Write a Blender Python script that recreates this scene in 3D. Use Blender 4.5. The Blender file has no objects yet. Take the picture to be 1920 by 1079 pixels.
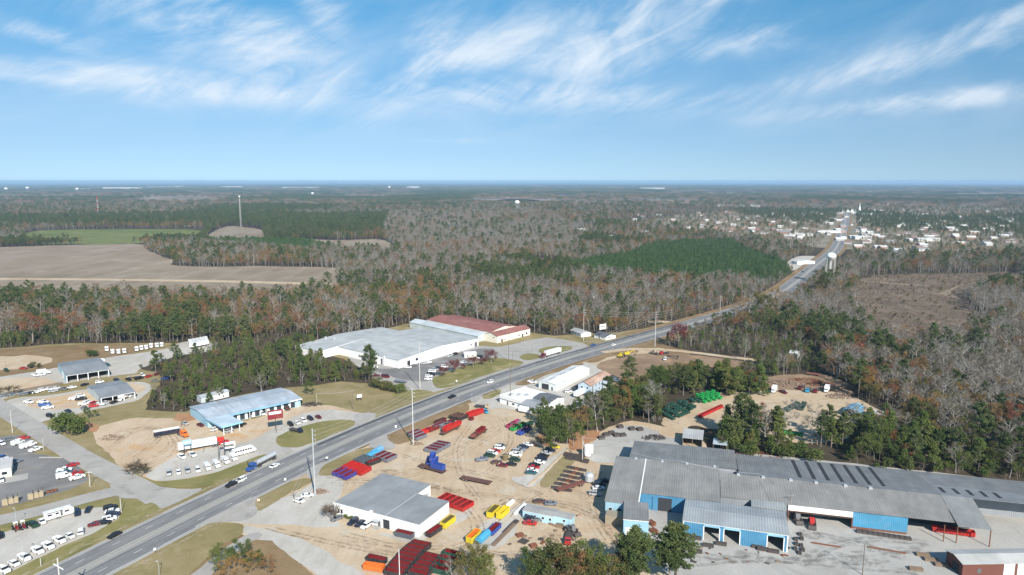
import bpy, math, random
import numpy as np
from mathutils import Vector, Matrix
R_ = math.radians
rng = np.random.default_rng(11)
random.seed(5)
S = bpy.context.scene
COL = S.collection
# ------------------------------------------------------------------ camera
IW, IH, FPX, HZ, CAMH = 1920.0, 1079.0, 1300.0, 340.0, 120.0
PITCH = math.atan((IH / 2 - HZ) / FPX)
cam = bpy.data.cameras.new('camera')
cam.sensor_width = 36.0
cam.lens = FPX / IW * 36.0
cam.clip_start = 1.0
cam.clip_end = 140000.0
camo = bpy.data.objects.new('camera', cam)
camo.location = (0, 0, CAMH)
camo.rotation_euler = (math.pi / 2 - PITCH, 0, 0)
COL.objects.link(camo)
S.camera = camo
# ------------------------------------------------------------------ sky, sun, exposure
SUN_AZ, SUN_EL = R_(159.3), R_(34.0)
sdir = Vector((math.sin(SUN_AZ) * math.cos(SUN_EL), math.cos(SUN_AZ) * math.cos(SUN_EL), math.sin(SUN_EL)))
sun = bpy.data.lights.new('sun', 'SUN')
sun.energy = 5.0
sun.angle = R_(0.53)
sun.color = (1.0, 0.945, 0.86)
suno = bpy.data.objects.new('sun', sun)
suno.rotation_euler = (-sdir).to_track_quat('-Z', 'Y').to_euler()
suno.location = (200, -400, 600)
COL.objects.link(suno)
W = bpy.data.worlds.new('World')
S.world = W
W.use_nodes = True


def world():
    nt = W.node_tree
    nt.nodes.clear()
    N, L = nt.nodes, nt.links
    def m(op, a, b=None, c=None):
        n = N.new('ShaderNodeMath'); n.operation = op
        for i, v in enumerate((a, b, c)):
            if v is None: continue
            if hasattr(v, 'node'): L.new(v, n.inputs[i])
            else: n.inputs[i].default_value = v
        return n.outputs[0]
    out = N.new('ShaderNodeOutputWorld'); bg = N.new('ShaderNodeBackground')
    sky = N.new('ShaderNodeTexSky'); sky.sky_type = 'NISHITA'; sky.sun_disc = False
    sky.sun_elevation = SUN_EL; sky.sun_rotation = SUN_AZ
    sky.altitude = 100; sky.air_density = 1.0; sky.dust_density = 0.15; sky.ozone_density = 3.0
    tc = N.new('ShaderNodeTexCoord')
    lift = N.new('ShaderNodeVectorMath'); lift.operation = 'MULTIPLY_ADD'; lift.inputs[1].default_value = (1, 1, 0.85); lift.inputs[2].default_value = (0, 0, 0.10)
    nrm = N.new('ShaderNodeVectorMath'); nrm.operation = 'NORMALIZE'
    L.new(tc.outputs['Generated'], lift.inputs[0]); L.new(lift.outputs[0], nrm.inputs[0]); L.new(nrm.outputs[0], sky.inputs[0])
    sep = N.new('ShaderNodeSeparateXYZ')
    L.new(tc.outputs['Generated'], sep.inputs[0])
    x, y, z = sep.outputs
    zz = m('MAXIMUM', m('ADD', z, 0.07), 0.02)
    u, v = m('DIVIDE', x, zz), m('DIVIDE', y, zz)
    def plane(ang, su, sv, off):
        c, s = math.cos(R_(ang)), math.sin(R_(ang))
        a = m('MULTIPLY', m('ADD', m('MULTIPLY', u, c), m('MULTIPLY', v, s)), su)
        b = m('MULTIPLY', m('SUBTRACT', m('MULTIPLY', v, c), m('MULTIPLY', u, s)), sv)
        k = N.new('ShaderNodeCombineXYZ'); L.new(a, k.inputs[0]); L.new(b, k.inputs[1]); k.inputs[2].default_value = off
        return k.outputs[0]
    def noise(vec, sc, det, ro, dist=0.0):
        n = N.new('ShaderNodeTexNoise'); n.inputs['Scale'].default_value = sc; n.inputs['Detail'].default_value = det
        n.inputs['Roughness'].default_value = ro; n.inputs['Distortion'].default_value = dist
        L.new(vec, n.inputs['Vector']); return n.outputs['Fac']
    def ramp(f, a, b):
        n = N.new('ShaderNodeMapRange'); n.interpolation_type = 'SMOOTHSTEP'
        n.inputs['From Min'].default_value = a; n.inputs['From Max'].default_value = b
        L.new(f, n.inputs['Value']); return n.outputs[0]
    big = noise(plane(12, 0.7, 0.9, 3.1), 0.62, 3, 0.5)
    def fibre(rot, su, sv, off):
        c, s = math.cos(R_(rot)), math.sin(R_(rot))
        k = N.new('ShaderNodeCombineXYZ')
        L.new(m('MULTIPLY', m('ADD', m('MULTIPLY', x, c), m('MULTIPLY', z, s)), su), k.inputs[0])
        L.new(m('ADD', m('MULTIPLY', y, su), off), k.inputs[1])
        L.new(m('MULTIPLY', m('SUBTRACT', m('MULTIPLY', z, c), m('MULTIPLY', x, s)), sv), k.inputs[2])
        return k.outputs[0]
    wisp = noise(fibre(16, 4.5, 11, 7.7), 1.0, 10, 0.58, 0.9)
    fine = noise(fibre(30, 8, 36, 1.7), 1.0, 10, 0.66, 1.0)
    # a few drifting banks of cirrus where the photograph has them, in world directions (azimuth, elevation)
    az = m('ARCTAN2', x, y)
    el = m('ARCSINE', z)
    def bank(a0, e0, ra, re, rot):
        c, s = math.cos(R_(rot)), math.sin(R_(rot))
        da, de = m('SUBTRACT', az, R_(a0)), m('SUBTRACT', el, R_(e0))
        p = m('DIVIDE', m('ADD', m('MULTIPLY', da, c), m('MULTIPLY', de, s)), R_(ra))
        q = m('DIVIDE', m('SUBTRACT', m('MULTIPLY', de, c), m('MULTIPLY', da, s)), R_(re))
        d = m('ADD', m('MULTIPLY', p, p), m('MULTIPLY', q, q))
        return m('POWER', 2.718, m('MULTIPLY', d, -1.0))
    banks = None
    for b in ((-27, 13.5, 10, 3.6, -14), (-34, 9.7, 6, 0.8, -10), (-19, 10.0, 9, 2.6, -30), (-15, 13.4, 3, 1.6, -50), (-6.5, 9.6, 3.4, 2.0, 62), (-2, 10.4, 8, 1.8, 18), (9, 11.2, 8.5, 3.4, 24), (15, 14.0, 7, 1.5, 10), (16.5, 10.2, 4.5, 1.0, 8),
              (30, 8.7, 9.5, 1.2, 12), (35, 10.4, 6, 0.9, 13), (-26, 6.8, 18, 1.1, -2), (2, 6.8, 16, 1.3, -3), (30, 5.4, 12, 0.7, 4)):
        k = bank(*b)
        banks = k if banks is None else m('MAXIMUM', banks, k)
    banks = m('MAXIMUM', banks, m('MULTIPLY', ramp(big, 0.60, 0.80), 0.75))
    tex = m('ADD', m('ADD', m('MULTIPLY', wisp, 1.45), m('MULTIPLY', fine, 1.25)), -0.76)
    dens = ramp(m('MULTIPLY', m('ADD', m('POWER', banks, 0.6), 0.10), tex), 0.20, 1.05)
    veil = m('MULTIPLY', ramp(m('ADD', m('MULTIPLY', big, 0.5), m('MULTIPLY', wisp, 0.6)), 0.38, 0.80), 0.24)
    fac = m('MINIMUM', m('ADD', m('MULTIPLY', dens, 0.62), veil), 0.92)
    fac = m('MULTIPLY', fac, ramp(z, 0.02, 0.11))
    tint = N.new('ShaderNodeMix'); tint.data_type = 'RGBA'; tint.blend_type = 'MULTIPLY'; tint.inputs['Factor'].default_value = 1.0
    L.new(sky.outputs[0], tint.inputs[6])
    tg = N.new('ShaderNodeMix'); tg.data_type = 'RGBA'; L.new(ramp(z, 0.0, 0.30), tg.inputs['Factor']); tg.inputs[6].default_value = SKYLOW; tg.inputs[7].default_value = SKYTINT; L.new(tg.outputs[2], tint.inputs[7])
    mix = N.new('ShaderNodeMix'); mix.data_type = 'RGBA'
    L.new(fac, mix.inputs['Factor']); L.new(tint.outputs[2], mix.inputs[6]); mix.inputs[7].default_value = CLOUD
    L.new(mix.outputs[2], bg.inputs['Color']); bg.inputs['Strength'].default_value = 0.082
    L.new(bg.outputs[0], out.inputs['Surface'])


SKYLOW = (0.92, 0.94, 0.95, 1)
SKYTINT = (0.42, 1.02, 1.13, 1)
CLOUD = (7.4, 8.0, 8.6, 1)
world()
V = S.view_settings
V.view_transform = 'Standard'; V.look = 'None'; V.exposure = 0.55; V.gamma = 1.0
S.display_settings.display_device = 'sRGB'
S.render.engine = 'CYCLES'
S.cycles.max_bounces = 5
S.cycles.diffuse_bounces = 2
S.cycles.glossy_bounces = 2
S.cycles.transmission_bounces = 2
S.cycles.volume_bounces = 0
S.cycles.transparent_max_bounces = 24
S.cycles.use_denoising = True
S.cycles.caustics_reflective = False
S.cycles.caustics_refractive = False


# ------------------------------------------------------------------ pixel -> place on the ground (or at height z)
def P(px, py, z=0.0):
    x = (px - IW / 2) / FPX; y = -(py - IH / 2) / FPX
    c, s = math.cos(PITCH), math.sin(PITCH)
    d = (x, c + y * s, -s + y * c); t = (z - CAMH) / d[2]
    return np.array([d[0] * t, d[1] * t])


def PP(pts, z=0.0):
    return np.array([P(a, b, z) for a, b in pts])


def hgt(px, py, top):
    """height of an upright thing whose foot is at (px, py) and whose top reaches picture row top"""
    g = P(px, py); y = -(top - IH / 2) / FPX
    c, s = math.cos(PITCH), math.sin(PITCH)
    return CAMH + g[1] * (-s + y * c) / (c + y * s)
# ------------------------------------------------------------------ materials
MATS = {}


class NT:
    """small wrapper to write node trees shortly"""
    def __init__(self, name, rough=0.9, spec=0.2, metal=0.0):
        self.mat = bpy.data.materials.new(name); self.mat.use_nodes = True
        self.t = self.mat.node_tree; self.N, self.L = self.t.nodes, self.t.links
        self.b = self.N['Principled BSDF']
        self.b.inputs['Roughness'].default_value = rough
        self.b.inputs['Specular IOR Level'].default_value = spec
        self.b.inputs['Metallic'].default_value = metal
        MATS[name] = self.mat
    def pos(self, kind='geo'):
        if kind == 'geo':
            return self.N.new('ShaderNodeNewGeometry').outputs['Position']
        return self.N.new('ShaderNodeTexCoord').outputs[kind]
    def map(self, vec, sc=(1, 1, 1), rot=(0, 0, 0)):
        n = self.N.new('ShaderNodeMapping'); n.inputs['Scale'].default_value = sc; n.inputs['Rotation'].default_value = rot
        self.L.new(vec, n.inputs['Vector']); return n.outputs[0]
    def noise(self, vec, sc, det=4, ro=0.55, dist=0.0):
        n = self.N.new('ShaderNodeTexNoise'); n.inputs['Scale'].default_value = sc; n.inputs['Detail'].default_value = det
        n.inputs['Roughness'].default_value = ro; n.inputs['Distortion'].default_value = dist
        self.L.new(vec, n.inputs['Vector']); return n.outputs['Fac']
    def wave(self, vec, sc, dist=0.0, axis='X', det=2.0):
        n = self.N.new('ShaderNodeTexWave'); n.bands_direction = axis; n.inputs['Scale'].default_value = sc
        n.inputs['Distortion'].default_value = dist; n.inputs['Detail'].default_value = det
        self.L.new(vec, n.inputs['Vector']); return n.outputs['Fac']
    def range(self, f, a, b, c=0.0, d=1.0):
        n = self.N.new('ShaderNodeMapRange'); n.inputs['From Min'].default_value = a; n.inputs['From Max'].default_value = b
        n.inputs['To Min'].default_value = c; n.inputs['To Max'].default_value = d
        self.L.new(f, n.inputs['Value']); return n.outputs[0]
    def math(self, op, a, b):
        n = self.N.new('ShaderNodeMath'); n.operation = op
        for i, v in enumerate((a, b)):
            if hasattr(v, 'node'): self.L.new(v, n.inputs[i])
            else: n.inputs[i].default_value = v
        return n.outputs[0]
    def mix(self, f, a, b, mode='MIX'):
        n = self.N.new('ShaderNodeMix'); n.data_type = 'RGBA'; n.blend_type = mode
        for s, v in ((0, f), (6, a), (7, b)):
            if hasattr(v, 'node'): self.L.new(v, n.inputs[s])
            elif s == 0: n.inputs[0].default_value = v
            else: n.inputs[s].default_value = (*v[:3], 1)
        return n.outputs[2]
    def ramp(self, f, stops):
        n = self.N.new('ShaderNodeValToRGB'); e = n.color_ramp.elements
        while len(e) < len(stops): e.new(0.5)
        for k, (p, c) in zip(e, stops): k.position = p; k.color = (*c, 1)
        self.L.new(f, n.inputs[0]); return n.outputs[0]
    def info(self, what):
        return self.N.new('ShaderNodeObjectInfo').outputs[what]
    def color(self, c):
        if hasattr(c, 'node'): self.L.new(c, self.b.inputs['Base Color'])
        else: self.b.inputs['Base Color'].default_value = (*c[:3], 1)
        return self
    def bump(self, f, dist=0.05, st=1.0):
        n = self.N.new('ShaderNodeBump'); n.inputs['Distance'].default_value = dist; n.inputs['Strength'].default_value = st
        self.L.new(f, n.inputs['Height']); self.L.new(n.outputs[0], self.b.inputs['Normal']); return self


def ground_mat(name, cols, big=0.02, mid=0.15, fine=1.2, rough=0.95, streak=None):
    """cols: dark, base, light, patch"""
    t = NT(name, rough, 0.1)
    p = t.pos()
    a = t.noise(p, big, 5, 0.6, 0.6); b = t.noise(p, mid, 5, 0.6, 0.3); c = t.noise(p, fine, 4, 0.6)
    k = t.ramp(t.math('ADD', t.math('MULTIPLY', a, 0.55), t.math('MULTIPLY', b, 0.45)), [(0.30, cols[0]), (0.48, cols[1]), (0.66, cols[2])])
    k = t.mix(t.range(t.noise(p, mid * 0.6, 6, 0.65, 1.0), 0.56, 0.68, 0, 0.85), k, cols[3])
    if streak:
        w = t.noise(t.map(p, streak[1], (0, 0, R_(streak[0]))), 1.0, 4, 0.6, 0.6)
        k = t.mix(t.range(w, 0.45, 0.7, 0, streak[2]), k, streak[3])
    k = t.mix(t.range(c, 0.25, 0.75, 0.22, 0.0), k, (0.02, 0.02, 0.015), 'MULTIPLY')
    t.color(k); t.bump(c, 0.08, 0.6)
    return t.mat


ground_mat('forest_floor', [(0.045, 0.036, 0.025), (0.072, 0.057, 0.038), (0.10, 0.08, 0.054), (0.058, 0.058, 0.03)])
ground_mat('grass', [(0.185, 0.165, 0.065), (0.27, 0.22, 0.105), (0.35, 0.28, 0.155), (0.38, 0.31, 0.19)], 0.03, 0.12, 1.5)
ground_mat('green_grass', [(0.15, 0.155, 0.05), (0.225, 0.205, 0.08), (0.30, 0.25, 0.11), (0.37, 0.31, 0.17)], 0.04, 0.12, 1.5)
ground_mat('dry_grass', [(0.17, 0.12, 0.065), (0.25, 0.175, 0.095), (0.33, 0.235, 0.14), (0.26, 0.14, 0.06)], 0.03, 0.1, 1.3)
ground_mat('sand', [(0.42, 0.295, 0.18), (0.525, 0.405, 0.275), (0.60, 0.49, 0.365), (0.555, 0.49, 0.395)], 0.014, 0.10, 1.0, 0.95, (25, (0.35, 0.03, 1), 0.35, (0.40, 0.30, 0.20)))
ground_mat('tan_dirt', [(0.47, 0.34, 0.22), (0.56, 0.43, 0.30), (0.62, 0.51, 0.38), (0.56, 0.33, 0.14)], 0.02, 0.07, 1.0, 0.95, (-30, (0.3, 0.04, 1), 0.35, (0.40, 0.29, 0.19)))
ground_mat('gravel', [(0.42, 0.39, 0.34), (0.50, 0.47, 0.42), (0.57, 0.545, 0.50), (0.47, 0.41, 0.33)], 0.03, 0.12, 2.0, 0.95, (20, (0.3, 0.05, 1), 0.4, (0.36, 0.335, 0.30)))
ground_mat('concrete', [(0.35, 0.335, 0.31), (0.43, 0.415, 0.385), (0.51, 0.495, 0.46), (0.30, 0.285, 0.265)], 0.02, 0.06, 1.5, 0.85, (100, (0.2, 0.03, 1), 0.4, (0.40, 0.385, 0.36)))
ground_mat('old_asphalt', [(0.155, 0.15, 0.145), (0.21, 0.205, 0.20), (0.28, 0.27, 0.26), (0.36, 0.32, 0.27)], 0.03, 0.1, 2.0, 0.9)
ground_mat('grey_paving', [(0.33, 0.31, 0.285), (0.40, 0.38, 0.35), (0.46, 0.44, 0.405), (0.30, 0.28, 0.26)], 0.04, 0.15, 2.0, 0.9)
ground_mat('red_clay', [(0.30, 0.15, 0.075), (0.40, 0.21, 0.11), (0.48, 0.29, 0.17), (0.27, 0.17, 0.10)], 0.03, 0.12, 1.5)
ground_mat('brown_soil', [(0.20, 0.135, 0.085), (0.28, 0.19, 0.125), (0.36, 0.26, 0.175), (0.42, 0.28, 0.16)], 0.03, 0.1, 1.5)
ground_mat('field_soil', [(0.205, 0.16, 0.112), (0.275, 0.22, 0.158), (0.34, 0.28, 0.21), (0.41, 0.345, 0.265)], 0.006, 0.02, 0.3, 0.95, (80, (0.05, 0.006, 1), 0.6, (0.38, 0.315, 0.26)))
ground_mat('meadow', [(0.10, 0.135, 0.04), (0.155, 0.185, 0.06), (0.22, 0.235, 0.085), (0.27, 0.235, 0.12)], 0.008, 0.03, 0.3)
ground_mat('clearcut', [(0.10, 0.072, 0.052), (0.18, 0.132, 0.095), (0.27, 0.205, 0.15), (0.28, 0.235, 0.15)], 0.03, 0.12, 0.5, 0.95, (80, (0.12, 0.02, 1), 0.5, (0.10, 0.075, 0.06)))


ground_mat('town_soil', [(0.16, 0.14, 0.09), (0.24, 0.205, 0.14), (0.34, 0.30, 0.235), (0.42, 0.40, 0.36)], .006, .02, .2)
ground_mat('clear_track', [(0.24, 0.18, 0.125), (0.31, 0.24, 0.17), (0.37, 0.295, 0.215), (0.20, 0.155, 0.11)], .05, .2, 1)


def road_mat():
    t = NT('highway_asphalt', 0.85, 0.25)
    uv = t.pos('UV')
    sep = t.N.new('ShaderNodeSeparateXYZ'); t.L.new(uv, sep.inputs[0])
    lat = sep.outputs[0]
    a = t.noise(t.map(uv, (0.9, 0.02, 1)), 1.0, 5, 0.6)
    b = t.noise(t.map(uv, (0.25, 0.05, 1)), 1.0, 5, 0.65, 0.5)
    k = t.ramp(t.math('ADD', t.math('MULTIPLY', a, 0.5), t.math('MULTIPLY', b, 0.5)), [(0.33, (0.135, 0.132, 0.135)), (0.5, (0.21, 0.207, 0.205)), (0.66, (0.31, 0.30, 0.29))])
    # the middle turn lane is dusty and pale
    mid = t.range(t.math('ABSOLUTE', lat, 0), 1.6, 2.3, 0.62, 0.0)
    k = t.mix(mid, k, (0.45, 0.425, 0.37))
    cr = t.noise(t.map(uv, (0.8, 0.8, 1)), 1.0, 8, 0.75, 2.0)
    k = t.mix(t.range(t.math('ABSOLUTE', t.math('SUBTRACT', cr, 0.5), 0), 0.0, 0.014, 0.75, 0.0), k, (0.05, 0.05, 0.055))
    wl = t.math('ABSOLUTE', t.math('SUBTRACT', t.math('MODULO', t.math('ADD', lat, 40.0 + 1.83), 1.83), 0.915), 0)
    k = t.mix(t.math('MULTIPLY', t.range(wl, 0.15, 0.5, 0.5, 0.0), t.range(b, 0.35, 0.65, 0.2, 1)), k, (0.15, 0.147, 0.15))
    t.color(k)


road_mat()


def plain(name, c, rough=0.7, spec=0.3, metal=0.0, dirt=0.35, sc=0.6):
    t = NT(name, rough, spec, metal)
    n = t.noise(t.pos(), sc, 5, 0.6)
    dk = tuple(x * 0.55 + 0.02 for x in c)
    t.color(t.mix(t.range(n, 0.42, 0.75, 0, dirt), c, dk)); return t.mat


def tinted(name, rough=0.45, spec=0.4, metal=0.0, dirt=0.3, sc=0.9, dcol=(0.22, 0.17, 0.12)):
    """takes the object's own colour"""
    t = NT(name, rough, spec, metal)
    n = t.noise(t.pos(), sc, 5, 0.65)
    t.color(t.mix(t.range(n, 0.45, 0.8, 0, dirt), t.info('Color'), dcol)); return t.mat


def sheet(name, axis, c=None, rough=0.45, period=0.9, wear=(0.5, 0.47, 0.42), wamt=0.4, metal=0.0, patch=None):
    """ribbed sheet metal; ribs run along the other axis than `axis` in the part's own space"""
    t = NT(name, rough, 0.35, metal)
    o = t.pos('Object')
    base = c if c else t.info('Color')
    st = t.map(o, (0.05, 0.5, 0.5) if axis == 'Y' else (0.5, 0.05, 0.5))
    n = t.noise(st, 1.0, 6, 0.65, 0.4)
    k = t.mix(t.range(n, 0.42, 0.72, 0, wamt), base, wear)
    n2 = t.noise(o, 0.12, 5, 0.6)
    k = t.mix(t.range(n2, 0.35, 0.7, 0.28, 0.0), k, (0.05, 0.05, 0.05), 'MULTIPLY')
    w = t.wave(o, 0.5 / period * 0.628, 0.0, axis, 0)
    k = t.mix(t.range(w, 0.0, 0.25, 0.12, 0.0), k, (0.03, 0.03, 0.03))
    if patch:
        k = t.mix(t.range(t.noise(t.map(o, patch[0]), 1.0, 6, 0.7), patch[2], patch[2] + 0.1, 0, 0.9), k, patch[1])
    t.color(k); t.bump(w, 0.06, 0.7); return t.mat


sheet('roof_x', 'X', wamt=.22); sheet('roof_y', 'Y', wamt=.22); sheet('wall_sheet', 'X', None, 0.5, 0.6, (0.42, 0.42, 0.42), 0.14)
sheet('roof_rust', 'X', (0.42, 0.24, 0.16), 0.7, 0.6, (0.62, 0.52, 0.44), 0.9)
sheet('roof_red', 'X', (0.30, 0.115, 0.095), 0.7, 0.6, (0.42, 0.27, 0.23), 0.5)
sheet('roof_old_blue', 'X', (0.42, 0.49, 0.56), 0.55, 0.9, (0.62, 0.66, 0.70), 0.7, 0, ((0.25, 0.03, 0.2), (0.30, 0.29, 0.29), 0.56))
sheet('roof_white_patched', 'X', (0.47, 0.485, 0.48), 0.6, 1.2, (0.62, 0.63, 0.62), 0.45, 0, ((0.12, 0.03, 0.2), (0.68, 0.69, 0.68), 0.62))
tinted('paint', 0.32, 0.5, 0.0, 0.12, 0.8)
tinted('work_paint', 0.6, 0.3, 0.0, 0.5, 0.9, (0.22, 0.13, 0.09))
tinted('bin_inside', 0.7, 0.2, 0.0, 0.4, 0.6, (0.12, 0.07, 0.05))
tinted('wall_paint', 0.75, 0.2, 0.0, 0.22, 0.25, (0.42, 0.38, 0.32))
plain('glass_dark', (0.018, 0.022, 0.028), 0.12, 0.6, 0, 0.0)
plain('tyre', (0.022, 0.022, 0.023), 0.85, 0.2, 0, 0.2)
plain('rim_metal', (0.42, 0.42, 0.43), 0.35, 0.5, 0.6, 0.2)
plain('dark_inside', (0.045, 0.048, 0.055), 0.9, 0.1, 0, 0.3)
plain('steel_dark', (0.09, 0.075, 0.07), 0.7, 0.3, 0.2, 0.5)
plain('rust', (0.21, 0.085, 0.05), 0.85, 0.15, 0, 0.6, 0.9)
plain('galvanised', (0.52, 0.54, 0.56), 0.45, 0.5, 0.3, 0.3)
plain('wood_pole', (0.19, 0.155, 0.125), 0.9, 0.1, 0, 0.4)
plain('pale_pole', (0.56, 0.545, 0.52), 0.7, 0.25, 0, 0.25)
plain('white_paint', (0.80, 0.80, 0.78), 0.6, 0.3, 0, 0.18)
plain('line_paint', (0.72, 0.71, 0.68), 0.75, 0.2, 0, 0.5, 0.8)
plain('brick_red', (0.16, 0.066, 0.05), 0.9, 0.15, 0, 0.35, 0.5)
plain('plank_wood', (0.22, 0.16, 0.115), 0.9, 0.1, 0, 0.5)
plain('light_glass', (0.12, 0.123, 0.127), 0.35, 0.5, 0, 0.2)
plain('rubble', (0.30, 0.22, 0.165), 0.95, 0.1, 0, 0.6, 1.0)
plain('mast_red', (0.6, 0.03, 0.02), 0.4, 0.4, 0, 0.0)  # plain red paint of the radio mast sections
plain('black_rubber', (0.03, 0.03, 0.03), 0.8, 0.2, 0, 0.1)


def leaf_mat(name, stops, vary=0.25):
    t = NT(name, 0.75, 0.15)
    r = t.info('Random')
    k = t.ramp(r, stops)
    n = t.noise(t.pos(), 0.8, 3, 0.6)
    k = t.mix(t.range(n, 0.3, 0.7, 0.5 * vary * 2, 0.0), k, (0.25, 0.25, 0.22), 'MULTIPLY')
    t.color(k)
    tr = t.N.new('ShaderNodeBsdfTranslucent'); ad = t.N.new('ShaderNodeMixShader'); ad.inputs[0].default_value = 0.30
    t.L.new(k, tr.inputs[0]); t.L.new(t.b.outputs[0], ad.inputs[1]); t.L.new(tr.outputs[0], ad.inputs[2])
    t.L.new(ad.outputs[0], t.N['Material Output'].inputs[0])
    return t.mat


leaf_mat('pine_needles', [(0.0, (0.085, 0.122, 0.042)), (0.5, (0.118, 0.156, 0.052)), (1.0, (0.155, 0.18, 0.066))])
leaf_mat('bushy_needles', [(0.0, (0.115, 0.17, 0.044)), (0.5, (0.155, 0.20, 0.054)), (1.0, (0.195, 0.215, 0.064))])
leaf_mat('young_pine_needles', [(0.0, (0.068, 0.132, 0.040)), (0.5, (0.095, 0.17, 0.052)), (1.0, (0.125, 0.195, 0.064))])
leaf_mat('russet_leaves', [(0.0, (0.28, 0.10, 0.050)), (0.3, (0.30, 0.165, 0.072)), (0.55, (0.32, 0.21, 0.092)), (0.8, (0.36, 0.215, 0.06)), (1.0, (0.23, 0.18, 0.075))])
leaf_mat('olive_leaves', [(0.0, (0.105, 0.115, 0.040)), (0.5, (0.155, 0.150, 0.050)), (1.0, (0.20, 0.175, 0.055))])
leaf_mat('green_leaves', [(0.0, (0.085, 0.125, 0.034)), (0.5, (0.125, 0.165, 0.044)), (1.0, (0.17, 0.195, 0.054))])
leaf_mat('yellow_leaves', [(0.0, (0.26, 0.22, 0.035)), (1.0, (0.20, 0.21, 0.04))])
leaf_mat('wine_leaves', [(0.0, (0.165, 0.045, 0.045)), (1.0, (0.22, 0.075, 0.06))])
leaf_mat('bare_twigs', [(0.0, (0.165, 0.132, 0.095)), (0.25, (0.225, 0.19, 0.14)), (0.5, (0.28, 0.253, 0.205)), (0.75, (0.36, 0.342, 0.302)), (1.0, (0.235, 0.165, 0.11))], 0.3)
leaf_mat('thicket_twigs', [(0.0, (0.12, 0.09, 0.06)), (0.5, (0.17, 0.13, 0.09)), (1.0, (0.15, 0.135, 0.07))], .3)
plain('bark', (0.24, 0.205, 0.175), 0.95, 0.1, 0, 0.4, 0.8)
plain('pale_bark', (0.46, 0.435, 0.40), 0.9, 0.1, 0, 0.35, 0.8)


# ------------------------------------------------------------------ mesh helper
class MB:
    def __init__(self): self.v, self.f, self.m = [], [], []
    def add(self, vs, fs, mi=0):
        o = len(self.v); self.v += [tuple(map(float, p)) for p in vs]
        self.f += [tuple(i + o for i in f) for f in fs]; self.m += [mi] * len(fs); return self
    def box(self, a, b, mi=0):
        x0, y0, z0 = a; x1, y1, z1 = b
        return self.add([(x0, y0, z0), (x1, y0, z0), (x1, y1, z0), (x0, y1, z0), (x0, y0, z1), (x1, y0, z1), (x1, y1, z1), (x0, y1, z1)],
                        [(0, 3, 2, 1), (4, 5, 6, 7), (0, 1, 5, 4), (1, 2, 6, 5), (2, 3, 7, 6), (3, 0, 4, 7)], mi)
    def prism(self, prof, x0, x1, mi=0, axis='x'):
        """extrude a closed (a, z) profile between x0 and x1; axis x: profile lies in y-z, axis y: in x-z"""
        n = len(prof)
        p = (lambda t, q: (t, q[0], q[1])) if axis == 'x' else (lambda t, q: (q[0], t, q[1]))
        self.add([p(x0, q) for q in prof] + [p(x1, q) for q in prof],
                 [tuple(range(n))[::-1], tuple(range(n, 2 * n))] + [(i, (i + 1) % n, n + (i + 1) % n, n + i) for i in range(n)], mi)
        return self
    def tube(self, a, b, r0, r1=None, n=6, mi=0, cap=True):
        a, b = Vector(a), Vector(b); r1 = r0 if r1 is None else r1
        d = (b - a).normalized(); u = d.orthogonal().normalized(); w = d.cross(u)
        vs = []
        for c, r in ((a, r0), (b, r1)):
            for i in range(n):
                t = 2 * math.pi * i / n; vs.append(c + u * (r * math.cos(t)) + w * (r * math.sin(t)))
        fs = [(i, (i + 1) % n, n + (i + 1) % n, n + i) for i in range(n)]
        if cap: fs += [tuple(range(n))[::-1], tuple(range(n, 2 * n))]
        return self.add(vs, fs, mi)
    def lathe(self, prof, n=16, mi=0, c=(0, 0)):
        vs = []
        for r, z in prof:
            for i in range(n):
                t = 2 * math.pi * i / n; vs.append((c[0] + r * math.cos(t), c[1] + r * math.sin(t), z))
        fs = [(k * n + i, k * n + (i + 1) % n, (k + 1) * n + (i + 1) % n, (k + 1) * n + i) for k in range(len(prof) - 1) for i in range(n)]
        fs += [tuple(range(n))[::-1], tuple((len(prof) - 1) * n + i for i in range(n))]
        return self.add(vs, fs, mi)
    def mesh(self, name, mats):
        me = bpy.data.meshes.new(name); me.from_pydata(self.v, [], self.f)
        for k in ([mats] if isinstance(mats, str) else mats): me.materials.append(MATS[k])
        me.polygons.foreach_set('material_index', self.m); me.update(); return me
    def build(self, name, mats, parent=None, color=None):
        return put(name, self.mesh(name, mats), parent, color)


def put(name, me, parent=None, color=None, loc=None, rz=None):
    o = bpy.data.objects.new(name, me); COL.objects.link(o)
    if parent is not None: o.parent = parent
    if color is not None: o.color = (*color[:3], 1)
    if loc is not None: o.location = loc
    if rz is not None: o.rotation_euler = (0, 0, rz)
    return o


def tag(o, label, cat, group=None):
    o['label'] = label; o['category'] = cat
    if group: o['group'] = group
    return o


def empty(name, xy, rz=0.0, label=None, cat=None, group=None, z=0.07):
    o = bpy.data.objects.new(name, None); COL.objects.link(o)
    o.location = (float(xy[0]), float(xy[1]), z); o.rotation_euler = (0, 0, float(rz)); o.empty_display_size = 0.5
    if label: tag(o, label, cat, group)
    return o


# value noise for layout
def vnoise(x, y, sc, seed=0):
    r = np.random.default_rng(seed).random((256, 256))
    x = np.asarray(x) / sc + 1000.0; y = np.asarray(y) / sc + 1000.0
    xi, yi = np.floor(x).astype(int), np.floor(y).astype(int); fx, fy = x - xi, y - yi
    fx = fx * fx * (3 - 2 * fx); fy = fy * fy * (3 - 2 * fy)
    g = lambda a, b: r[a % 256, b % 256]
    return (g(xi, yi) * (1 - fx) + g(xi + 1, yi) * fx) * (1 - fy) + (g(xi, yi + 1) * (1 - fx) + g(xi + 1, yi + 1) * fx) * fy


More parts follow.
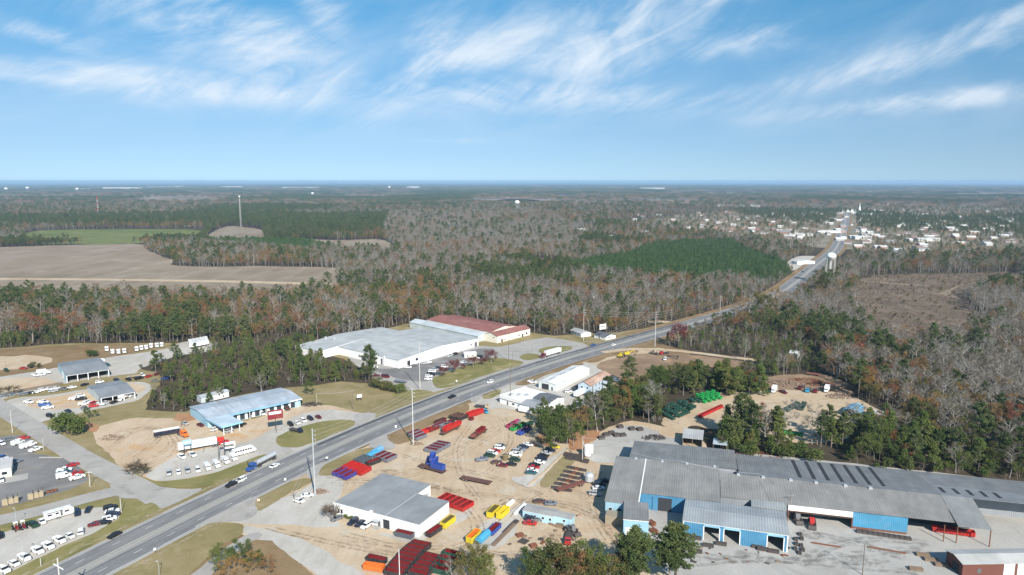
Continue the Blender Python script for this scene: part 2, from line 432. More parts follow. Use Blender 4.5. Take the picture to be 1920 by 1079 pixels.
def inside(x, y, poly):
    c = np.zeros(np.shape(x), bool); n = len(poly)
    for i in range(n):
        x0, y0 = poly[i]; x1, y1 = poly[i - 1]
        if y0 == y1: continue
        c ^= ((y0 > y) != (y1 > y)) & (x < (x1 - x0) * (y - y0) / (y1 - y0) + x0)
    return c


def polydist(x, y, line):
    d = np.full(np.shape(x), 1e9)
    for a, b in zip(line[:-1], line[1:]):
        ab = b - a; t = np.clip(((x - a[0]) * ab[0] + (y - a[1]) * ab[1]) / (ab @ ab), 0, 1)
        d = np.minimum(d, np.hypot(x - a[0] - t * ab[0], y - a[1] - t * ab[1]))
    return d
# ------------------------------------------------------------------ the ground and everything laid on it
from mathutils.geometry import tessellate_polygon


def structure(o): o['kind'] = 'structure'; return o


def sheet_mesh(name, poly, z, mat):
    vs = [Vector((p[0], p[1], 0)) for p in poly]
    tr = tessellate_polygon([vs])
    mb = MB()
    fs = []
    for a, b, c in tr:
        n = (vs[b] - vs[a]).cross(vs[c] - vs[a]).z
        fs.append((a, b, c) if n > 0 else (a, c, b))
    mb.add([(p[0], p[1], z) for p in poly], fs)
    return mb.mesh(name, mat)


def chaikin(p, k=2):
    for _ in range(k):
        q = np.roll(p, -1, 0); p = np.stack([p * .8 + q * .2, p * .2 + q * .8], 1).reshape(-1, 2)
    return p


def ragged(p, step, amp, seed=3):
    out = []
    for a, b in zip(p, np.roll(p, -1, 0)):
        n = max(1, int(np.linalg.norm(b - a) / step))
        out += [a + (b - a) * i / n for i in range(n)]
    out = np.array(out)
    for s, k in ((step * 6, 1.0), (step * 2, .6)):
        out[:, 0] += (vnoise(out[:, 0], out[:, 1], s, seed) - .5) * 2 * amp * k
        out[:, 1] += (vnoise(out[:, 0], out[:, 1], s, seed + 9) - .5) * 2 * amp * k
    return out


LAYER = [0.004]
CLEAR = []          # polygons without woods


def patch(name, pts, mat, amp=0.8, step=1.6, clear=False, rnd=2, z=None):
    p = PP(pts) if not isinstance(pts, np.ndarray) else pts
    if clear: CLEAR.append(p)
    LAYER[0] += 0.0035
    q = ragged(chaikin(p, rnd), step, amp, len(pts) + int(abs(p[0, 0])) % 50)
    return structure(put(name, sheet_mesh(name, q, LAYER[0] if z is None else z, mat)))


# the land itself, out to the horizon
mb = MB(); n = 96; rings = [0, 150, 600, 2500, 8000, 19500, 45000]
mb.add([(0, 0, 0)] + [(r * math.cos(2 * math.pi * i / n), r * math.sin(2 * math.pi * i / n), 0) for r in rings[1:] for i in range(n)],
       [(0, 1 + i, 1 + (i + 1) % n) for i in range(n)] + [(1 + k * n + i, 1 + (k + 1) * n + i, 1 + (k + 1) * n + (i + 1) % n, 1 + k * n + (i + 1) % n) for k in range(len(rings) - 2) for i in range(n)])
structure(mb.build('ground', 'forest_floor'))

# --- farmland far off
patch('ploughed_field', [(-160, 468), (0, 464), (120, 460), (270, 457), (274, 470), (300, 479), (326, 488), (328, 499), (420, 501), (500, 499), (560, 501), (640, 503), (632, 522), (640, 552), (500, 561), (300, 560), (0, 562), (-160, 564)], 'field_soil', 4, 8, True, 1, 0.05)
patch('ploughed_field', [(381, 454), (398, 434), (430, 423), (492, 430), (498, 450), (470, 456), (420, 464)], 'field_soil', 3, 8, True, 1, 0.05)
patch('ploughed_field', [(552, 448), (640, 451), (716, 448), (745, 463), (735, 478), (640, 474), (580, 463)], 'field_soil', 3, 8, True, 1, 0.05)
patch('meadow', [(40, 458), (50, 433), (180, 430), (392, 430), (376, 452), (200, 459)], 'meadow', 4, 8, True, 1, 0.05)
patch('meadow', [(830, 397), (880, 391), (960, 392), (990, 398), (900, 405)], 'meadow', 4, 14, False, 1, 0.05)
for q in ([(-60, 371.5), (0, 369), (200, 368), (420, 370), (420, 372.5), (200, 371)], [(560, 369.5), (640, 367), (740, 369), (720, 373), (640, 372.5), (590, 372)], [(915, 381), (1000, 377), (1130, 376), (1210, 379), (1100, 381), (1000, 381.5)],
          [(1000, 368), (1060, 366), (1160, 370), (1060, 371)], [(1180, 384), (1290, 383), (1420, 384), (1300, 386.5)], [(1590, 383), (1700, 380.5), (1760, 383), (1680, 385)], [(1380, 362), (1480, 361), (1500, 363), (1400, 364)], [(230, 362.5), (420, 361.5), (440, 363.5), (260, 364.5)], [(1760, 371), (1920, 369), (1960, 372), (1800, 373.5)]):
    patch('far_field', q, 'field_soil', 10, 40, True, 1, 0.08)
patch('field_track', [(-160, 521.5), (0, 521.5), (200, 523), (420, 526), (640, 532), (640, 536), (420, 530), (200, 526.5), (0, 525), (-160, 525)], 'sand', .6, 4, True, 0, 0.09)
patch('sandy_track', [(690, 513), (740, 512), (800, 514), (800, 518), (740, 517), (700, 518)], 'sand', 1.5, 4, True, 1, 0.05)
patch('clear_cut', [(1610, 518), (1700, 514), (1800, 513), (1900, 510), (1940, 522), (1855, 546), (1805, 554), (1822, 580), (1865, 604), (1790, 640), (1690, 642), (1625, 620), (1604, 570)], 'clearcut', 4, 5, True, 1, 0.02)
patch('clear_cut', [(985, 486), (1010, 482), (1045, 492), (1040, 505), (1000, 503)], 'clearcut', 4, 5, True, 1, 0.02)
patch('logging_track', [(1757, 551), (1775, 545), (1800, 534), (1830, 529), (1831, 530.5), (1800, 536), (1778, 547), (1810, 566), (1806, 567), (1766, 552)], 'clear_track', 1.2, 3, False, 1, 0.05)
patch('logging_track', [(1632, 527), (1690, 532), (1740, 536), (1740, 537.6), (1690, 534), (1632, 529)], 'clear_track', 1, 3, False, 1, 0.05)

patch('town_ground', [(1130, 430), (1280, 402), (1500, 386), (1990, 390), (1990, 470), (1700, 478), (1600, 468), (1500, 462), (1300, 440)], 'town_soil', 8, 20, False, 1, 0.03)
# --- grass of the built-up land
patch('grass', [(-500, 668), (0, 654), (87, 647), (160, 644), (275, 644), (340, 643), (300, 672), (262, 692), (305, 702), (300, 722), (280, 742), (275, 769), (345, 773), (430, 744), (530, 728), (595, 723), (640, 716), (700, 720), (700, 700), (640, 672), (605, 664), (590, 648), (760, 608), (900, 606), (1000, 624), (1040, 630), (1100, 626), (1160, 624), (1245, 609), (1285, 603), (1290, 616), (1225, 628), (1050, 668), (880, 730), (600, 850), (400, 930), (75, 1095), (-150, 1260), (-700, 1260)], 'grass', 1.5, 3, True, 0)
patch('grass', [(60, 1110), (290, 1025), (600, 862), (880, 742), (1092, 672), (1260, 620), (1290, 616), (1290, 628), (1245, 648), (1300, 660), (1280, 685), (1200, 712), (1150, 745), (1060, 780), (1020, 800), (1000, 840), (960, 1000), (900, 1110), (600, 1230), (0, 1300)], 'dry_grass', 1.5, 3, True, 0)
patch('dry_grass', [(-200, 662), (0, 655), (160, 646), (275, 646), (300, 652), (240, 665), (190, 673), (140, 684), (90, 694), (0, 708), (-200, 730)], 'dry_grass', 1.2, 2.5)

# --- loose yards and lots
patch('sand_bank', [(-160, 676), (0, 669), (60, 666), (108, 675), (60, 690), (0, 696), (-160, 705)], 'sand', 1.5, 2)
patch('gravel_yard', [(-160, 722), (0, 708), (90, 694), (140, 683), (190, 673), (240, 666), (312, 655), (345, 640), (400, 640), (400, 660), (330, 668), (262, 692), (255, 702), (205, 705), (120, 720), (100, 727), (60, 733), (20, 745), (0, 752), (-160, 760)], 'gravel', 1.0, 2, True)
patch('dirt_spread', [(0, 712), (60, 706), (120, 716), (100, 725), (60, 731), (10, 738), (-60, 742)], 'tan_dirt', 1.5, 2)
patch('gravel_yard', [(5, 752), (40, 745), (100, 742), (160, 730), (240, 716), (285, 720), (282, 736), (255, 752), (200, 764), (140, 777), (95, 786), (65, 797), (30, 778)], 'gravel', 1.0, 2)
patch('dirt_spread', [(40, 750), (110, 744), (165, 733), (240, 718), (282, 724), (250, 746), (160, 765), (70, 770)], 'tan_dirt', 1.5, 2)
patch('sandy_lot', [(172, 806), (200, 795), (250, 783), (300, 786), (345, 785), (455, 795), (532, 765), (610, 758), (660, 772), (712, 781), (655, 806), (600, 830), (550, 850), (480, 887), (407, 889), (345, 902), (295, 906), (262, 892), (250, 892), (225, 876), (205, 850), (178, 830)], 'tan_dirt', 0.8, 1.6)
patch('red_earth', [(150, 800), (165, 793), (185, 797), (182, 811), (160, 812)], 'red_clay', 1.0, 1.5)
patch('red_earth', [(325, 777), (355, 776), (372, 786), (345, 792), (325, 788)], 'red_clay', 1.0, 1.5)
patch('gravel_lot', [(268, 893), (300, 872), (345, 850), (400, 838), (460, 832), (520, 800), (560, 776), (620, 768), (665, 773), (712, 781), (655, 806), (600, 830), (552, 848), (480, 884), (407, 887), (345, 900), (295, 904)], 'gravel', 0.7, 1.5)
patch('asphalt_lot', [(-160, 858), (0, 846), (60, 851), (100, 857), (145, 862), (150, 870), (150, 885), (166, 897), (155, 908), (120, 922), (80, 934), (30, 947), (-160, 985)], 'old_asphalt', 0.6, 1.5)
patch('asphalt_lot', [(-160, 832), (0, 820), (30, 817), (55, 822), (76, 840), (62, 853), (-160, 862)], 'old_asphalt', 0.6, 1.5)
patch('warehouse_lot', [(640, 665), (690, 700), (735, 731), (790, 736), (812, 737), (845, 728), (880, 718), (950, 696), (1015, 676), (1075, 659), (1112, 648), (1030, 632), (1000, 637), (935, 652), (895, 648), (745, 690)], 'grey_paving', 0.7, 2)
patch('asphalt_lot', [(690, 690), (740, 694), (900, 652), (925, 657), (925, 668), (870, 684), (812, 707), (800, 718), (745, 712)], 'old_asphalt', 0.7, 2)
patch('sand_yard', [(360, 995), (480, 934), (600, 875), (730, 818), (880, 757), (940, 735), (965, 738), (985, 735), (1060, 690), (1100, 678), (1170, 665), (1200, 655), (1240, 652), (1255, 660), (1200, 690), (1150, 720), (1110, 760), (1060, 778), (1010, 785), (1005, 815), (1060, 838), (1100, 820), (1180, 786), (1240, 800), (1290, 812), (1330, 838), (1300, 860), (1250, 900), (1236, 945), (1266, 1000), (1300, 1060), (1330, 1160), (760, 1200), (640, 1130), (560, 1050), (470, 1008), (420, 990)], 'sand', 1.0, 2, True)
patch('gravel_apron', [(360, 993), (425, 960), (475, 938), (500, 946), (560, 925), (590, 905), (600, 876), (625, 890), (650, 905), (640, 925), (620, 960), (640, 985), (610, 990), (560, 985), (510, 985), (470, 985), (440, 979), (400, 980)], 'gravel', 0.8, 1.5)
patch('gravel_apron', [(880, 757), (960, 717), (1015, 700), (1100, 680), (1130, 690), (1150, 720), (1080, 770), (1000, 776), (940, 765), (900, 770)], 'gravel', 1.0, 2)
patch('gravel_apron', [(700, 1000), (785, 1006), (842, 965), (880, 952), (885, 962), (850, 985), (800, 1012), (760, 1020)], 'gravel', 0.8, 1.5)
patch('gravel_apron', [(905, 985), (930, 968), (985, 940), (1000, 950), (975, 985), (960, 1010), (925, 1030), (885, 1030), (870, 1020)], 'gravel', 1.2, 1.5)
patch('gravel_track', [(440, 985), (480, 990), (540, 1005), (600, 1030), (660, 1062), (720, 1110), (640, 1120), (590, 1080), (540, 1040), (480, 1010)], 'gravel', 1.0, 1.5)
patch('gravel_track', [(330, 1100), (400, 1045), (450, 1008), (480, 1000), (495, 1005), (440, 1040), (400, 1075), (370, 1110)], 'grey_paving', .6, 1.5)
patch('scrub_ground', [(470, 1014), (505, 1018), (560, 1050), (600, 1090), (560, 1160), (360, 1150), (400, 1080), (440, 1040)], 'dry_grass', 1.0, 1.5)
patch('concrete_yard', [(1150, 945), (1175, 900), (1190, 832), (1290, 836), (1400, 850), (1700, 880), (1960, 910), (2100, 960), (2100, 1150), (1350, 1150), (1230, 1060), (1180, 1010)], 'concrete', 0.5, 2, True)
patch('concrete_apron', [(1090, 850), (1130, 815), (1180, 795), (1240, 810), (1290, 836), (1195, 838), (1160, 870), (1110, 868)], 'concrete', 0.8, 2)
patch('red_earth', [(1062, 832), (1075, 812), (1120, 806), (1125, 818), (1095, 842), (1072, 848)], 'red_clay', 0.9, 1.5)
patch('red_earth', [(1002, 822), (1016, 815), (1040, 832), (1030, 842), (1010, 832)], 'red_clay', 0.9, 1.5)
patch('dirt_bank', [(1238, 806), (1262, 796), (1290, 800), (1300, 812), (1270, 824), (1240, 818)], 'tan_dirt', 0.9, 1.5)
patch('disturbed_soil', [(1112, 686), (1155, 670), (1225, 662), (1290, 668), (1285, 682), (1230, 690), (1190, 714), (1165, 712), (1140, 700)], 'brown_soil', 1.2, 2)
patch('disturbed_soil', [(1250, 665), (1320, 667), (1410, 680), (1405, 690), (1330, 690), (1270, 682)], 'brown_soil', 1.2, 2, True)
patch('scrap_yard', [(1240, 800), (1246, 780), (1300, 752), (1345, 738), (1400, 735), (1450, 728), (1570, 733), (1612, 750), (1668, 778), (1650, 802), (1560, 832), (1470, 832), (1400, 806), (1340, 806), (1300, 796), (1280, 812)], 'sand', 1.2, 2, True)
patch('scrap_ground', [(1400, 722), (1440, 706), (1530, 700), (1575, 712), (1600, 740), (1570, 737), (1450, 730), (1410, 735)], 'brown_soil', 1.2, 2, True)
patch('sand_clearing', [(1650, 775), (1690, 780), (1740, 830), (1760, 850), (1720, 870), (1670, 835), (1640, 815)], 'tan_dirt', 1.5, 2)
patch('creek_track', [(1840, 770), (1852, 780), (1858, 815), (1885, 850), (1872, 852), (1848, 826), (1842, 800)], 'grey_paving', .6, 1.5, True)

# --- grass islands and verges on top of the lots
GG = 'green_grass'
patch('grass_island', [(-120, 1010), (0, 986), (75, 969), (150, 948), (225, 935), (275, 938), (300, 947), (302, 957), (225, 996), (155, 1033), (117, 1053), (75, 1081), (0, 1122), (-120, 1200)], GG, 0.35, 1.0, False, 2)
patch('gravel_lot', [(-120, 1040), (0, 1003), (25, 996), (70, 980), (125, 959), (175, 953), (212, 953), (226, 969), (212, 981), (162, 1007), (131, 1020), (75, 1046), (25, 1072), (0, 1086), (-120, 1160)], 'gravel', 0.6, 1.2)
patch('grass_verge', [(241, 889), (247, 900), (267, 909), (307, 914), (357, 916), (395, 912), (460, 888), (482, 877), (507, 856), (497, 851), (460, 866), (407, 887), (345, 900), (295, 904), (270, 897), (258, 888)], GG, 0.35, 1.0)
patch('grass_island', [(515, 821), (545, 807), (600, 791), (650, 787), (669, 791), (665, 800), (600, 826), (560, 841), (525, 839)], GG, 0.4, 1.0)
patch('grass_island', [(476, 945), (490, 928), (520, 912), (560, 899), (580, 897), (585, 905), (560, 919), (530, 932), (502, 952), (484, 961)], 'grass', 0.5, 1.0)
patch('grass_strip', [(594, 892), (612, 869), (640, 855), (680, 843), (703, 840), (702, 850), (672, 866), (640, 880), (615, 895)], 'grass', 0.5, 1.0)
patch('grass_strip', [(723, 826), (735, 815), (800, 782), (850, 763), (872, 757), (882, 760), (880, 773), (840, 786), (800, 801), (782, 815), (772, 829), (745, 836)], 'dry_grass', 0.5, 1.0)
patch('grass_strip', [(902, 746), (925, 733), (938, 731), (940, 738), (920, 748), (908, 749)], GG, 0.4, 1.0)
patch('grass_strip', [(963, 720), (1007, 703), (1062, 683), (1092, 681), (1096, 685), (1050, 697), (1012, 708), (990, 723), (970, 724)], 'dry_grass', 0.4, 1.0)
patch('grass_island', [(1096, 676), (1118, 667), (1135, 666), (1140, 671), (1120, 680), (1102, 681)], 'dry_grass', 0.4, 1.0)
patch('grass_island', [(1141, 662), (1155, 655), (1178, 652), (1198, 657), (1195, 663), (1165, 665)], 'dry_grass', 0.4, 1.0)
patch('grass_verge', [(200, 1082), (290, 1034), (360, 991), (400, 981), (440, 982), (461, 987), (450, 1007), (400, 1036), (350, 1082), (300, 1140), (120, 1150)], 'grass', 0.5, 1.0)
patch('grass_island', [(809, 717), (815, 707), (875, 685), (925, 670), (985, 679), (975, 688), (940, 695), (850, 726), (820, 730)], GG, 0.4, 1.2)
patch('grass_island', [(971, 669), (990, 663), (1014, 666), (1010, 674), (985, 677)], GG, 0.3, 1.2)
patch('grass_island', [(1008, 657), (1030, 650), (1074, 650), (1072, 656), (1035, 666), (1015, 664)], GG, 0.3, 1.2)
patch('grass_verge', [(738, 734), (785, 731), (812, 735), (808, 741), (770, 752), (735, 745)], GG, 0.3, 1.2)
patch('weedy_bank', [(1008, 915), (1030, 880), (1062, 846), (1085, 860), (1060, 890), (1035, 915)], 'grass', 0.8, 1.2)
patch('weedy_bank', [(958, 898), (985, 895), (1062, 838), (1068, 842), (1030, 885), (1000, 918), (975, 912)], 'gravel', 0.6, 1.2)
patch('orange_bank', [(1290, 606), (1330, 592), (1385, 575), (1425, 562), (1455, 540), (1475, 519), (1478, 524), (1462, 548), (1432, 568), (1390, 580), (1330, 598), (1296, 610)], 'red_clay', 0.8, 2, True)
patch('forecourt', [(1470, 500), (1482, 487), (1500, 480), (1535, 481), (1518, 495), (1488, 510)], 'gravel', 1, 3, True)
patch('side_lane', [(1215, 602), (1245, 602), (1285, 606), (1290, 609), (1245, 606), (1215, 606)], 'sand', .4, 2, True)

# --- highway: five lanes on a gentle double bend
EL = PP([(75, 1079), (117.5, 1051.5), (155, 1031.5), (225, 995), (302, 956.5), (370, 923), (550, 848), (600, 829), (650, 806.5), (710, 779), (800, 742), (875, 716), (950, 692.5), (1015, 672.5), (1075, 656), (1120, 645), (1175, 631), (1225, 620), (1315, 597.5), (1390, 576), (1442, 556), (1482, 522), (1515, 500), (1537, 485), (1560, 462), (1580, 422), (1585, 400)])
ER = PP([(200, 1079), (290, 1031.5), (357, 991.5), (400, 969), (472, 931), (512, 911.5), (575, 879), (617, 859), (700, 824), (750, 804), (800, 780), (880, 747), (960, 715), (1025, 692.5), (1092, 677.5), (1150, 660), (1195, 646), (1230, 635), (1472, 563), (1522, 522), (1540, 500), (1580, 470), (1587, 422), (1592, 400)])


def resample(p, step):
    d = np.r_[0, np.cumsum(np.linalg.norm(np.diff(p, axis=0), axis=1))]
    t = np.linspace(0, d[-1], max(2, int(d[-1] / step)))
    return np.stack([np.interp(t, d, p[:, 0]), np.interp(t, d, p[:, 1])], 1)


def smooth(p, k):
    for _ in range(k):
        q = p.copy(); q[1:-1] = (p[:-2] + 2 * p[1:-1] + p[2:]) / 4; p = q
    return p


def offset(p, d):
    t = np.gradient(p, axis=0); t /= np.linalg.norm(t, axis=1)[:, None]
    return p + np.stack([t[:, 1], -t[:, 0]], 1) * d     # + is to the right of travel


el, er = resample(EL, 10), resample(ER, 10)
mid = []
for a in el:
    j = np.argmin(np.linalg.norm(er - a, axis=1)); b = er[j]; mid.append((a + b) / 2)
mid = np.array(mid)
mid = smooth(resample(mid, 12), 60)
d0 = mid[0] - mid[3]; d0 /= np.linalg.norm(d0)
mid = np.vstack([[mid[0] + d0 * 12 * k for k in range(14, 0, -1)], mid])
HW = resample(mid, 6)
HWHALF = 10.4


def ribbon(name, line, a, b, z, mat, cols=1):
    mb = MB(); n = len(line); L = np.r_[0, np.cumsum(np.linalg.norm(np.diff(line, axis=0), axis=1))]
    offs = np.linspace(a, b, cols + 1)
    for o in offs: mb.v += [(p[0], p[1], z) for p in offset(line, o)]
    for c in range(cols):
        for i in range(n - 1):
            mb.f.append((c * n + i, (c + 1) * n + i, (c + 1) * n + i + 1, c * n + i + 1)); mb.m.append(0)
    me = mb.mesh(name, mat)
    uv = me.uv_layers.new(name='UVMap')
    co = [(offs[k // n], L[k % n]) for k in range(n * (cols + 1))]
    for lp in me.loops: uv.data[lp.index].uv = co[lp.vertex_index]
    return me


ZR = LAYER[0] + 0.012
for a_, b_ in ((-17.5, -10.2), (10.2, 16.5)): structure(put('verge', ribbon('verge', HW[95:], a_, b_, ZR - .004, 'dry_grass')))
hwy = structure(put('highway', ribbon('highway', HW, -HWHALF, HWHALF, ZR, 'highway_asphalt', 6)))
HWD = polydist
# darker new asphalt along one shoulder, pale gutters, edge lines
put('edge_line', ribbon('edge_line', HW, -9.6, -9.4, ZR + .006, 'line_paint'), hwy)
put('edge_line', ribbon('edge_line', HW, 9.4, 9.6, ZR + .006, 'line_paint'), hwy)
put('gutter', ribbon('gutter', HW[:70], -10.9, -10.0, ZR + .004, 'concrete'), hwy)
put('gutter', ribbon('gutter', HW[:70], 10.0, 10.9, ZR + .004, 'concrete'), hwy)
k0 = int(np.argmin(np.linalg.norm(HW - P(610, 835), axis=1))); k1 = int(np.argmin(np.linalg.norm(HW - P(1290, 612), axis=1)))
plain('new_asphalt', (0.085, 0.085, 0.09), 0.85, 0.25, 0, 0.3)
put('resurfaced_shoulder', ribbon('resurfaced_shoulder', HW[k0:k1], -9.9, -7.2, ZR + .005, 'new_asphalt'), hwy)
dm = MB(); dm.add([(-.085, 0, 0), (.085, 0, 0), (.085, 3.05, 0), (-.085, 3.05, 0)], [(0, 1, 2, 3)]); dm = dm.mesh('lane_dash', 'line_paint')
Ls = resample(HW, 12.19)
tang = np.gradient(Ls, axis=0)
for off in (-5.6, 5.6):
    q = offset(Ls, off)
    for i in range(2, 70):
        put('lane_dash', dm, hwy, None, (q[i, 0], q[i, 1], ZR + .006), -math.atan2(tang[i, 0], tang[i, 1]))


def road(name, pts, half, mat, z=None):
    LAYER[0] += .0035
    p = smooth(resample(PP(pts), 3), 8)
    return structure(put(name, ribbon(name, p, -half, half, LAYER[0] if z is None else z, mat, 2))), p


# side streets
_, SIDE1 = road('side_street', [(-170, 660), (-90, 706), (0, 764), (30, 783), (72, 809), (150, 858), (218, 893), (262, 915), (300, 938)], 5.2, 'grey_paving')
_, SIDE2 = road('service_road', [(-220, 1020), (-60, 990), (0, 977), (75, 960), (150, 939), (215, 921), (262, 915)], 4.6, 'grey_paving')
patch('junction', [(203, 911), (222, 873), (240, 888), (265, 906), (305, 915), (355, 919), (385, 917), (345, 938), (303, 957), (293, 947), (262, 937), (225, 936)], 'grey_paving', 0.25, 1.0)
patch('driveway_mouth', [(655, 806), (668, 793), (662, 778), (690, 774), (712, 778)], 'grey_paving', 0.25, 1.0)
patch('driveway_mouth', [(520, 838), (545, 842), (552, 848), (500, 871), (492, 862), (505, 850)], 'grey_paving', 0.25, 1.0)
patch('driveway_mouth', [(358, 992), (400, 970), (470, 934), (482, 932), (476, 946), (485, 962), (460, 978), (405, 980)], 'grey_paving', 0.25, 1.0)
patch('driveway_mouth', [(702, 825), (724, 815), (728, 826), (745, 838), (730, 846), (703, 842), (690, 838)], 'grey_paving', 0.25, 1.0)
patch('driveway_mouth', [(878, 750), (905, 740), (902, 748), (890, 757)], 'grey_paving', 0.25, 1.0)
patch('driveway_mouth', [(576, 880), (612, 865), (606, 876), (594, 893), (585, 900), (575, 896)], 'grey_paving', 0.25, 1.0)
_, DIRTROAD = road('dirt_lane', [(1130, 662), (1180, 655), (1240, 656), (1300, 662), (1370, 671), (1425, 677)], 3.2, 'sand')

# where the far town's houses stand
TW = [(1010, 424), (1045, 408), (1070, 416), (1118, 418), (1160, 420), (1205, 404), (1235, 402), (1275, 402), (1310, 398), (1365, 398), (1650, 394), (1690, 392), (1730, 394), (1775, 400), (1800, 406), (1870, 408), (1900, 412), (1755, 450), (1800, 455), (1850, 458), (1895, 452), (1820, 446), (1445, 420), (1410, 432), (1370, 432), (1315, 424), (1450, 400), (1585, 405), (1612, 428), (1630, 436), (1130, 404), (1190, 411), (1262, 412), (1260, 424), (1184, 428), (1092, 431), (1088, 430), (1145, 444), (1290, 426), (1325, 413), (1345, 417), (1360, 414), (1375, 421), (1390, 426), (1400, 408), (1412, 418), (1420, 428), (1432, 436), (1450, 430), (1462, 424), (1466, 434), (1478, 442), (1490, 434), (1500, 446), (1510, 428), (1520, 414), (1530, 432), (1540, 424), (1548, 416), (1552, 438), (1560, 408), (1566, 400), (1600, 398), (1612, 412), (1622, 420), (1605, 432), (1618, 440), (1630, 452), (1646, 430), (1652, 444), (1668, 452), (1690, 424), (1700, 436), (1712, 446), (1726, 458), (1740, 428), (1752, 440), (1768, 415), (1780, 430), (1790, 444), (1806, 424), (1826, 436), (1840, 416), (1848, 430), (1862, 446), (1880, 424), (1892, 438), (1908, 420), (1835, 390), (1850, 396), (1884, 392), (1910, 398), (1470, 408), (1440, 412), (1505, 402), (1490, 418), (1302, 432), (1230, 420), (1210, 435), (1640, 408), (1660, 402), (1685, 410), (1580, 446), (1590, 455), (1610, 462), (1645, 463), (1675, 470), (1730, 468), (1420, 404), (1380, 405), (1340, 426), (1570, 430), (1595, 420), (1600, 444), (1572, 412), (1480, 398), (1528, 398), (1545, 402)]

rs9 = np.random.default_rng(8)
TW += [(px + rs9.uniform(-16, 16), max(392, py + rs9.uniform(-5, 5))) for px, py in TW if rs9.random() < .62]
# wheel ruts worn into the loose yards
def rut_mat(name, col):
    t = NT(name, .95, .1)
    n = t.noise(t.pos(), .35, 5, .7); t.color(t.mix(t.noise(t.pos(), .8, 4, .6), col, tuple(v * .8 for v in col)))
    tr = t.N.new('ShaderNodeBsdfTransparent'); mx = t.N.new('ShaderNodeMixShader'); t.L.new(t.range(n, .42, .68, 0, .6), mx.inputs[0])
    t.L.new(tr.outputs[0], mx.inputs[1]); t.L.new(t.b.outputs[0], mx.inputs[2]); t.L.new(mx.outputs[0], t.N['Material Output'].inputs[0])


rut_mat('dark_rut', (.36, .265, .175)); rut_mat('pale_rut', (.66, .56, .44)); rut_mat('grey_stain', (.30, .285, .265))


def ruts(pts, mat, gap=1.9, half=.36):
    LAYER[0] += .0035
    p = smooth(resample(PP(pts), 3), 12); o = structure(put('wheel_rut', ribbon('wheel_rut', offset(p, -gap / 2), -half, half, LAYER[0], mat)))
    put('rut', ribbon('wheel_rut', offset(p, gap / 2), -half, half, LAYER[0], mat), o)


for k, q in enumerate(([(600, 890), (690, 905), (770, 888), (850, 850), (930, 800)], [(640, 1000), (700, 1015), (800, 1040), (900, 1000), (980, 925), (1040, 905), (1100, 930), (1150, 1010)], [(860, 1060), (930, 1035), (1040, 1040), (1130, 1030)], [(620, 905), (760, 905), (880, 925), (960, 935), (1080, 950), (1140, 990), (1180, 1050)],
                       [(740, 850), (800, 870), (870, 880), (960, 905), (1010, 930)], [(905, 960), (960, 940), (1060, 940), (1120, 960), (1160, 1020)], [(500, 990), (580, 1010), (680, 1030), (740, 1040)], [(1110, 880), (1090, 930), (1110, 990), (1160, 1050)], [(880, 800), (850, 840), (860, 890), (900, 940)], [(760, 905), (830, 910), (900, 985), (870, 1040)], [(930, 780), (950, 820), (900, 890), (850, 900)], [(640, 1010), (720, 1025), (850, 1030), (980, 1045), (1100, 1060)],
                       [(200, 830), (240, 800), (300, 800), (330, 840), (260, 870), (230, 880)], [(230, 860), (290, 820), (290, 800), (240, 795), (205, 825)], [(1310, 770), (1400, 760), (1500, 755), (1580, 745)], [(1360, 790), (1440, 775), (1560, 780), (1640, 790)])):
    for d_ in (0, 14): ruts([(a_ + d_, b_ + d_ * .35) for a_, b_ in q], ('dark_rut', 'pale_rut', 'dark_rut')[(k + d_) % 3])
for q in ([(1250, 1030), (1340, 1050), (1480, 1055), (1620, 1040), (1740, 1030)], [(1500, 1060), (1560, 1020), (1640, 1010), (1740, 1020)], [(1290, 1060), (1420, 1048), (1560, 1060), (1720, 1075)], [(1500, 1000), (1580, 1010), (1700, 1050)]): ruts(q, 'grey_stain', 2.4, .9)
for k, q in enumerate(([(1560, 1050), (1600, 1042), (1680, 1050), (1660, 1064), (1590, 1066)], [(1480, 1000), (1530, 1000), (1560, 1008), (1520, 1016)], [(1380, 1036), (1440, 1044), (1420, 1052), (1370, 1046)], [(1690, 1030), (1740, 1034), (1720, 1044)], [(700, 885), (740, 880), (760, 892), (715, 898)], [(1010, 1000), (1050, 1000), (1060, 1016), (1015, 1018)])):
    patch('stain', q, 'grey_stain' if k < 4 else 'dark_rut', 1.4, 1.2)

CLEAR.append(PP([(586, 650), (640, 668), (745, 694), (715, 712), (660, 692), (600, 674)]))
CLEAR.append(PP([(1180, 705), (1250, 680), (1420, 686), (1436, 708), (1330, 718), (1240, 726), (1190, 738)]))

rs8 = np.random.default_rng(2)
for k in range(18):
    px, py = rs8.uniform(-100, 2020), 353 + 26 * rs8.random() ** 1.3; w_, h_ = rs8.uniform(35, 130), (py - 346) * rs8.uniform(.07, .16)
    q = [(px - w_, py), (px - w_ * .4, py - h_), (px + w_ * .5, py - h_ * rs8.uniform(.6, 1.1)), (px + w_, py + h_ * .2), (px + w_ * .3, py + h_), (px - w_ * .6, py + h_ * .8)]
    patch('far_field', q, ('field_soil', 'meadow', 'field_soil')[k % 3], 12, 60, True, 1, 0.08)
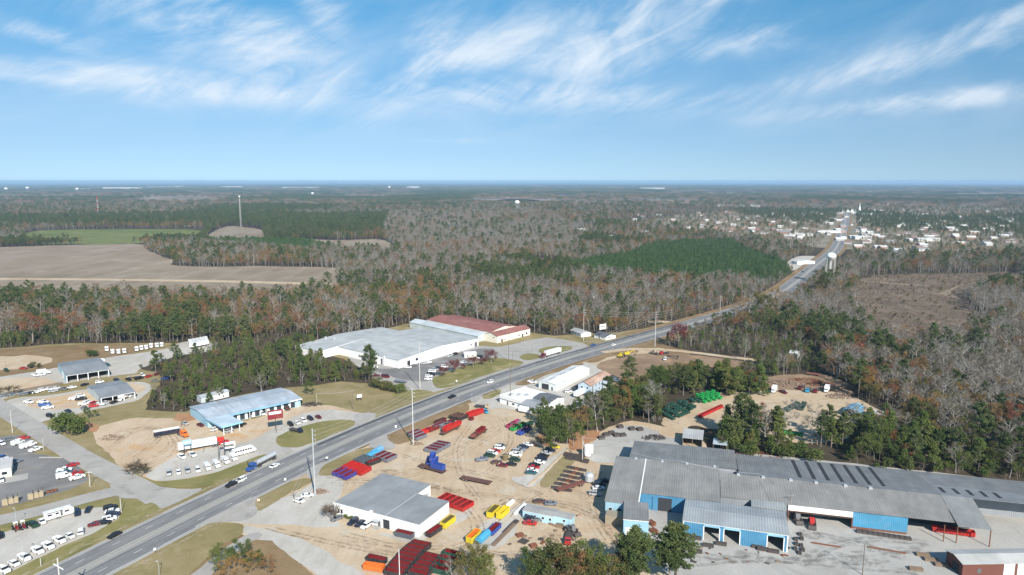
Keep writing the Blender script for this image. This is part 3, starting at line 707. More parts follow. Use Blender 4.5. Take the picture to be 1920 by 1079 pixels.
# bare worn strips along the highway verges
for off, a_, b_ in ((-13.4, 18, 46), (-13.6, 52, 80), (13.2, 22, 40), (-13.0, 84, 120), (13.6, 60, 100)):
    LAYER[0] += .0035; structure(put('worn_strip', ribbon('worn_strip', offset(HW, off)[a_:b_], -.55, .55, ZR + .03 + LAYER[0] * .01, 'pale_rut')))
CLEAR.append(PP([(1236, 745), (1300, 735), (1360, 740), (1362, 800), (1345, 835), (1285, 838), (1240, 800)]))
CLEAR.append(PP([(1572, 752), (1615, 755), (1682, 770), (1690, 800), (1640, 812), (1575, 806)]))
# ------------------------------------------------------------------ trees
def tris(c, size, rs, flat=0.0, elong=1.0):
    """leaf-sized triangles round the points c"""
    n = len(c)
    d = rs.normal(size=(n, 3)); d[:, 2] *= (1 - flat); d /= np.linalg.norm(d, axis=1)[:, None] + 1e-9
    e = np.cross(d, rs.normal(size=(n, 3))); e /= np.linalg.norm(e, axis=1)[:, None] + 1e-9
    s = (size * rs.uniform(.6, 1.3, n))[:, None]
    v = np.stack([c - d * s * .6 * elong, c + d * s * .6 * elong + e * s * .12, c + e * s * .75], 1)
    return v.reshape(-1, 3)


def tree_mesh(name, segs, leaves, mats):
    """segs: list of (a, b, r0, r1) limbs; leaves: (k*3, 3) triangle corners"""
    mb = MB()
    for a, b, r0, r1 in segs: mb.tube(a, b, r0, r1, 5 if r0 > .12 else 3, 0, False)
    nv = len(mb.v)
    V_ = np.vstack([np.array(mb.v).reshape(-1, 3), leaves]) if len(leaves) else np.array(mb.v)
    me = bpy.data.meshes.new(name)
    F_ = mb.f + [(nv + 3 * i, nv + 3 * i + 1, nv + 3 * i + 2) for i in range(len(leaves) // 3)]
    me.from_pydata(V_.tolist(), [], F_)
    for k in mats: me.materials.append(MATS[k])
    me.polygons.foreach_set('material_index', [0] * len(mb.f) + [1] * (len(leaves) // 3))
    me.update(); return me


def gen_pine(seed, H=24, n=1500, ls=.55, young=False):
    rs = np.random.default_rng(seed); segs = []; cl = []
    lean = rs.normal(0, .02, 2)
    def ax(t): return np.array([lean[0] * H * t * t + .35 * math.sin(3 * t + seed), lean[1] * H * t * t, H * t])
    for i in range(6): segs.append((ax(i / 6), ax((i + 1) / 6), .26 * (1 - .15 * i), .26 * (1 - .15 * (i + 1))))
    t0 = .12 if young else rs.uniform(.24, .42)
    nb = 30 if young else 36
    for i in range(nb):
        t = t0 + (1 - t0) * ((i + rs.uniform(0, .8)) / nb)
        q = (t - t0) / (1 - t0)
        ln = (3.0 * (1 - q) ** .8 + .25) if young else (4.3 * math.sin(math.pi * min(.97, .26 + .74 * q)) ** .8 * rs.uniform(.55, 1.15) + .4)
        a = rs.uniform(0, 6.28); up = rs.uniform(-.05, .4) + .3 * q
        b = ax(t); e = b + ln * np.array([math.cos(a), math.sin(a), up])
        segs.append((b, e, .07, .025))
        for f in ((.45, .75, 1.0) if not young else (.55, 1.0)):
            cl.append((b + (e - b) * f, .62 + .42 * f * rs.uniform(.8, 1.2)))
    cl.append((ax(1.0), .7)); cl.append((ax(.97), .9))
    per = max(3, n // len(cl)); pts = []
    for c, r in cl:
        d = rs.normal(size=(per, 3)); d /= np.linalg.norm(d, axis=1)[:, None]
        pts.append(c + d * (r * rs.uniform(.35, 1.05, (per, 1))) * (1, 1, .8))
    return segs, tris(np.vstack(pts), ls, rs, .2, 1.5)


def skeleton(rs, H, spread, levels=3, nb=(9, 4, 4), t0=.32, r=.17):
    segs = []; tips = []
    top = np.array([rs.normal(0, .05) * H, rs.normal(0, .05) * H, H * .82])
    pts = [np.zeros(3), top * .35 + rs.normal(0, .2, 3) * (1, 1, 0), top * .7 + rs.normal(0, .3, 3) * (1, 1, 0), top]
    rr = [r, r * .8, r * .5, r * .18]
    for i in range(3): segs.append((pts[i], pts[i + 1], rr[i], rr[i + 1]))
    def at(t):
        k = min(2, int(t * 3)); f = t * 3 - k; return pts[k] * (1 - f) + pts[k + 1] * f
    def grow(b, d, ln, rad, lv):
        m = b + d * ln * .55 + rs.normal(0, .04, 3) * ln; e = b + d * ln + np.array([0, 0, .14 * ln]) + rs.normal(0, .05, 3) * ln
        if lv >= 2: segs.append((b, e, rad, rad * .4))
        else: segs.append((b, m, rad, rad * .7)); segs.append((m, e, rad * .7, rad * .35))
        if lv + 1 >= levels: tips.append((b, e)); return
        for j in range(nb[lv + 1]):
            f = rs.uniform(.35, 1.0); o = b + (e - b) * f
            dd = d + rs.normal(0, .55, 3); dd[2] = abs(dd[2]) * .6 + .25; dd /= np.linalg.norm(dd)
            grow(o, dd, ln * rs.uniform(.42, .62), rad * .5, lv + 1)
        tips.append((m, e))
    for i in range(nb[0]):
        t = t0 + (1 - t0) * (i + rs.uniform(0, 1)) / nb[0]
        a = i * 2.4 + rs.uniform(-.5, .5); up = rs.uniform(.45, .95)
        d = np.array([math.cos(a), math.sin(a), up]); d /= np.linalg.norm(d)
        grow(at(t), d, spread * (1.15 - .55 * (t - t0) / (1 - t0)) * rs.uniform(.75, 1.15), r * .42, 0)
    grow(top, np.array([0, 0, 1.0]), spread * .35, r * .2, 1)
    return segs, tips


def gen_bare(seed, H=23, twigs=500, width=.07, spread=5.2, nb=(9, 4, 3)):
    rs = np.random.default_rng(seed)
    segs, tips = skeleton(rs, H, spread, 3, nb)
    b = np.array([t[0] for t in tips]); e = np.array([t[1] for t in tips])
    k = rs.integers(0, len(b), twigs); f = rs.uniform(.2, 1, (twigs, 1))
    o = b[k] * (1 - f) + e[k] * f
    d = (e[k] - b[k]); d /= np.linalg.norm(d, axis=1)[:, None]
    d = d + rs.normal(0, .6, (twigs, 3)); d[:, 2] += .25; d /= np.linalg.norm(d, axis=1)[:, None]
    ln = rs.uniform(.7, 1.9, (twigs, 1)); s = np.cross(d, rs.normal(size=(twigs, 3))); s /= np.linalg.norm(s, axis=1)[:, None]
    return segs, np.stack([o - s * width, o + s * width, o + d * ln], 1).reshape(-1, 3)


def gen_leafy(seed, H=17, n=900, ls=.5, spread=5.0, dense=1.0, nb=(9, 4, 3), t0=.28):
    rs = np.random.default_rng(seed)
    segs, tips = skeleton(rs, H, spread, 3, nb, t0)
    b = np.array([t[0] for t in tips]); e = np.array([t[1] for t in tips])
    keep = rs.random(len(b)) < dense; b, e = b[keep], e[keep]
    k = rs.integers(0, len(b), n); f = rs.uniform(.3, 1.1, (n, 1))
    o = b[k] * (1 - f) + e[k] * f + rs.normal(0, .42, (n, 3))
    return segs, tris(o, ls, rs, 0, 1.0)


def gen_shrub(seed, H=3.2, n=420, ls=.42):
    rs = np.random.default_rng(seed); segs = []; pts = []
    for i in range(7):
        a = rs.uniform(0, 6.28); r = rs.uniform(.1, 1.0) * H * .42
        e = np.array([r * math.cos(a), r * math.sin(a), H * rs.uniform(.45, .9)])
        segs.append((np.array([0, 0, 0.]), e, .06, .02))
        d = rs.normal(size=(n // 7, 3)); d /= np.linalg.norm(d, axis=1)[:, None]
        pts.append(e + d * H * .3 * rs.uniform(.4, 1.05, (n // 7, 1)))
    return segs, tris(np.vstack(pts), ls, rs)


KINDS = {
    # kind: name, trunk material, crown material, generator, category
    'pine': ('pine_tree', 'bark', 'pine_needles', lambda s, q: gen_pine(s, 20, int(2000 * q), .56 / q ** .25)),
    'bushy': ('bushy_pine', 'bark', 'bushy_needles', lambda s, q: gen_pine(s, 13, int(1500 * q), .54 / q ** .25, True)),
    'young': ('young_pine', 'bark', 'young_pine_needles', lambda s, q: gen_pine(s, 11, int(900 * q), .52 / q ** .25, True)),
    'bare': ('bare_tree', 'pale_bark', 'bare_twigs', lambda s, q: gen_bare(s, 19, int(900 * q), .036 / q ** .6, 4.2, (12, 4, 4) if q > .6 else (8, 3, 2))),
    'russet': ('russet_tree', 'bark', 'russet_leaves', lambda s, q: gen_leafy(s, 16, int(1100 * q), .42 / q ** .25, 5.0, .72, (9, 4, 3) if q > .6 else (6, 3, 2))),
    'olive': ('olive_leaved_tree', 'bark', 'olive_leaves', lambda s, q: gen_leafy(s, 15, int(1400 * q), .46 / q ** .25, 4.8, .9, (9, 4, 3) if q > .6 else (6, 3, 2))),
    'green': ('green_tree', 'bark', 'green_leaves', lambda s, q: gen_leafy(s, 13, int(1700 * q), .48 / q ** .25, 4.4, 1.0, (10, 4, 3) if q > .6 else (7, 3, 2), .2)),
    'yellow': ('yellow_tree', 'bark', 'yellow_leaves', lambda s, q: gen_leafy(s, 16, int(1200 * q), .55 / q ** .25, 4.8, .9, (9, 4, 3) if q > .6 else (6, 3, 2))),
    'wine': ('wine_red_tree', 'bark', 'wine_leaves', lambda s, q: gen_leafy(s, 5.5, int(700 * q), .34 / q ** .25, 2.3, 1.0, (8, 3, 3), .22)),
    'shrub': ('shrub', 'bark', 'olive_leaves', lambda s, q: gen_shrub(s, 3.2, int(420 * q), .40 / q ** .25)),
    'gshrub': ('green_shrub', 'bark', 'green_leaves', lambda s, q: gen_shrub(s, 3.4, int(480 * q), .40 / q ** .25)),
    'thicket': ('thicket_bush', 'bark', 'thicket_twigs', lambda s, q: gen_bare(s, 3.6, int(260 * q), .035, 1.6, (8, 3, 2))),
}
TREE = {}


def near_parts(kind, var):
    key = (kind, var)
    if key not in TREE:
        name, tm, cm, g = KINDS[kind]
        segs, lv = g(100 + 17 * var + 1000 * (list(KINDS).index(kind)), 1.9)
        big = [s for s in segs if s[2] > .085] or segs[:3]; small = [s for s in segs if s[2] <= .085]
        TREE[key] = (tree_mesh('trunk', big, np.zeros((0, 3)), [tm, cm]), tree_mesh('crown', small, lv, [tm, cm]))
    return TREE[key]


TREECOUNT = {}


def tree(kind, xy, scale, label, group, seed=0, sz=1.0):
    name = KINDS[kind][0]
    tm, cm = near_parts(kind, seed % 5)
    o = empty(name, xy, seed * 2.399 % 6.283, label, 'bush' if 'shrub' in kind or kind == 'thicket' else 'tree', group, 0.0)
    o.scale = (scale * sz, scale * sz, scale)
    put('trunk', tm, o); put('crown', cm, o)
    TREECOUNT[kind] = TREECOUNT.get(kind, 0) + 1
    return o


def far_collection(kind, q, nv=3, pack=None):
    """tree meshes for the woods that nobody could count; pack = (how many, tile width) makes little groves"""
    c = bpy.data.collections.new('woods_' + kind + str(pack))
    name, tm, cm, g = KINDS[kind]
    for v in range(nv):
        segs, lv = g(500 + 31 * v + 77 * list(KINDS).index(kind), q)
        if pack:
            rs = np.random.default_rng(v + 3); S2, L2 = [], []
            k = int(math.sqrt(pack[0]))
            for i in range(k):
                for j in range(k):
                    s, l = g(900 + 13 * (i * k + j) + v * 101, q)
                    off = np.array([(i + .5 + rs.uniform(-.45, .45)) / k - .5, (j + .5 + rs.uniform(-.45, .45)) / k - .5, 0]) * pack[1]
                    f = rs.uniform(.75, 1.2)
                    S2 += [(np.array(a) * f + off, np.array(b) * f + off, r0 * 1.4, r1 * 1.4) for a, b, r0, r1 in s if r0 > pack[2]]
                    if len(l): L2.append(l * f + off)
            segs, lv = S2, np.vstack(L2)
        o = bpy.data.objects.new('woods_member', tree_mesh('woods_member', segs, lv, [tm, cm])); c.objects.link(o)
    return c


def scatter(name, coll, pts, scl, label, sz=None):
    """one stuff object whose points carry the woods"""
    n = len(pts)
    me = bpy.data.meshes.new(name)
    me.from_pydata([(float(a), float(b), 0.0) for a, b in pts], [], [])
    rs = np.random.default_rng(n + 5)
    at = me.attributes.new('rot', 'FLOAT_VECTOR', 'POINT')
    r = np.zeros((n, 3), np.float32); r[:, 2] = rs.uniform(0, 6.283, n); at.data.foreach_set('vector', r.ravel())
    at = me.attributes.new('scl', 'FLOAT_VECTOR', 'POINT')
    s = np.repeat(np.asarray(scl, np.float32)[:, None], 3, 1); s[:, 2] *= rs.uniform(.88, 1.12, n)
    at.data.foreach_set('vector', s.astype(np.float32).ravel())
    at = me.attributes.new('idx', 'INT', 'POINT'); at.data.foreach_set('value', rs.integers(0, len(coll.objects), n).astype(np.int32))
    o = put(name, me); o['kind'] = 'stuff'; o['label'] = label; o['category'] = 'woods'
    g = bpy.data.node_groups.new(name, 'GeometryNodeTree')
    g.interface.new_socket('Geometry', in_out='INPUT', socket_type='NodeSocketGeometry')
    g.interface.new_socket('Geometry', in_out='OUTPUT', socket_type='NodeSocketGeometry')
    N, L = g.nodes, g.links
    gi, go = N.new('NodeGroupInput'), N.new('NodeGroupOutput')
    ci = N.new('GeometryNodeCollectionInfo'); ci.inputs['Collection'].default_value = coll
    ci.inputs['Separate Children'].default_value = True; ci.inputs['Reset Children'].default_value = True
    ip = N.new('GeometryNodeInstanceOnPoints'); ip.inputs['Pick Instance'].default_value = True
    def attr(nm, ty):
        a = N.new('GeometryNodeInputNamedAttribute'); a.data_type = ty; a.inputs['Name'].default_value = nm
        return next(s for s in a.outputs if s.enabled and s.name == 'Attribute')
    L.new(gi.outputs[0], ip.inputs['Points']); L.new(ci.outputs[0], ip.inputs['Instance'])
    L.new(attr('idx', 'INT'), ip.inputs['Instance Index']); L.new(attr('rot', 'FLOAT_VECTOR'), ip.inputs['Rotation']); L.new(attr('scl', 'FLOAT_VECTOR'), ip.inputs['Scale'])
    L.new(ip.outputs[0], go.inputs[0])
    o.modifiers.new('woods', 'NODES').node_group = g
    return o


# ---- where the woods stand
HWAY = HW[::3]
def open_ground(x, y):
    m = np.zeros(len(x), bool)
    for p in CLEAR: m |= inside(x, y, p)
    hd_ = polydist(x, y, HWAY); m |= (hd_ < 14) | ((hd_ < 17) & (y > 640))
    m |= polydist(x, y, DIRTROAD[::4]) < 6
    m |= polydist(x, y, SIDE1[::4]) < 12
    far = (y > 1000) & (y < 5000)
    if far.any():
        m |= far & (polydist(x, y, HWAY) < 30)
        for px, py in TW:
            g = P(px, py + 3); u = g / np.linalg.norm(g)
            a = (g[0] - x) * u[0] + (g[1] - y) * u[1]; b = np.abs((g[0] - x) * u[1] - (g[1] - y) * u[0])
            m |= far & (b < 12) & (a > -14) & (a < 62)
    return m


Z_PLANT = PP([(1046, 500), (1110, 490), (1180, 480), (1232, 459), (1372, 455), (1404, 474), (1478, 499), (1482, 516), (1446, 533), (1370, 531), (1200, 527), (1100, 517)])
Z_PLANT2 = PP([(350, 458), (430, 447), (480, 449), (560, 453), (640, 468), (560, 477), (470, 466)])
Z_GREEN = [PP(q) for q in ([(262, 692), (300, 668), (345, 655), (400, 648), (470, 640), (560, 628), (592, 640), (640, 672), (700, 712), (660, 720), (595, 724), (530, 730), (430, 745), (345, 775), (275, 770), (280, 742), (300, 722), (305, 700)],
                           [(-200, 660), (0, 654), (90, 647), (150, 644), (150, 628), (60, 630), (-200, 640)],
                           [(1160, 735), (1290, 690), (1420, 685), (1480, 690), (1440, 722), (1330, 745), (1240, 785), (1175, 790), (1100, 800)],
                           [(1300, 840), (1290, 800), (1340, 805), (1470, 835), (1570, 835), (1650, 815), (1760, 850), (1860, 860), (1900, 905), (1700, 885), (1400, 852)],
                           [(1240, 612), (1330, 615), (1460, 630), (1560, 660), (1540, 700), (1430, 700), (1420, 680), (1300, 662), (1245, 655)])]
Z_BROWN = [PP(q) for q in ([(1005, 800), (1060, 782), (1130, 745), (1175, 788), (1150, 800), (1090, 815), (1040, 838), (1005, 820)],)]
Z_TOWN = PP([(1100, 420), (1250, 395), (1500, 380), (1990, 385), (1990, 480), (1700, 490), (1590, 475), (1500, 470), (1250, 430)])


def species(x, y, rs):
    n = len(x)
    a = vnoise(x, y, 160, 21); b = vnoise(x, y, 55, 22); c = vnoise(x, y, 300, 23); d = vnoise(x, y, 90, 24); r = rs.random(n)
    dist = np.hypot(x, y)
    pine = .10 + .55 * np.clip((a * .6 + b * .4 - .58) * 6, 0, 1)
    e = vnoise(x, y * .55, 520, 25); pine = np.where(dist > 1300, .05 + .85 * np.clip((e * .7 + c * .3 - .62) * 12, 0, 1), pine)
    russ = .16 + .40 * np.clip((d - .56) * 5, 0, 1)
    oli = .14 + .25 * np.clip((b - .62) * 5, 0, 1)
    fr = dist > 1100; russ = np.where(fr, .20 + .35 * np.clip((d - .5) * 4, 0, 1), russ); oli = np.where(fr, .20, oli); pine = np.where(fr, np.maximum(pine, .13), pine)
    k = np.full(n, 'bare', dtype='<U8')
    k[r < pine + russ + oli] = 'olive'; k[r < pine + russ] = 'russet'; k[r < pine] = 'pine'
    for p in Z_GREEN:
        m = inside(x, y, p); q = rs.random(n)
        k[m] = np.where(q < .16, 'pine', np.where(q < .56, 'bushy', np.where(q < .80, 'green', np.where(q < .92, 'olive', np.where(q < .97, 'bare', 'russet')))))[m]
    m = inside(x, y, Z_BROWN[0]); k[m] = np.where(rs.random(n) < .75, 'green', 'pine')[m]
    west = (x < -60) & (y > 560) & (y < 800); q = rs.random(n)
    k[west & (q < .30)] = 'russet'; k[west & (q > .90)] = 'pine'
    east = (x > 260) & (y < 700) & ~np.any([inside(x, y, p) for p in Z_GREEN], axis=0)
    k[east & (q > .25) & (k == 'pine')] = 'bare'
    fp = PP([(-160, 418), (100, 412), (300, 408), (420, 402), (560, 407), (700, 424), (740, 442), (600, 442), (500, 430), (400, 427), (200, 428), (-160, 432)]); m = inside(x, y, fp); k[m & (q < .8)] = 'pine'
    ye = PP([(655, 536), (720, 528), (790, 540), (780, 552), (700, 556), (650, 550)]); m = inside(x, y, ye); k[m & (q < .7)] = 'yellow'
    bz = PP([(730, 402), (1000, 396), (1120, 425), (1060, 484), (900, 500), (760, 480), (715, 445)]); m = inside(x, y, bz); k[m & (k == 'pine') & (q < .88)] = 'bare'
    k[east & (q < .6) & (k == 'olive')] = 'bare'; k[east & (q < .35) & (k == 'russet')] = 'bare'
    m = inside(x, y, Z_GREEN[4]); k[m] = np.where(q < .34, 'bare', np.where(q < .54, 'olive', np.where(q < .74, 'green', np.where(q < .90, 'bushy', 'pine'))))[m]
    k[inside(x, y, Z_PLANT) | inside(x, y, Z_PLANT2)] = 'young'
    return k


def grid(y0, y1, sp, rs, half=42):
    ys = np.arange(y0, y1, sp); X = []; Y = []
    for yy in ys:
        w = yy * math.tan(R_(half)) + 40; xs = np.arange(-w, w, sp)
        X.append(xs + rs.uniform(-.5, .5, len(xs)) * sp); Y.append(yy + rs.uniform(-.5, .5, len(xs)) * sp)
    return np.concatenate(X), np.concatenate(Y)


rs = np.random.default_rng(77)
x, y = grid(215, 1500, 5.0, rs)
d = np.hypot(x, y)
plan = inside(x, y, Z_PLANT) | inside(x, y, Z_PLANT2)
keep = ~open_ground(x, y)
keep &= (y > 300) | (x > 150)
town = inside(x, y, Z_TOWN)
keep &= ~(town & (rs.random(len(x)) < .5))
keep &= ~(inside(x, y, Z_GREEN[0]) & ((rs.random(len(x)) < .30) | (vnoise(x, y, 22, 41) > .74)))
x, y = x[keep], y[keep]
kind = species(x, y, rs)
# plantation: tight rows of young pines
xp, yp = grid(700, 1400, 4.3, rs); mp = (inside(xp, yp, Z_PLANT) | inside(xp, yp, Z_PLANT2)); xp, yp = xp[mp], yp[mp]
k2 = kind != 'young'; x, y, kind = x[k2], y[k2], kind[k2]
x = np.r_[x, xp]; y = np.r_[y, yp]; kind = np.r_[kind, np.full(len(xp), 'young')]
scl = np.clip(rs.normal(.92, .22, len(x)), .45, 1.5)
TALL = {'bushy': 1.15, 'pine': .95, 'bare': 1.0, 'russet': .95, 'olive': .85, 'green': .85, 'yellow': 1.0, 'young': 1.0}
scl *= np.array([TALL[k] for k in kind])
low = np.zeros(len(x), bool)
for p_ in Z_GREEN[:3] + [Z_GREEN[4]] + Z_BROWN: low |= inside(x, y, p_)
scl[low] *= np.where(rs.random(low.sum()) < .25, .70, .50)
scl *= np.where(low, 1, .78); scl[inside(x, y, Z_GREEN[0])] *= .82
hd_ = polydist(x, y, HWAY); scl[(hd_ < 45) & (y > 560)] *= .72

scl[inside(x, y, Z_GREEN[4])] *= .72; scl[inside(x, y, Z_TOWN)] *= .6
LABEL = {'pine': 'tall green pine', 'bushy': 'bushy bright green pine', 'bare': 'leafless grey tree', 'russet': 'half-bare russet tree',
         'olive': 'thin olive-green tree', 'green': 'dense dark green leafy tree', 'yellow': 'bright yellow-green tree', 'young': 'young dark green pine'}


def where(x, y):
    if inside(np.array([x]), np.array([y]), Z_GREEN[0])[0]: return 'in the green wood beside the white warehouse'
    if inside(np.array([x]), np.array([y]), Z_GREEN[1])[0]: return 'at the wood edge beyond the parked white trucks'
    if inside(np.array([x]), np.array([y]), Z_GREEN[2])[0]: return 'between the highway sheds and scrap yard'
    if inside(np.array([x]), np.array([y]), Z_GREEN[3])[0]: return 'between the scrap yard and the long factory'
    if inside(np.array([x]), np.array([y]), Z_GREEN[4])[0]: return 'between the highway and the dirt lane'
    if inside(np.array([x]), np.array([y]), Z_BROWN[0])[0]: return 'in the clump behind the parked yard cars'
    if inside(np.array([x]), np.array([y]), Z_PLANT)[0]: return 'on the big plantation by the highway'
    if inside(np.array([x]), np.array([y]), Z_PLANT2)[0]: return 'in the strip between the ploughed fields'
    if x > 130 and polydist(np.array([x]), np.array([y]), HWAY)[0] < 60: return 'along the highway near the water tower'
    if x > 150: return 'in the woods beyond the scrap yard'
    if x < -150 and y > 640 or x < -260: return 'in the woods beyond the truck yard'
    return 'in the woods behind the white warehouse'


vis = np.abs(x / y) < .80
LIMIT = {'bushy': 170, 'pine': 220, 'bare': 270, 'russet': 170, 'olive': 120, 'green': 130, 'yellow': 12, 'young': 120}
far_left = {}
for kd in LIMIT:
    idx = np.where((kind == kd))[0]
    o = idx[np.argsort(np.hypot(x[idx], y[idx]) + np.where(vis[idx], 0, 5000))]
    near, rest = o[:LIMIT[kd]], o[LIMIT[kd]:]
    for j, i in enumerate(near):
        w = where(x[i], y[i]); lb = LABEL[kd] + ' ' + w
        tree(kd, (x[i], y[i]), scl[i], lb, 'trees ' + w, int(i), rs.uniform(.9, 1.15))
    far_left[kd] = rest
WOODS = {'bushy': ('bushy_pine_woods', 'bushy green pines of the lower woods'), 'pine': ('pine_woods', 'dark green pines standing through the far woods'), 'bare': ('bare_woods', 'grey leafless trees of the far woods'), 'russet': ('russet_woods', 'russet and tan trees of the far woods'),
         'olive': ('olive_woods', 'olive-green trees of the far woods'), 'green': ('green_woods', 'leafy dark green trees of the far woods'), 'young': ('pine_plantation', 'dense dark green plantation of young pines')}
ex = {k: ([], [], []) for k in WOODS}
x2, y2 = grid(1500, 3200, 9.0, rs)
keep = ~open_ground(x2, y2); keep &= ~(inside(x2, y2, Z_TOWN) & (rs.random(len(x2)) < .55)); x2, y2 = x2[keep], y2[keep]; kd2 = species(x2, y2, rs)
for kd, (nm, lb) in WOODS.items():
    i = far_left.get(kd, np.zeros(0, int)); j = np.where(kd2 == kd)[0]
    px_, py_ = np.r_[x[i], x2[j]], np.r_[y[i], y2[j]]
    sc_ = np.r_[scl[i], np.clip(rs.normal(.88, .2, len(j)), .4, 1.4) * np.where(inside(x2[j], y2[j], Z_TOWN), .68, 1)]
    if len(px_): scatter(nm, far_collection(kd, .55, 4), np.stack([px_, py_], 1), sc_, lb)
# undergrowth in the woods
xs_, ys_ = grid(220, 900, 7.5, rs); m = ~open_ground(xs_, ys_) & ((ys_ > 300) | (xs_ > 150)) & (rs.random(len(xs_)) < .7)
q = rs.random(len(xs_)); mm = m & (q < .6)
scatter('undergrowth', far_collection('thicket', .6, 3), np.stack([xs_[mm], ys_[mm]], 1), rs.uniform(.6, 1.5, mm.sum()), 'brown twiggy undergrowth on the forest floor')
mm = m & (q >= .6)
scatter('green_undergrowth', far_collection('shrub', .5, 3), np.stack([xs_[mm], ys_[mm]], 1), rs.uniform(.5, 1.3, mm.sum()), 'low olive bushes on the forest floor')
# brush left on the cleared land
cc = CLEAR[[i for i, p_ in enumerate(CLEAR) if abs(p_[0][0] - P(1610, 518)[0]) < .01][0]]
xs_, ys_ = grid(520, 960, 6.0, rs); mm = inside(xs_, ys_, cc) & (rs.random(len(xs_)) < .75)
scatter('clear_cut_brush', far_collection('thicket', .5, 3), np.stack([xs_[mm], ys_[mm]], 1), rs.uniform(.25, .7, mm.sum()), 'low brown brush and slash on the clear-cut')
mm = inside(xs_, ys_, cc) & (rs.random(len(xs_)) < .2)
scatter('clear_cut_saplings', far_collection('shrub', .4, 3), np.stack([xs_[mm], ys_[mm]], 1), rs.uniform(.3, 1.0, mm.sum()), 'scattered olive saplings on the clear-cut')
cm = PP([(40, 458), (50, 433), (180, 430), (392, 430), (376, 452), (200, 459)]); xs_, ys_ = grid(1250, 1750, 6.5, rs); mm = inside(xs_, ys_, cm)
scatter('meadow_saplings', far_collection('young', .12, 3), np.stack([xs_[mm], ys_[mm]], 1), rs.uniform(.05, .10, mm.sum()), 'rows of tiny pine saplings on the green meadow')
# groves beyond
x3, y3 = grid(3200, 6000, 30, rs); keep = ~open_ground(x3, y3); keep &= ~(inside(x3, y3, Z_TOWN) & (rs.random(len(x3)) < .4)); x3, y3 = x3[keep], y3[keep]; k3 = species(x3, y3, rs)
x4, y4 = grid(6000, 19000, 105, rs, 40); keep = ~open_ground(x4, y4); x4, y4 = x4[keep], y4[keep]
x4, y4 = x4[np.hypot(x4, y4) < 19200], y4[np.hypot(x4, y4) < 19200]; k4 = species(x4, y4, rs)
for kd, g in (('pine', .10), ('bare', .10), ('russet', .10)):
    m3 = (k3 == kd) | ((kd == 'russet') & (k3 == 'olive')); m4 = (k4 == kd) | ((kd == 'russet') & (k4 == 'olive'))
    scatter('distant_' + kd + '_woods', far_collection(kd, g, 3, (9, 30, .12)), np.stack([x3[m3], y3[m3]], 1), rs.uniform(.75, 1.0, m3.sum()), 'woods of ' + {'pine': 'dark pines', 'bare': 'bare grey trees', 'russet': 'brownish trees'}[kd] + ' on the plain')
    scatter('horizon_' + kd + '_woods', far_collection(kd, .06, 2, (36, 105, .3)), np.stack([x4[m4], y4[m4]], 1), rs.uniform(.9, 1.1, m4.sum()), 'woods of ' + {'pine': 'dark pines', 'bare': 'bare grey trees', 'russet': 'brownish trees'}[kd] + ' towards the horizon')
print('trees', TREECOUNT, {k: len(v) for k, v in far_left.items()}, len(x2), len(x3), len(x4))
# ------------------------------------------------------------------ kinds of vehicle, container and gear (x forward, origin on the ground)
ALLV = []


def wheel_mesh(r, w):
    mb = MB(); mb.tube((0, -w / 2, 0), (0, w / 2, 0), r, r, 12, 0); mb.tube((0, -w / 2 - .02, 0), (0, w / 2 + .02, 0), r * .55, r * .55, 8, 1)
    return mb.mesh('wheel', ['tyre', 'rim_metal'])


WH = {'car': wheel_mesh(.34, .24), 'truck': wheel_mesh(.40, .28), 'big': wheel_mesh(.52, .32), 'tractor': wheel_mesh(.85, .5)}


def loft(mb, rows, mi=0):
    """rows: list of (x, half width bottom, half width top, z0, z1) sections joined into a body"""
    vs = []
    for x, wb, wt, z0, z1 in rows: vs += [(x, -wb, z0), (x, wb, z0), (x, wt, z1), (x, -wt, z1)]
    fs = []
    for i in range(len(rows) - 1):
        a, b = i * 4, i * 4 + 4
        fs += [(a + j, a + (j + 1) % 4, b + (j + 1) % 4, b + j) for j in range(4)]
    e = (len(rows) - 1) * 4
    fs += [(3, 2, 1, 0), (e, e + 1, e + 2, e + 3)]
    mb.add(vs, fs, mi); return mb


PROTO = {}


def proto(kind, **parts): PROTO[kind] = parts


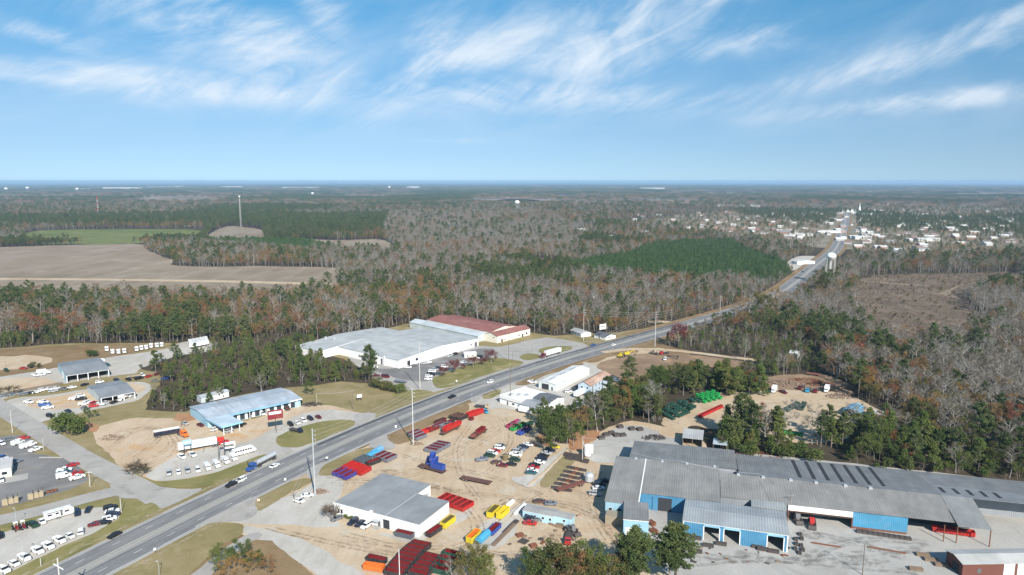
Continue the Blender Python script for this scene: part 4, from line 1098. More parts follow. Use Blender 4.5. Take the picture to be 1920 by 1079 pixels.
def car_kind(kind, L, Wd, hood, deck, belt, roof, rows_g, wheels, wr='car', bed=None):
    """body: lower hull with bonnet and boot; cabin shell with glass band; wheels"""
    h = Wd / 2
    b = MB(); loft(b, [(-L / 2, h * .86, h * .80, .45, deck * .92), (-L / 2 + .25, h, h * .95, .28, deck), (-L * .18, h, h * .96, .25, belt), (L * .16, h, h * .96, .25, belt),
                       (L / 2 - .45, h * .98, h * .88, .26, hood), (L / 2, h * .82, h * .74, .40, hood * .84)])
    if bed:  # open load bed
        x0, x1 = bed
        b.add([(x0, -h * .86, deck + .004), (x1, -h * .86, deck + .004), (x1, h * .86, deck + .004), (x0, h * .86, deck + .004)], [(0, 1, 2, 3)], 1)
        for s in (-1, 1): b.box((x0 - .05, min(s * h * .84, s * h * .97), deck - .1), (x1, max(s * h * .84, s * h * .97), belt + .06))
        b.box((x0 - .1, -h * .9, deck - .1), (x0 + .02, h * .9, belt + .04))
    body = b.mesh('body', ['paint', 'black_rubber'])
    xa, xb, xc, xd = rows_g   # glasshouse: rear base, rear top, front top, front base
    g = MB(); loft(g, [(xa, h * .90, h * .90, belt - .02, belt + .0), (xb, h * .90, h * .76, belt - .02, roof - .05), (xc, h * .90, h * .76, belt - .02, roof - .05), (xd, h * .90, h * .90, belt - .02, belt + .0)])
    glass = g.mesh('windows', 'glass_dark')
    r = MB(); loft(r, [(xb - .12, h * .77, h * .72, roof - .10, roof - .03), (xb + .15, h * .78, h * .72, roof - .06, roof), (xc - .15, h * .78, h * .72, roof - .06, roof), (xc + .12, h * .77, h * .72, roof - .10, roof - .03)])
    for x in (xb + .05, (xb + xc) / 2, xc - .05):
        for s in (-1, 1): r.add([(x - .06, s * h * .915, belt), (x + .06, s * h * .915, belt), (x + .06, s * h * .79, roof - .04), (x - .06, s * h * .79, roof - .04)], [(0, 1, 2, 3)])
    top = r.mesh('roof', 'paint')
    lm = MB()
    for s in (-1, 1): lm.box((L / 2 - .10, s * h * .62 - .16, hood * .66), (L / 2 + .012, s * h * .62 + .16, hood * .82))
    PROTO[kind] = dict(parts=[('body', body, 1), ('windows', glass, 0), ('roof', top, 1)], wheels=[(x, s * (h - .10), w) for x in wheels for s in (-1, 1) for w in [wr]], L=L)


car_kind('sedan', 4.75, 1.82, .92, .98, .98, 1.44, (-1.75, -1.05, .35, 1.15), (-1.42, 1.40))
car_kind('suv', 4.75, 1.92, 1.06, 1.12, 1.12, 1.74, (-2.28, -2.05, .55, 1.25), (-1.42, 1.42))
car_kind('van', 5.3, 2.0, 1.10, 1.22, 1.22, 2.10, (-2.62, -2.50, 1.15, 1.95), (-1.65, 1.65))
car_kind('pickup', 5.7, 1.98, 1.12, .95, 1.14, 1.82, (-.70, -.55, .70, 1.38), (-1.85, 1.80), 'truck', (-2.72, -.72))
# cargo van: solid sides
b = MB(); loft(b, [(-2.75, .98, .90, .35, 2.35), (1.1, 1.0, .90, .35, 2.35), (1.75, 1.0, .92, .35, 1.5), (2.65, .95, .85, .38, 1.15), (2.8, .85, .8, .45, 1.0)])
g = MB(); g.add([(1.14, -.88, 2.22), (1.14, .88, 2.22), (1.80, .9, 1.5), (1.80, -.9, 1.5)], [(0, 1, 2, 3)])
for s in (-1, 1): g.add([(.35, s * .985, 1.45), (1.55, s * .985, 1.45), (1.2, s * .93, 2.05), (.35, s * .93, 2.05)], [(0, 1, 2, 3)])
PROTO['cargo_van'] = dict(parts=[('body', b.mesh('body', 'paint'), 1), ('windows', g.mesh('windows', 'glass_dark'), 0)], wheels=[(x, s * .9, 'truck') for x in (-1.75, 1.75) for s in (-1, 1)], L=5.6)


def cab(mb_len=6.2, sleeper=True):
    b = MB(); loft(b, [(-.2, .95, .9, .75, 1.35), (.0, 1.2, 1.1, .7, 2.9 if sleeper else 2.4), (1.6, 1.2, 1.1, .7, 3.1 if sleeper else 2.6), (2.2, 1.2, 1.05, .7, 2.75 if sleeper else 2.5), (2.75, 1.15, 1.0, .7, 1.75), (4.2, 1.05, .85, .7, 1.55), (4.4, .95, .8, .6, 1.3)])
    g = MB(); g.add([(2.30, -1.0, 2.5), (2.30, 1.0, 2.5), (2.80, .98, 1.82), (2.80, -.98, 1.82)], [(0, 1, 2, 3)])
    for s in (-1, 1): g.add([(1.5, s * 1.19, 1.8), (2.6, s * 1.17, 1.8), (2.25, s * 1.13, 2.45), (1.5, s * 1.15, 2.45)], [(0, 1, 2, 3)])
    f = MB(); f.box((-3.0, -.45, .75), (.1, .45, 1.0)); f.tube((.5, -1.25, .75), (1.7, -1.25, .75), .28, None, 8, 1); f.tube((.5, 1.25, .75), (1.7, 1.25, .75), .28, None, 8, 1)
    f.tube((-.15, -.95, 1), (-.15, -.95, 3.5), .09, None, 6, 1); f.tube((-.15, .95, 1), (-.15, .95, 3.5), .09, None, 6, 1)
    return [('cab', b.mesh('cab', 'paint'), 1), ('windows', g.mesh('windows', 'glass_dark'), 0), ('chassis', f.mesh('chassis', ['steel_dark', 'rim_metal']), 0)]


CW = [(x, s * 1.0, 'big') for x in (-2.5, -1.3, 3.3) for s in (-1, 1)]
PROTO['semi_tractor'] = dict(parts=cab(), wheels=CW, L=7.4)


def box_trailer(L=16.0, z0=1.25, z1=4.05):
    b = MB(); b.box((-L / 2, -1.28, z0), (L / 2, 1.28, z1))
    r = MB()
    for s in (-1, 1):
        r.box((-L / 2, s * 1.30 - .03, z0 - .02), (L / 2, s * 1.30 + .03, z0 + .18)); r.box((-L / 2, s * 1.29 - .03, z1 - .1), (L / 2, s * 1.29 + .03, z1 + .03))
        r.tube((L / 2 - 2.6, s * .7, .1), (L / 2 - 2.6, s * .7, z0), .07, None, 4)
    return [('box', b.mesh('box', 'paint'), 1), ('rail', r.mesh('rail', 'galvanised'), 0)]


PROTO['box_trailer'] = dict(parts=box_trailer(), wheels=[(x, s * 1.0, 'big') for x in (-6.4, -5.2) for s in (-1, 1)], L=16)
PROTO['short_box'] = dict(parts=box_trailer(8.5, 1.0, 3.5), wheels=[(-2.6, s * 1.0, 'truck') for s in (-1, 1)], L=8.5)


def flat_trailer(L, wood=True):
    b = MB(); b.box((-L / 2, -1.25, 1.12), (L / 2, 1.25, 1.30)); b.box((-L / 2 - .05, -1.3, .98), (L / 2 + .05, -1.2, 1.28)); b.box((-L / 2 - .05, 1.2, .98), (L / 2 + .05, 1.3, 1.28))
    f = MB(); f.box((-L / 2, -.5, .72), (L / 2 - .6, -.35, 1.1)); f.box((-L / 2, .35, .72), (L / 2 - .6, .5, 1.1))
    for s in (-1, 1): f.box((L / 2 - 2.3, s * .7 - .07, .05), (L / 2 - 2.15, s * .7 + .07, 1.1))
    return [('deck', b.mesh('deck', 'work_paint'), 1), ('chassis', f.mesh('chassis', 'steel_dark'), 0)]


PROTO['flatbed_trailer'] = dict(parts=flat_trailer(13.5), wheels=[(x, s * .95, 'big') for x in (-5.2, -4.1) for s in (-1, 1)], L=13.5)
PROTO['short_flatbed'] = dict(parts=flat_trailer(8.0), wheels=[(x, s * .95, 'truck') for x in (-2.2, -1.2) for s in (-1, 1)], L=8)
# hopper / dump trailer
b = MB(); b.prism([(-1.25, 3.0), (-.8, 1.25), (.8, 1.25), (1.25, 3.0), (1.13, 3.0), (.72, 1.4), (-.72, 1.4), (-1.13, 3.0)], -5.5, 5.5)
for x in (-5.5, 5.42): b.add([(x, -1.25, 3.0), (x, -.8, 1.25), (x, .8, 1.25), (x, 1.25, 3.0), (x + .08, -1.25, 3.0), (x + .08, -.8, 1.25), (x + .08, .8, 1.25), (x + .08, 1.25, 3.0)], [(0, 1, 2, 3), (7, 6, 5, 4), (0, 4, 5, 1), (1, 5, 6, 2), (2, 6, 7, 3), (3, 7, 4, 0)])
tp = MB()
for s in (-1, 0, 1): tp.box((-5.6, s * 1.18 - .22, 3.0), (5.6, s * 1.18 + .22, 3.16))
PROTO['hopper_trailer'] = dict(parts=[('tub', b.mesh('tub', 'work_paint'), 1), ('rail', tp.mesh('rail', 'white_paint'), 0), ('chassis', MB().box((-5.6, -.45, .8), (5.4, .45, 1.2)).mesh('chassis', 'steel_dark'), 0)], wheels=[(x, s * .95, 'big') for x in (-4.6, -3.4) for s in (-1, 1)], L=11)
# tanker
b = MB()
b.prism([(1.1 * math.cos(t), 2.25 + .95 * math.sin(t)) for t in np.linspace(0, 2 * math.pi, 14, endpoint=False)], -5.5, 5.5)
PROTO['tank_trailer'] = dict(parts=[('tank', b.mesh('tank', 'galvanised'), 0), ('chassis', MB().box((-5.6, -.5, .85), (5.4, .5, 1.4)).mesh('chassis', 'steel_dark'), 0)], wheels=[(x, s * .95, 'big') for x in (-4.8, -3.6) for s in (-1, 1)], L=11)
# bus and camper
b = MB(); loft(b, [(-5.0, 1.2, 1.1, .5, 2.95), (-4.8, 1.25, 1.12, .45, 3.05), (3.6, 1.25, 1.12, .45, 3.05), (4.0, 1.22, 1.05, .45, 2.6), (4.15, 1.2, 1.0, .45, 1.75), (5.1, 1.0, .85, .5, 1.5)])
w = []
for k in range(7):
    for s in (-1, 1):
        m = MB(); m.box((-4.4 + k * 1.1, min(s * 1.175, s * 1.235), 1.75), (-3.55 + k * 1.1, max(s * 1.175, s * 1.235), 2.5)); w.append(('window', m.mesh('window', 'glass_dark'), 0))
m = MB(); m.add([(3.72, -1.0, 2.85), (3.72, 1.0, 2.85), (4.15, .98, 1.85), (4.15, -.98, 1.85)], [(0, 1, 2, 3)]); w.append(('windscreen', m.mesh('windscreen', 'glass_dark'), 0))
PROTO['bus'] = dict(parts=[('body', b.mesh('body', 'paint'), 1)] + w, wheels=[(x, s * 1.1, 'truck') for x in (-2.6, 3.4) for s in (-1, 1)], L=10)
b = MB(); loft(b, [(-4.6, 1.2, 1.15, .5, 3.0), (-4.4, 1.25, 1.2, .5, 3.1), (3.9, 1.25, 1.2, .5, 3.1), (4.6, 1.15, 1.1, .7, 2.5)])
w = [('roof_vent', MB().box((x, -.35, 3.1), (x + .7, .35, 3.35)).mesh('roof_vent', 'white_paint'), 0) for x in (-2.8, -.4, 2.0)]
for x, L_ in ((-3.6, 1.3), (-1.2, 1.0), (1.6, 1.4)):
    w.append(('window', MB().box((x, -1.255, 1.7), (x + L_, -1.20, 2.35)).mesh('window', 'glass_dark'), 0))
w.append(('door', MB().box((.3, -1.26, .7), (1.0, -1.2, 2.6)).mesh('door', 'light_glass'), 0))
w.append(('awning', MB().box((-3.8, -1.42, 2.75), (1.2, -1.24, 2.9)).mesh('awning', 'glass_dark'), 0))
PROTO['camper'] = dict(parts=[('body', b.mesh('body', 'paint'), 1)] + w, wheels=[(x, s * 1.15, 'car') for x in (-.9, -.1) for s in (-1, 1)], L=9.2)
# box truck, flat truck
PROTO['box_truck'] = dict(parts=[('cab', loft(MB(), [(1.6, 1.0, .95, .6, 2.3), (2.5, 1.0, .95, .6, 2.35), (2.95, 1.0, .95, .6, 1.55), (3.7, .95, .85, .6, 1.3)]).mesh('cab', 'paint'), 1),
                                 ('box', MB().box((-3.6, -1.2, .95), (1.5, 1.2, 3.3)).mesh('box', 'white_paint'), 0),
                                 ('windows', MB().add([(2.54, -.9, 2.25), (2.54, .9, 2.25), (2.97, .92, 1.62), (2.97, -.92, 1.62)], [(0, 1, 2, 3)]).mesh('windows', 'glass_dark'), 0)], wheels=[(x, s * .95, 'truck') for x in (-2.2, 2.6) for s in (-1, 1)], L=7.3)
PROTO['flat_truck'] = dict(parts=[('cab', PROTO['box_truck']['parts'][0][1], 1), ('bed', MB().box((-4.2, -1.2, 1.0), (1.5, 1.2, 1.2)).box((1.3, -1.2, 1.2), (1.45, 1.2, 2.2)).mesh('bed', 'steel_dark'), 0), PROTO['box_truck']['parts'][2]], wheels=[(x, s * .95, 'truck') for x in (-3.2, -2.2, 2.6) for s in (-1, 1)], L=8)
# farm tractor
b = MB(); loft(b, [(-.6, .45, .4, .6, 1.5), (.5, .42, .4, .6, 1.55), (1.9, .38, .34, .7, 1.4), (2.1, .34, .3, .8, 1.25)])
b.box((-1.0, -.55, 1.0), (-.3, .55, 1.25))
fr = MB()
for s in (-1, 1):
    fr.tube((-.9, s * .5, 1.2), (-.9, s * .5, 2.5), .05, None, 4); fr.tube((.1, s * .5, 1.2), (.1, s * .5, 2.5), .05, None, 4)
fr.box((-1.1, -.65, 2.5), (.3, .65, 2.6))
PROTO['farm_tractor'] = dict(parts=[('body', b.mesh('body', 'work_paint'), 1), ('canopy', fr.mesh('canopy', 'white_paint'), 0)], wheels=[(-.7, s * .85, 'tractor') for s in (-1, 1)] + [(1.5, s * .7, 'truck') for s in (-1, 1)], L=3.6)
# excavator and loader
b = MB(); b.box((-1.9, -1.3, 1.1), (1.3, 1.3, 1.9)); b.box((-1.9, -1.3, 1.9), (-.4, 1.3, 2.4)); b.box((.1, .3, 1.9), (1.4, 1.25, 3.0))
arm = MB(); arm.tube((1.2, -.1, 1.8), (4.0, -.1, 4.3), .32, .25, 4); arm.tube((4.0, -.1, 4.3), (5.8, -.1, 1.6), .24, .18, 4)
bk = MB(); bk.prism([(5.3, 1.6), (6.1, 1.7), (5.9, .7), (5.2, .6)], -.7, .5, 0, 'y')
tr = []
for s in (-1, 1):
    m = MB(); m.prism([(-2.0, .45), (-1.7, .05), (1.7, .05), (2.0, .45), (1.7, .9), (-1.7, .9)], min(s * 1.0, s * 1.55), max(s * 1.0, s * 1.55), 0, 'y'); tr.append(('track', m.mesh('track', 'steel_dark'), 0))
PROTO['excavator'] = dict(parts=[('body', b.mesh('body', 'work_paint'), 1), ('arm', arm.mesh('arm', 'work_paint'), 1), ('bucket', bk.mesh('bucket', 'steel_dark'), 0), ('windows', MB().box((1.38, .4, 2.1), (1.43, 1.15, 2.9)).mesh('windows', 'glass_dark'), 0)] + tr, wheels=[], L=6)
b = MB(); loft(b, [(-2.6, .9, .8, .8, 1.9), (-.4, .9, .85, .8, 2.0), (-.3, .9, .8, .8, 3.0), (1.0, .9, .8, .8, 3.0), (1.3, .8, .7, .8, 1.8)])
bk = MB(); bk.prism([(2.7, .15), (3.9, .2), (3.6, .35), (2.9, 1.3), (2.6, 1.2)], -1.3, 1.3, 0, 'y'); bk.box((1.2, -.6, .9), (2.8, -.4, 1.2)); bk.box((1.2, .4, .9), (2.8, .6, 1.2))
PROTO['loader'] = dict(parts=[('body', b.mesh('body', 'work_paint'), 1), ('bucket', bk.mesh('bucket', 'steel_dark'), 0), ('windows', MB().box((-.2, -.905, 2.05), (.9, .905, 2.8)).mesh('windows', 'glass_dark'), 0)], wheels=[(x, s * 1.05, 'tractor') for x in (-1.7, 1.1) for s in (-1, 1)], L=6)


def bin_kind(kind, L, Wd, Hh, ribs=6, slope=.0, pulled=True):
    """open-top steel container: shell, coloured inside, side ribs, rails, lifting eyes"""
    h = Wd / 2; t = .07
    b = MB()
    for s in (-1, 1): b.box((-L / 2, min(s * h, s * (h - t)), .18), (L / 2, max(s * h, s * (h - t)), Hh))
    b.add([(-L / 2, -h, .18), (-L / 2, h, .18), (-L / 2 - slope, h, Hh), (-L / 2 - slope, -h, Hh), (-L / 2 + t, -h, .18), (-L / 2 + t, h, .18), (-L / 2 - slope + t, h, Hh), (-L / 2 - slope + t, -h, Hh)], [(0, 3, 2, 1), (4, 5, 6, 7), (2, 3, 7, 6), (0, 4, 7, 3), (1, 2, 6, 5)])
    b.box((L / 2 - t, -h + t, .18), (L / 2, h - t, Hh))
    for s in (-1, 1): b.box((-L / 2 - slope, s * (h + .03) - .06, Hh - .1), (L / 2 + .02, s * (h + .03) + .06, Hh + .03))
    for x in (-L / 2 - slope, L / 2 - .06): b.box((x - .02, -h, Hh - .1), (x + .10, h, Hh + .02))
    i = MB(); i.box((-L / 2 + t, -h + t + .002, .2), (L / 2 - t - .002, h - t - .002, .30))
    for s in (-1, 1): i.box((-L / 2 + t, min(s * (h - t), s * (h - t - .02)), .3), (L / 2 - t, max(s * (h - t), s * (h - t - .02)), Hh - .12))
    for x in (-L / 2 + t, L / 2 - t - .02): i.box((x, -h + t + .03, .3), (x + .02, h - t - .03, Hh - .12))
    r = MB()
    for k in range(ribs):
        x = -L / 2 + (k + .5) * L / ribs
        for s in (-1, 1): r.box((x - .05, min(s * h, s * (h + .1)), .18), (x + .05, max(s * h, s * (h + .1)), Hh - .08))
    rl = MB()
    for s in (-1, 1): rl.box((-L / 2, s * .5 - .06, .02), (L / 2, s * .5 + .06, .2))
    PROTO[kind] = dict(parts=[('shell', b.mesh('shell', 'work_paint'), 1), ('liner', i.mesh('liner', 'bin_inside'), 2), ('ribs', r.mesh('ribs', 'work_paint'), 1), ('skid_rails', rl.mesh('skid_rails', 'steel_dark'), 0)], wheels=[], L=L)


bin_kind('roll_off', 6.5, 2.22, 1.75, 7, .25)
bin_kind('tall_roll_off', 6.5, 2.25, 2.3, 7, .1)
bin_kind('small_bin', 2.0, 1.7, 1.5, 3, .2)
# covered (tarped) container
b = MB(); b.prism([(-1.25, .3), (1.25, .3), (1.3, 1.5), (.7, 2.1), (0, 2.3), (-.7, 2.1), (-1.3, 1.5)], -3.2, 3.2)
PROTO['covered_bin'] = dict(parts=[('cover', b.mesh('cover', 'work_paint'), 1), ('skid_rails', PROTO['roll_off']['parts'][3][1], 0)], wheels=[], L=6.4)
GROUND_Z = ZR + .002
VEH_NAME = {'roll_off': 'skip_container', 'tall_roll_off': 'tall_container', 'small_bin': 'waste_bin', 'covered_bin': 'covered_container', 'suv': 'sport_utility_car', 'van': 'passenger_van', 'pickup': 'pickup_truck', 'short_box': 'box_trailer', 'short_flatbed': 'flatbed_trailer'}
VEH_WORD = {'sedan': 'saloon car', 'suv': 'sport utility car', 'van': 'passenger van', 'pickup': 'pickup truck', 'roll_off': 'skip container', 'tall_roll_off': 'tall container', 'small_bin': 'waste bin', 'covered_bin': 'tarp-covered container', 'short_box': 'short box trailer', 'short_flatbed': 'short flatbed trailer'}
VEH_CAT = {'sedan': 'car', 'suv': 'car', 'van': 'van', 'cargo_van': 'van', 'pickup': 'pickup truck', 'semi_tractor': 'truck', 'box_trailer': 'trailer', 'short_box': 'trailer', 'flatbed_trailer': 'trailer', 'short_flatbed': 'trailer', 'hopper_trailer': 'trailer', 'tank_trailer': 'trailer', 'bus': 'bus', 'camper': 'camper', 'box_truck': 'truck', 'flat_truck': 'truck', 'farm_tractor': 'tractor', 'excavator': 'excavator', 'loader': 'loader', 'roll_off': 'container', 'tall_roll_off': 'container', 'small_bin': 'bin', 'covered_bin': 'container'}
COLR = {'white': (.80, .80, .79), 'silver': (.42, .43, .44), 'grey': (.16, .165, .17), 'black': (.012, .012, .014), 'navy': (.013, .022, .05), 'blue': (.03, .09, .30), 'red': (.42, .018, .018), 'maroon': (.13, .012, .018), 'green': (.02, .06, .035), 'teal': (.03, .10, .12), 'tan': (.45, .37, .26), 'orange': (.72, .16, .025), 'yellow': (.68, .53, .025), 'cyan': (.05, .33, .55), 'brown': (.12, .06, .045), 'rust': (.20, .075, .055),
        'bright red': (.47, .02, .018), 'bright blue': (.025, .075, .34), 'purple': (.05, .045, .26), 'slate': (.075, .10, .125), 'grey blue': (.17, .19, .23), 'bright green': (.008, .32, .075), 'dark green': (.012, .075, .055), 'pink': (.42, .035, .13), 'light blue': (.15, .38, .62), 'dark red': (.17, .012, .015), 'olive': (.12, .10, .04), 'black ': (.03, .032, .036)}


def facing(px, py, dx, dy):
    a, b = P(px, py), P(px + dx, py + dy); d = b - a
    return math.atan2(d[1], d[0])


def vehicle(kind, col, px, py, dx, dy, place, inner=None, z=0.0, extra='', xy=None, rz=None, sc=None, pitch=None):
    pr = PROTO[kind]
    xy = P(px, py) if xy is None else xy
    rz = facing(px, py, dx, dy) if rz is None else rz
    word = VEH_WORD.get(kind, kind.replace('_', ' '))
    ctext = col.strip() + (' and ' + inner.strip() + ' lined' if inner and inner != col else '')
    o = empty(VEH_NAME.get(kind, kind), xy, rz, f'{ctext} {word} {extra + " " if extra else ""}{place}', VEH_CAT[kind], VEH_CAT[kind] + 's ' + place, GROUND_Z + z)
    if sc: o.scale = sc
    c = COLR[col]; kk = random.uniform(.86, 1.06); c = tuple(v * kk for v in c)
    ci = COLR[inner] if inner else c
    for nm, me, how in pr['parts']: put(nm, me, o, (None, c, ci)[how])
    for x, y_, w in pr['wheels']:
        r = {'car': .34, 'truck': .40, 'big': .52, 'tractor': .85}[w]
        put('wheel', WH[w], o, None, (x, y_, r))
    ALLV.append((xy, max(3, pr['L'] / 2)))
    return o
# ------------------------------------------------------------------ vehicles: kind, colour, picture point of the middle, facing, place
def cars(place, rows):
    for r in rows: vehicle(*r[:6], place, *r[6:])


A_ = 'in the gravel sales lot inside the grass island'
cars(A_, [('pickup', 'white', 7, 1073, 8, 4), ('sedan', 'white', 27, 1061, 8, 4), ('pickup', 'white', 46, 1050, 8, 4.5), ('pickup', 'white', 71, 1037, 8, 4.5), ('pickup', 'white', 91, 1028, 8, 4.5), ('pickup', 'white', 112, 1017, 8, 4), ('sedan', 'white', 131, 1009, 8, 4), ('suv', 'white', 152, 1001, 1, -8),
          ('sedan', 'maroon', 179, 987, -9, 2), ('sedan', 'black', 195, 984, 9, -1), ('suv', 'black', 207, 956, 9, -2), ('sedan', 'white', 211, 962, 9, -1.5), ('suv', 'navy', 212, 969, 9, -1.5), ('suv', 'white', 205, 977, 9, -2),
          ('suv', 'navy', 145, 966, 1, 8), ('sedan', 'navy', 166, 960, -4, 6), ('camper', 'white', 111, 971, 9, -2.6), ('sedan', 'white', 79, 982, 6, 6), ('pickup', 'green', 62, 988, 7, 4), ('farm_tractor', 'dark red', 31, 995, 5, 5), ('farm_tractor', 'maroon', 44, 992, 5, 5), ('suv', 'black', -1, 1009, 4, 6)])
cars('in the asphalt lot left of the side street', [('pickup', 'white', 121, 885, 9, -1), ('sedan', 'red', 137, 875, 9, -2), ('pickup', 'teal', 124, 890, 9, -1), ('cargo_van', 'white', 120, 897, 9, -2), ('pickup', 'red', 141, 892, 9, -2), ('pickup', 'white', 145, 899, 9, -2.5), ('cargo_van', 'white', 34, 834, 8, -3), ('cargo_van', 'white', 50, 840, 8, -3), ('cargo_van', 'white', 57, 838, 8, -3), ('pickup', 'white', 67, 846, 8, -3),
          ('suv', 'white', 3, 835, 8, 3), ('sedan', 'red', 45, 824, 9, -1), ('sedan', 'grey', 19, 827, 9, -2), ('pickup', 'blue', 5, 862, 8, 2), ('pickup', 'white', 13, 866, 8, 2), ('pickup', 'grey blue', 28, 870, 9, -3), ('suv', 'white', 2, 904, 3, 6)])
C_ = 'in the gravel lot beside the highway verge'
cars(C_, [('suv', 'silver', 317, 891, 1, 8), ('sedan', 'white', 335, 889, 2, 8), ('suv', 'silver', 352, 886, 2.5, 8), ('suv', 'white', 371, 885, 3.5, 8), ('cargo_van', 'white', 389, 881, 5, 6), ('cargo_van', 'white', 406, 876, 6, 6), ('cargo_van', 'white', 423, 869, 7, 5), ('cargo_van', 'white', 437, 863, 7, 5), ('pickup', 'white', 341, 860, 7, 5), ('pickup', 'white', 361, 856, 7, 5), ('bus', 'white', 458, 852, 9, -2.4)])
cars('by the blue canopy of the long shop', [('sedan', 'silver', 347, 797, 7, 3), ('sedan', 'maroon', 376, 800, 8, 3), ('suv', 'white', 404, 808, 7, -3), ('suv', 'silver', 430, 811, 7, -3), ('sedan', 'black', 453, 799, 8, -2)])
cars('in front of the long blue roofed shop', [('pickup', 'white', 472, 782, 6, 4), ('suv', 'white', 491, 779, 7, 3), ('flat_truck', 'brown', 534, 769, 7, 2), ('suv', 'black', 560, 756, 7, 2)])
cars('beside the mown grass island', [('suv', 'black', 545, 799, 6, 4), ('sedan', 'white', 557, 796, 6, 4), ('suv', 'white', 569, 792, 6, 4), ('suv', 'navy', 582, 788, 7, 3.6), ('sedan', 'maroon', 597, 785, 7, 3.6), ('flat_truck', 'navy', 556, 811, 8, 2)])
D_ = 'on the far gravel yard by the blue open shed'
cars(D_, [('suv', 'green', 12, 697, 6, 3), ('sedan', 'red', 44, 693, 7, 0), ('suv', 'black', 57, 690, 7, 2), ('pickup', 'white', 67, 706, 7, 1), ('pickup', 'white', 77, 705, 7, 0), ('box_truck', 'white', 82, 703, 7, -1), ('box_truck', 'white', 192, 684, 4, 3), ('suv', 'teal', 201, 687, 6, 1)])
for i, (a, b) in enumerate(((200, 658), (211, 663), (222, 663), (233, 662), (256, 658), (265, 656), (274, 655), (283, 652), (294, 651), (303, 650))):
    vehicle('semi_tractor', 'white', a, b, 2.2, 5, 'parked in the row at the far gravel yard edge')
for i in range(5):
    vehicle('box_trailer', 'white', 358 + i * 7.2, 651 - i * 1.4, 3, 9, 'parked side by side where the yard meets the green wood')
E_ = 'in the row beside the long stack of poles'
cars(E_, [('sedan', 'grey', 44, 742, 7, -1), ('sedan', 'black', 57, 740, 7, -1), ('sedan', 'white', 68, 738, 7, -1.5), ('suv', 'white', 80, 734, 7, -1), ('sedan', 'white', 91, 732, 7, 1), ('sedan', 'white', 105, 731, 7, -1), ('sedan', 'silver', 100, 736, 7, -1), ('sedan', 'grey', 119, 732, 7, 0), ('sedan', 'white', 135, 729, 7, -1)])
cars('in the weeds behind the small open shed', [('sedan', 'black', 159, 724, 7, -2), ('suv', 'white', 187, 719, 7, -1), ('sedan', 'grey', 187, 724, 7, -2), ('suv', 'navy', 219, 716, 7, 2), ('sedan', 'black', 241, 714, 7, 2), ('pickup', 'black', 261, 712, 7, -2), ('suv', 'white', 267, 706, 5, 2), ('sedan', 'red', 279, 708, 6, -2), ('sedan', 'maroon', 295, 704, 6, -2), ('pickup', 'blue', 311, 712, 7, -2), ('sedan', 'grey', 291, 717, 7, 0), ('short_flatbed', 'tan', 252, 709, 9, -1)])
cars('in front of the small open shed', [('pickup', 'white', 140, 750, 8, -1), ('pickup', 'black', 152, 751, 8, -1), ('suv', 'white', 151, 745, 8, -1), ('pickup', 'white', 158, 760, 8, -1), ('suv', 'white', 165, 757, 8, -2), ('suv', 'bright red', 175, 759, 6, -3), ('sedan', 'bright red', 176, 764, 7, -1), ('sedan', 'white', 185, 761, 7, -1), ('sedan', 'grey blue', 159, 768, 7, 1), ('pickup', 'white', 198, 759, 6, -3), ('sedan', 'black', 214, 757, 7, -3), ('box_truck', 'white', 227, 751, -3, 5), ('box_truck', 'white', 240, 746, 5, -2), ('cargo_van', 'white', 249, 744, 5, -2), ('sedan', 'navy', 128, 774, 7, 2)])
cars('on the gravel by the side street entrance', [('pickup', 'white', 54, 757, 8, 1), ('pickup', 'white', 81, 757, 8, 0), ('pickup', 'blue', 84, 762, 8, -1), ('pickup', 'white', 90, 767, 8, -1), ('suv', 'black', 94, 783, 8, 2)])
F_ = 'in the warehouse lot'
cars(F_, [('van', 'maroon', 723, 709, 8, 1), ('sedan', 'maroon', 706, 707, 8, 0), ('short_flatbed', 'grey blue', 751, 719, 9, 1.2), ('sedan', 'white', 765, 691, 8, 0), ('sedan', 'grey', 776, 688, 8, -2), ('sedan', 'silver', 795, 684, 7, -1), ('sedan', 'white', 803, 682, 7, -1), ('sedan', 'silver', 840, 671, 7, -2), ('sedan', 'silver', 846, 668, 7, -2), ('suv', 'black', 854, 666, 7, -2),
          ('sedan', 'white', 803, 713, 8, 0), ('suv', 'white', 804, 708, 8, 0), ('pickup', 'black', 808, 704, 8, 1), ('suv', 'white', 810, 699, 8, 0), ('suv', 'silver', 816, 696, 8, 0), ('suv', 'navy', 822, 693, 8, 0), ('suv', 'white', 834, 690, 8, 0), ('sedan', 'white', 869, 682, 8, 1), ('sedan', 'white', 893, 674, 8, -1), ('suv', 'black', 900, 671, 8, -1), ('suv', 'white', 702, 691, 6, 0)])
H_ = 'driving on the highway'
cars(H_, [('sedan', 'black', 215, 1008, -9, 4.7), ('pickup', 'black', 435, 912, -9, 4.5), ('suv', 'white', 452, 904, -9, 4.5), ('sedan', 'white', 515, 877, 9, -4.4), ('pickup', 'black', 848, 747, 9, -3.8), ('suv', 'white', 919, 719, -9, 3.4), ('sedan', 'blue', 1112, 649, -9, 2.2), ('sedan', 'white', 1150, 649, 9, -2.5), ('sedan', 'navy', 1505, 511, 2, -2), ('sedan', 'white', 1462, 546, 3, -2)])


def rig(px, py, dx, dy, tcol, trailer, bcol, place, ln):
    a = facing(px, py, dx, dy); u = np.array([math.cos(a), math.sin(a)]); c = P(px, py)
    vehicle('semi_tractor', tcol, 0, 0, 0, 0, place, None, 0, '', c, a)
    vehicle(trailer, bcol, 0, 0, 0, 0, place, None, 0, 'behind the ' + tcol.strip() + ' truck', c - u * ln, a)


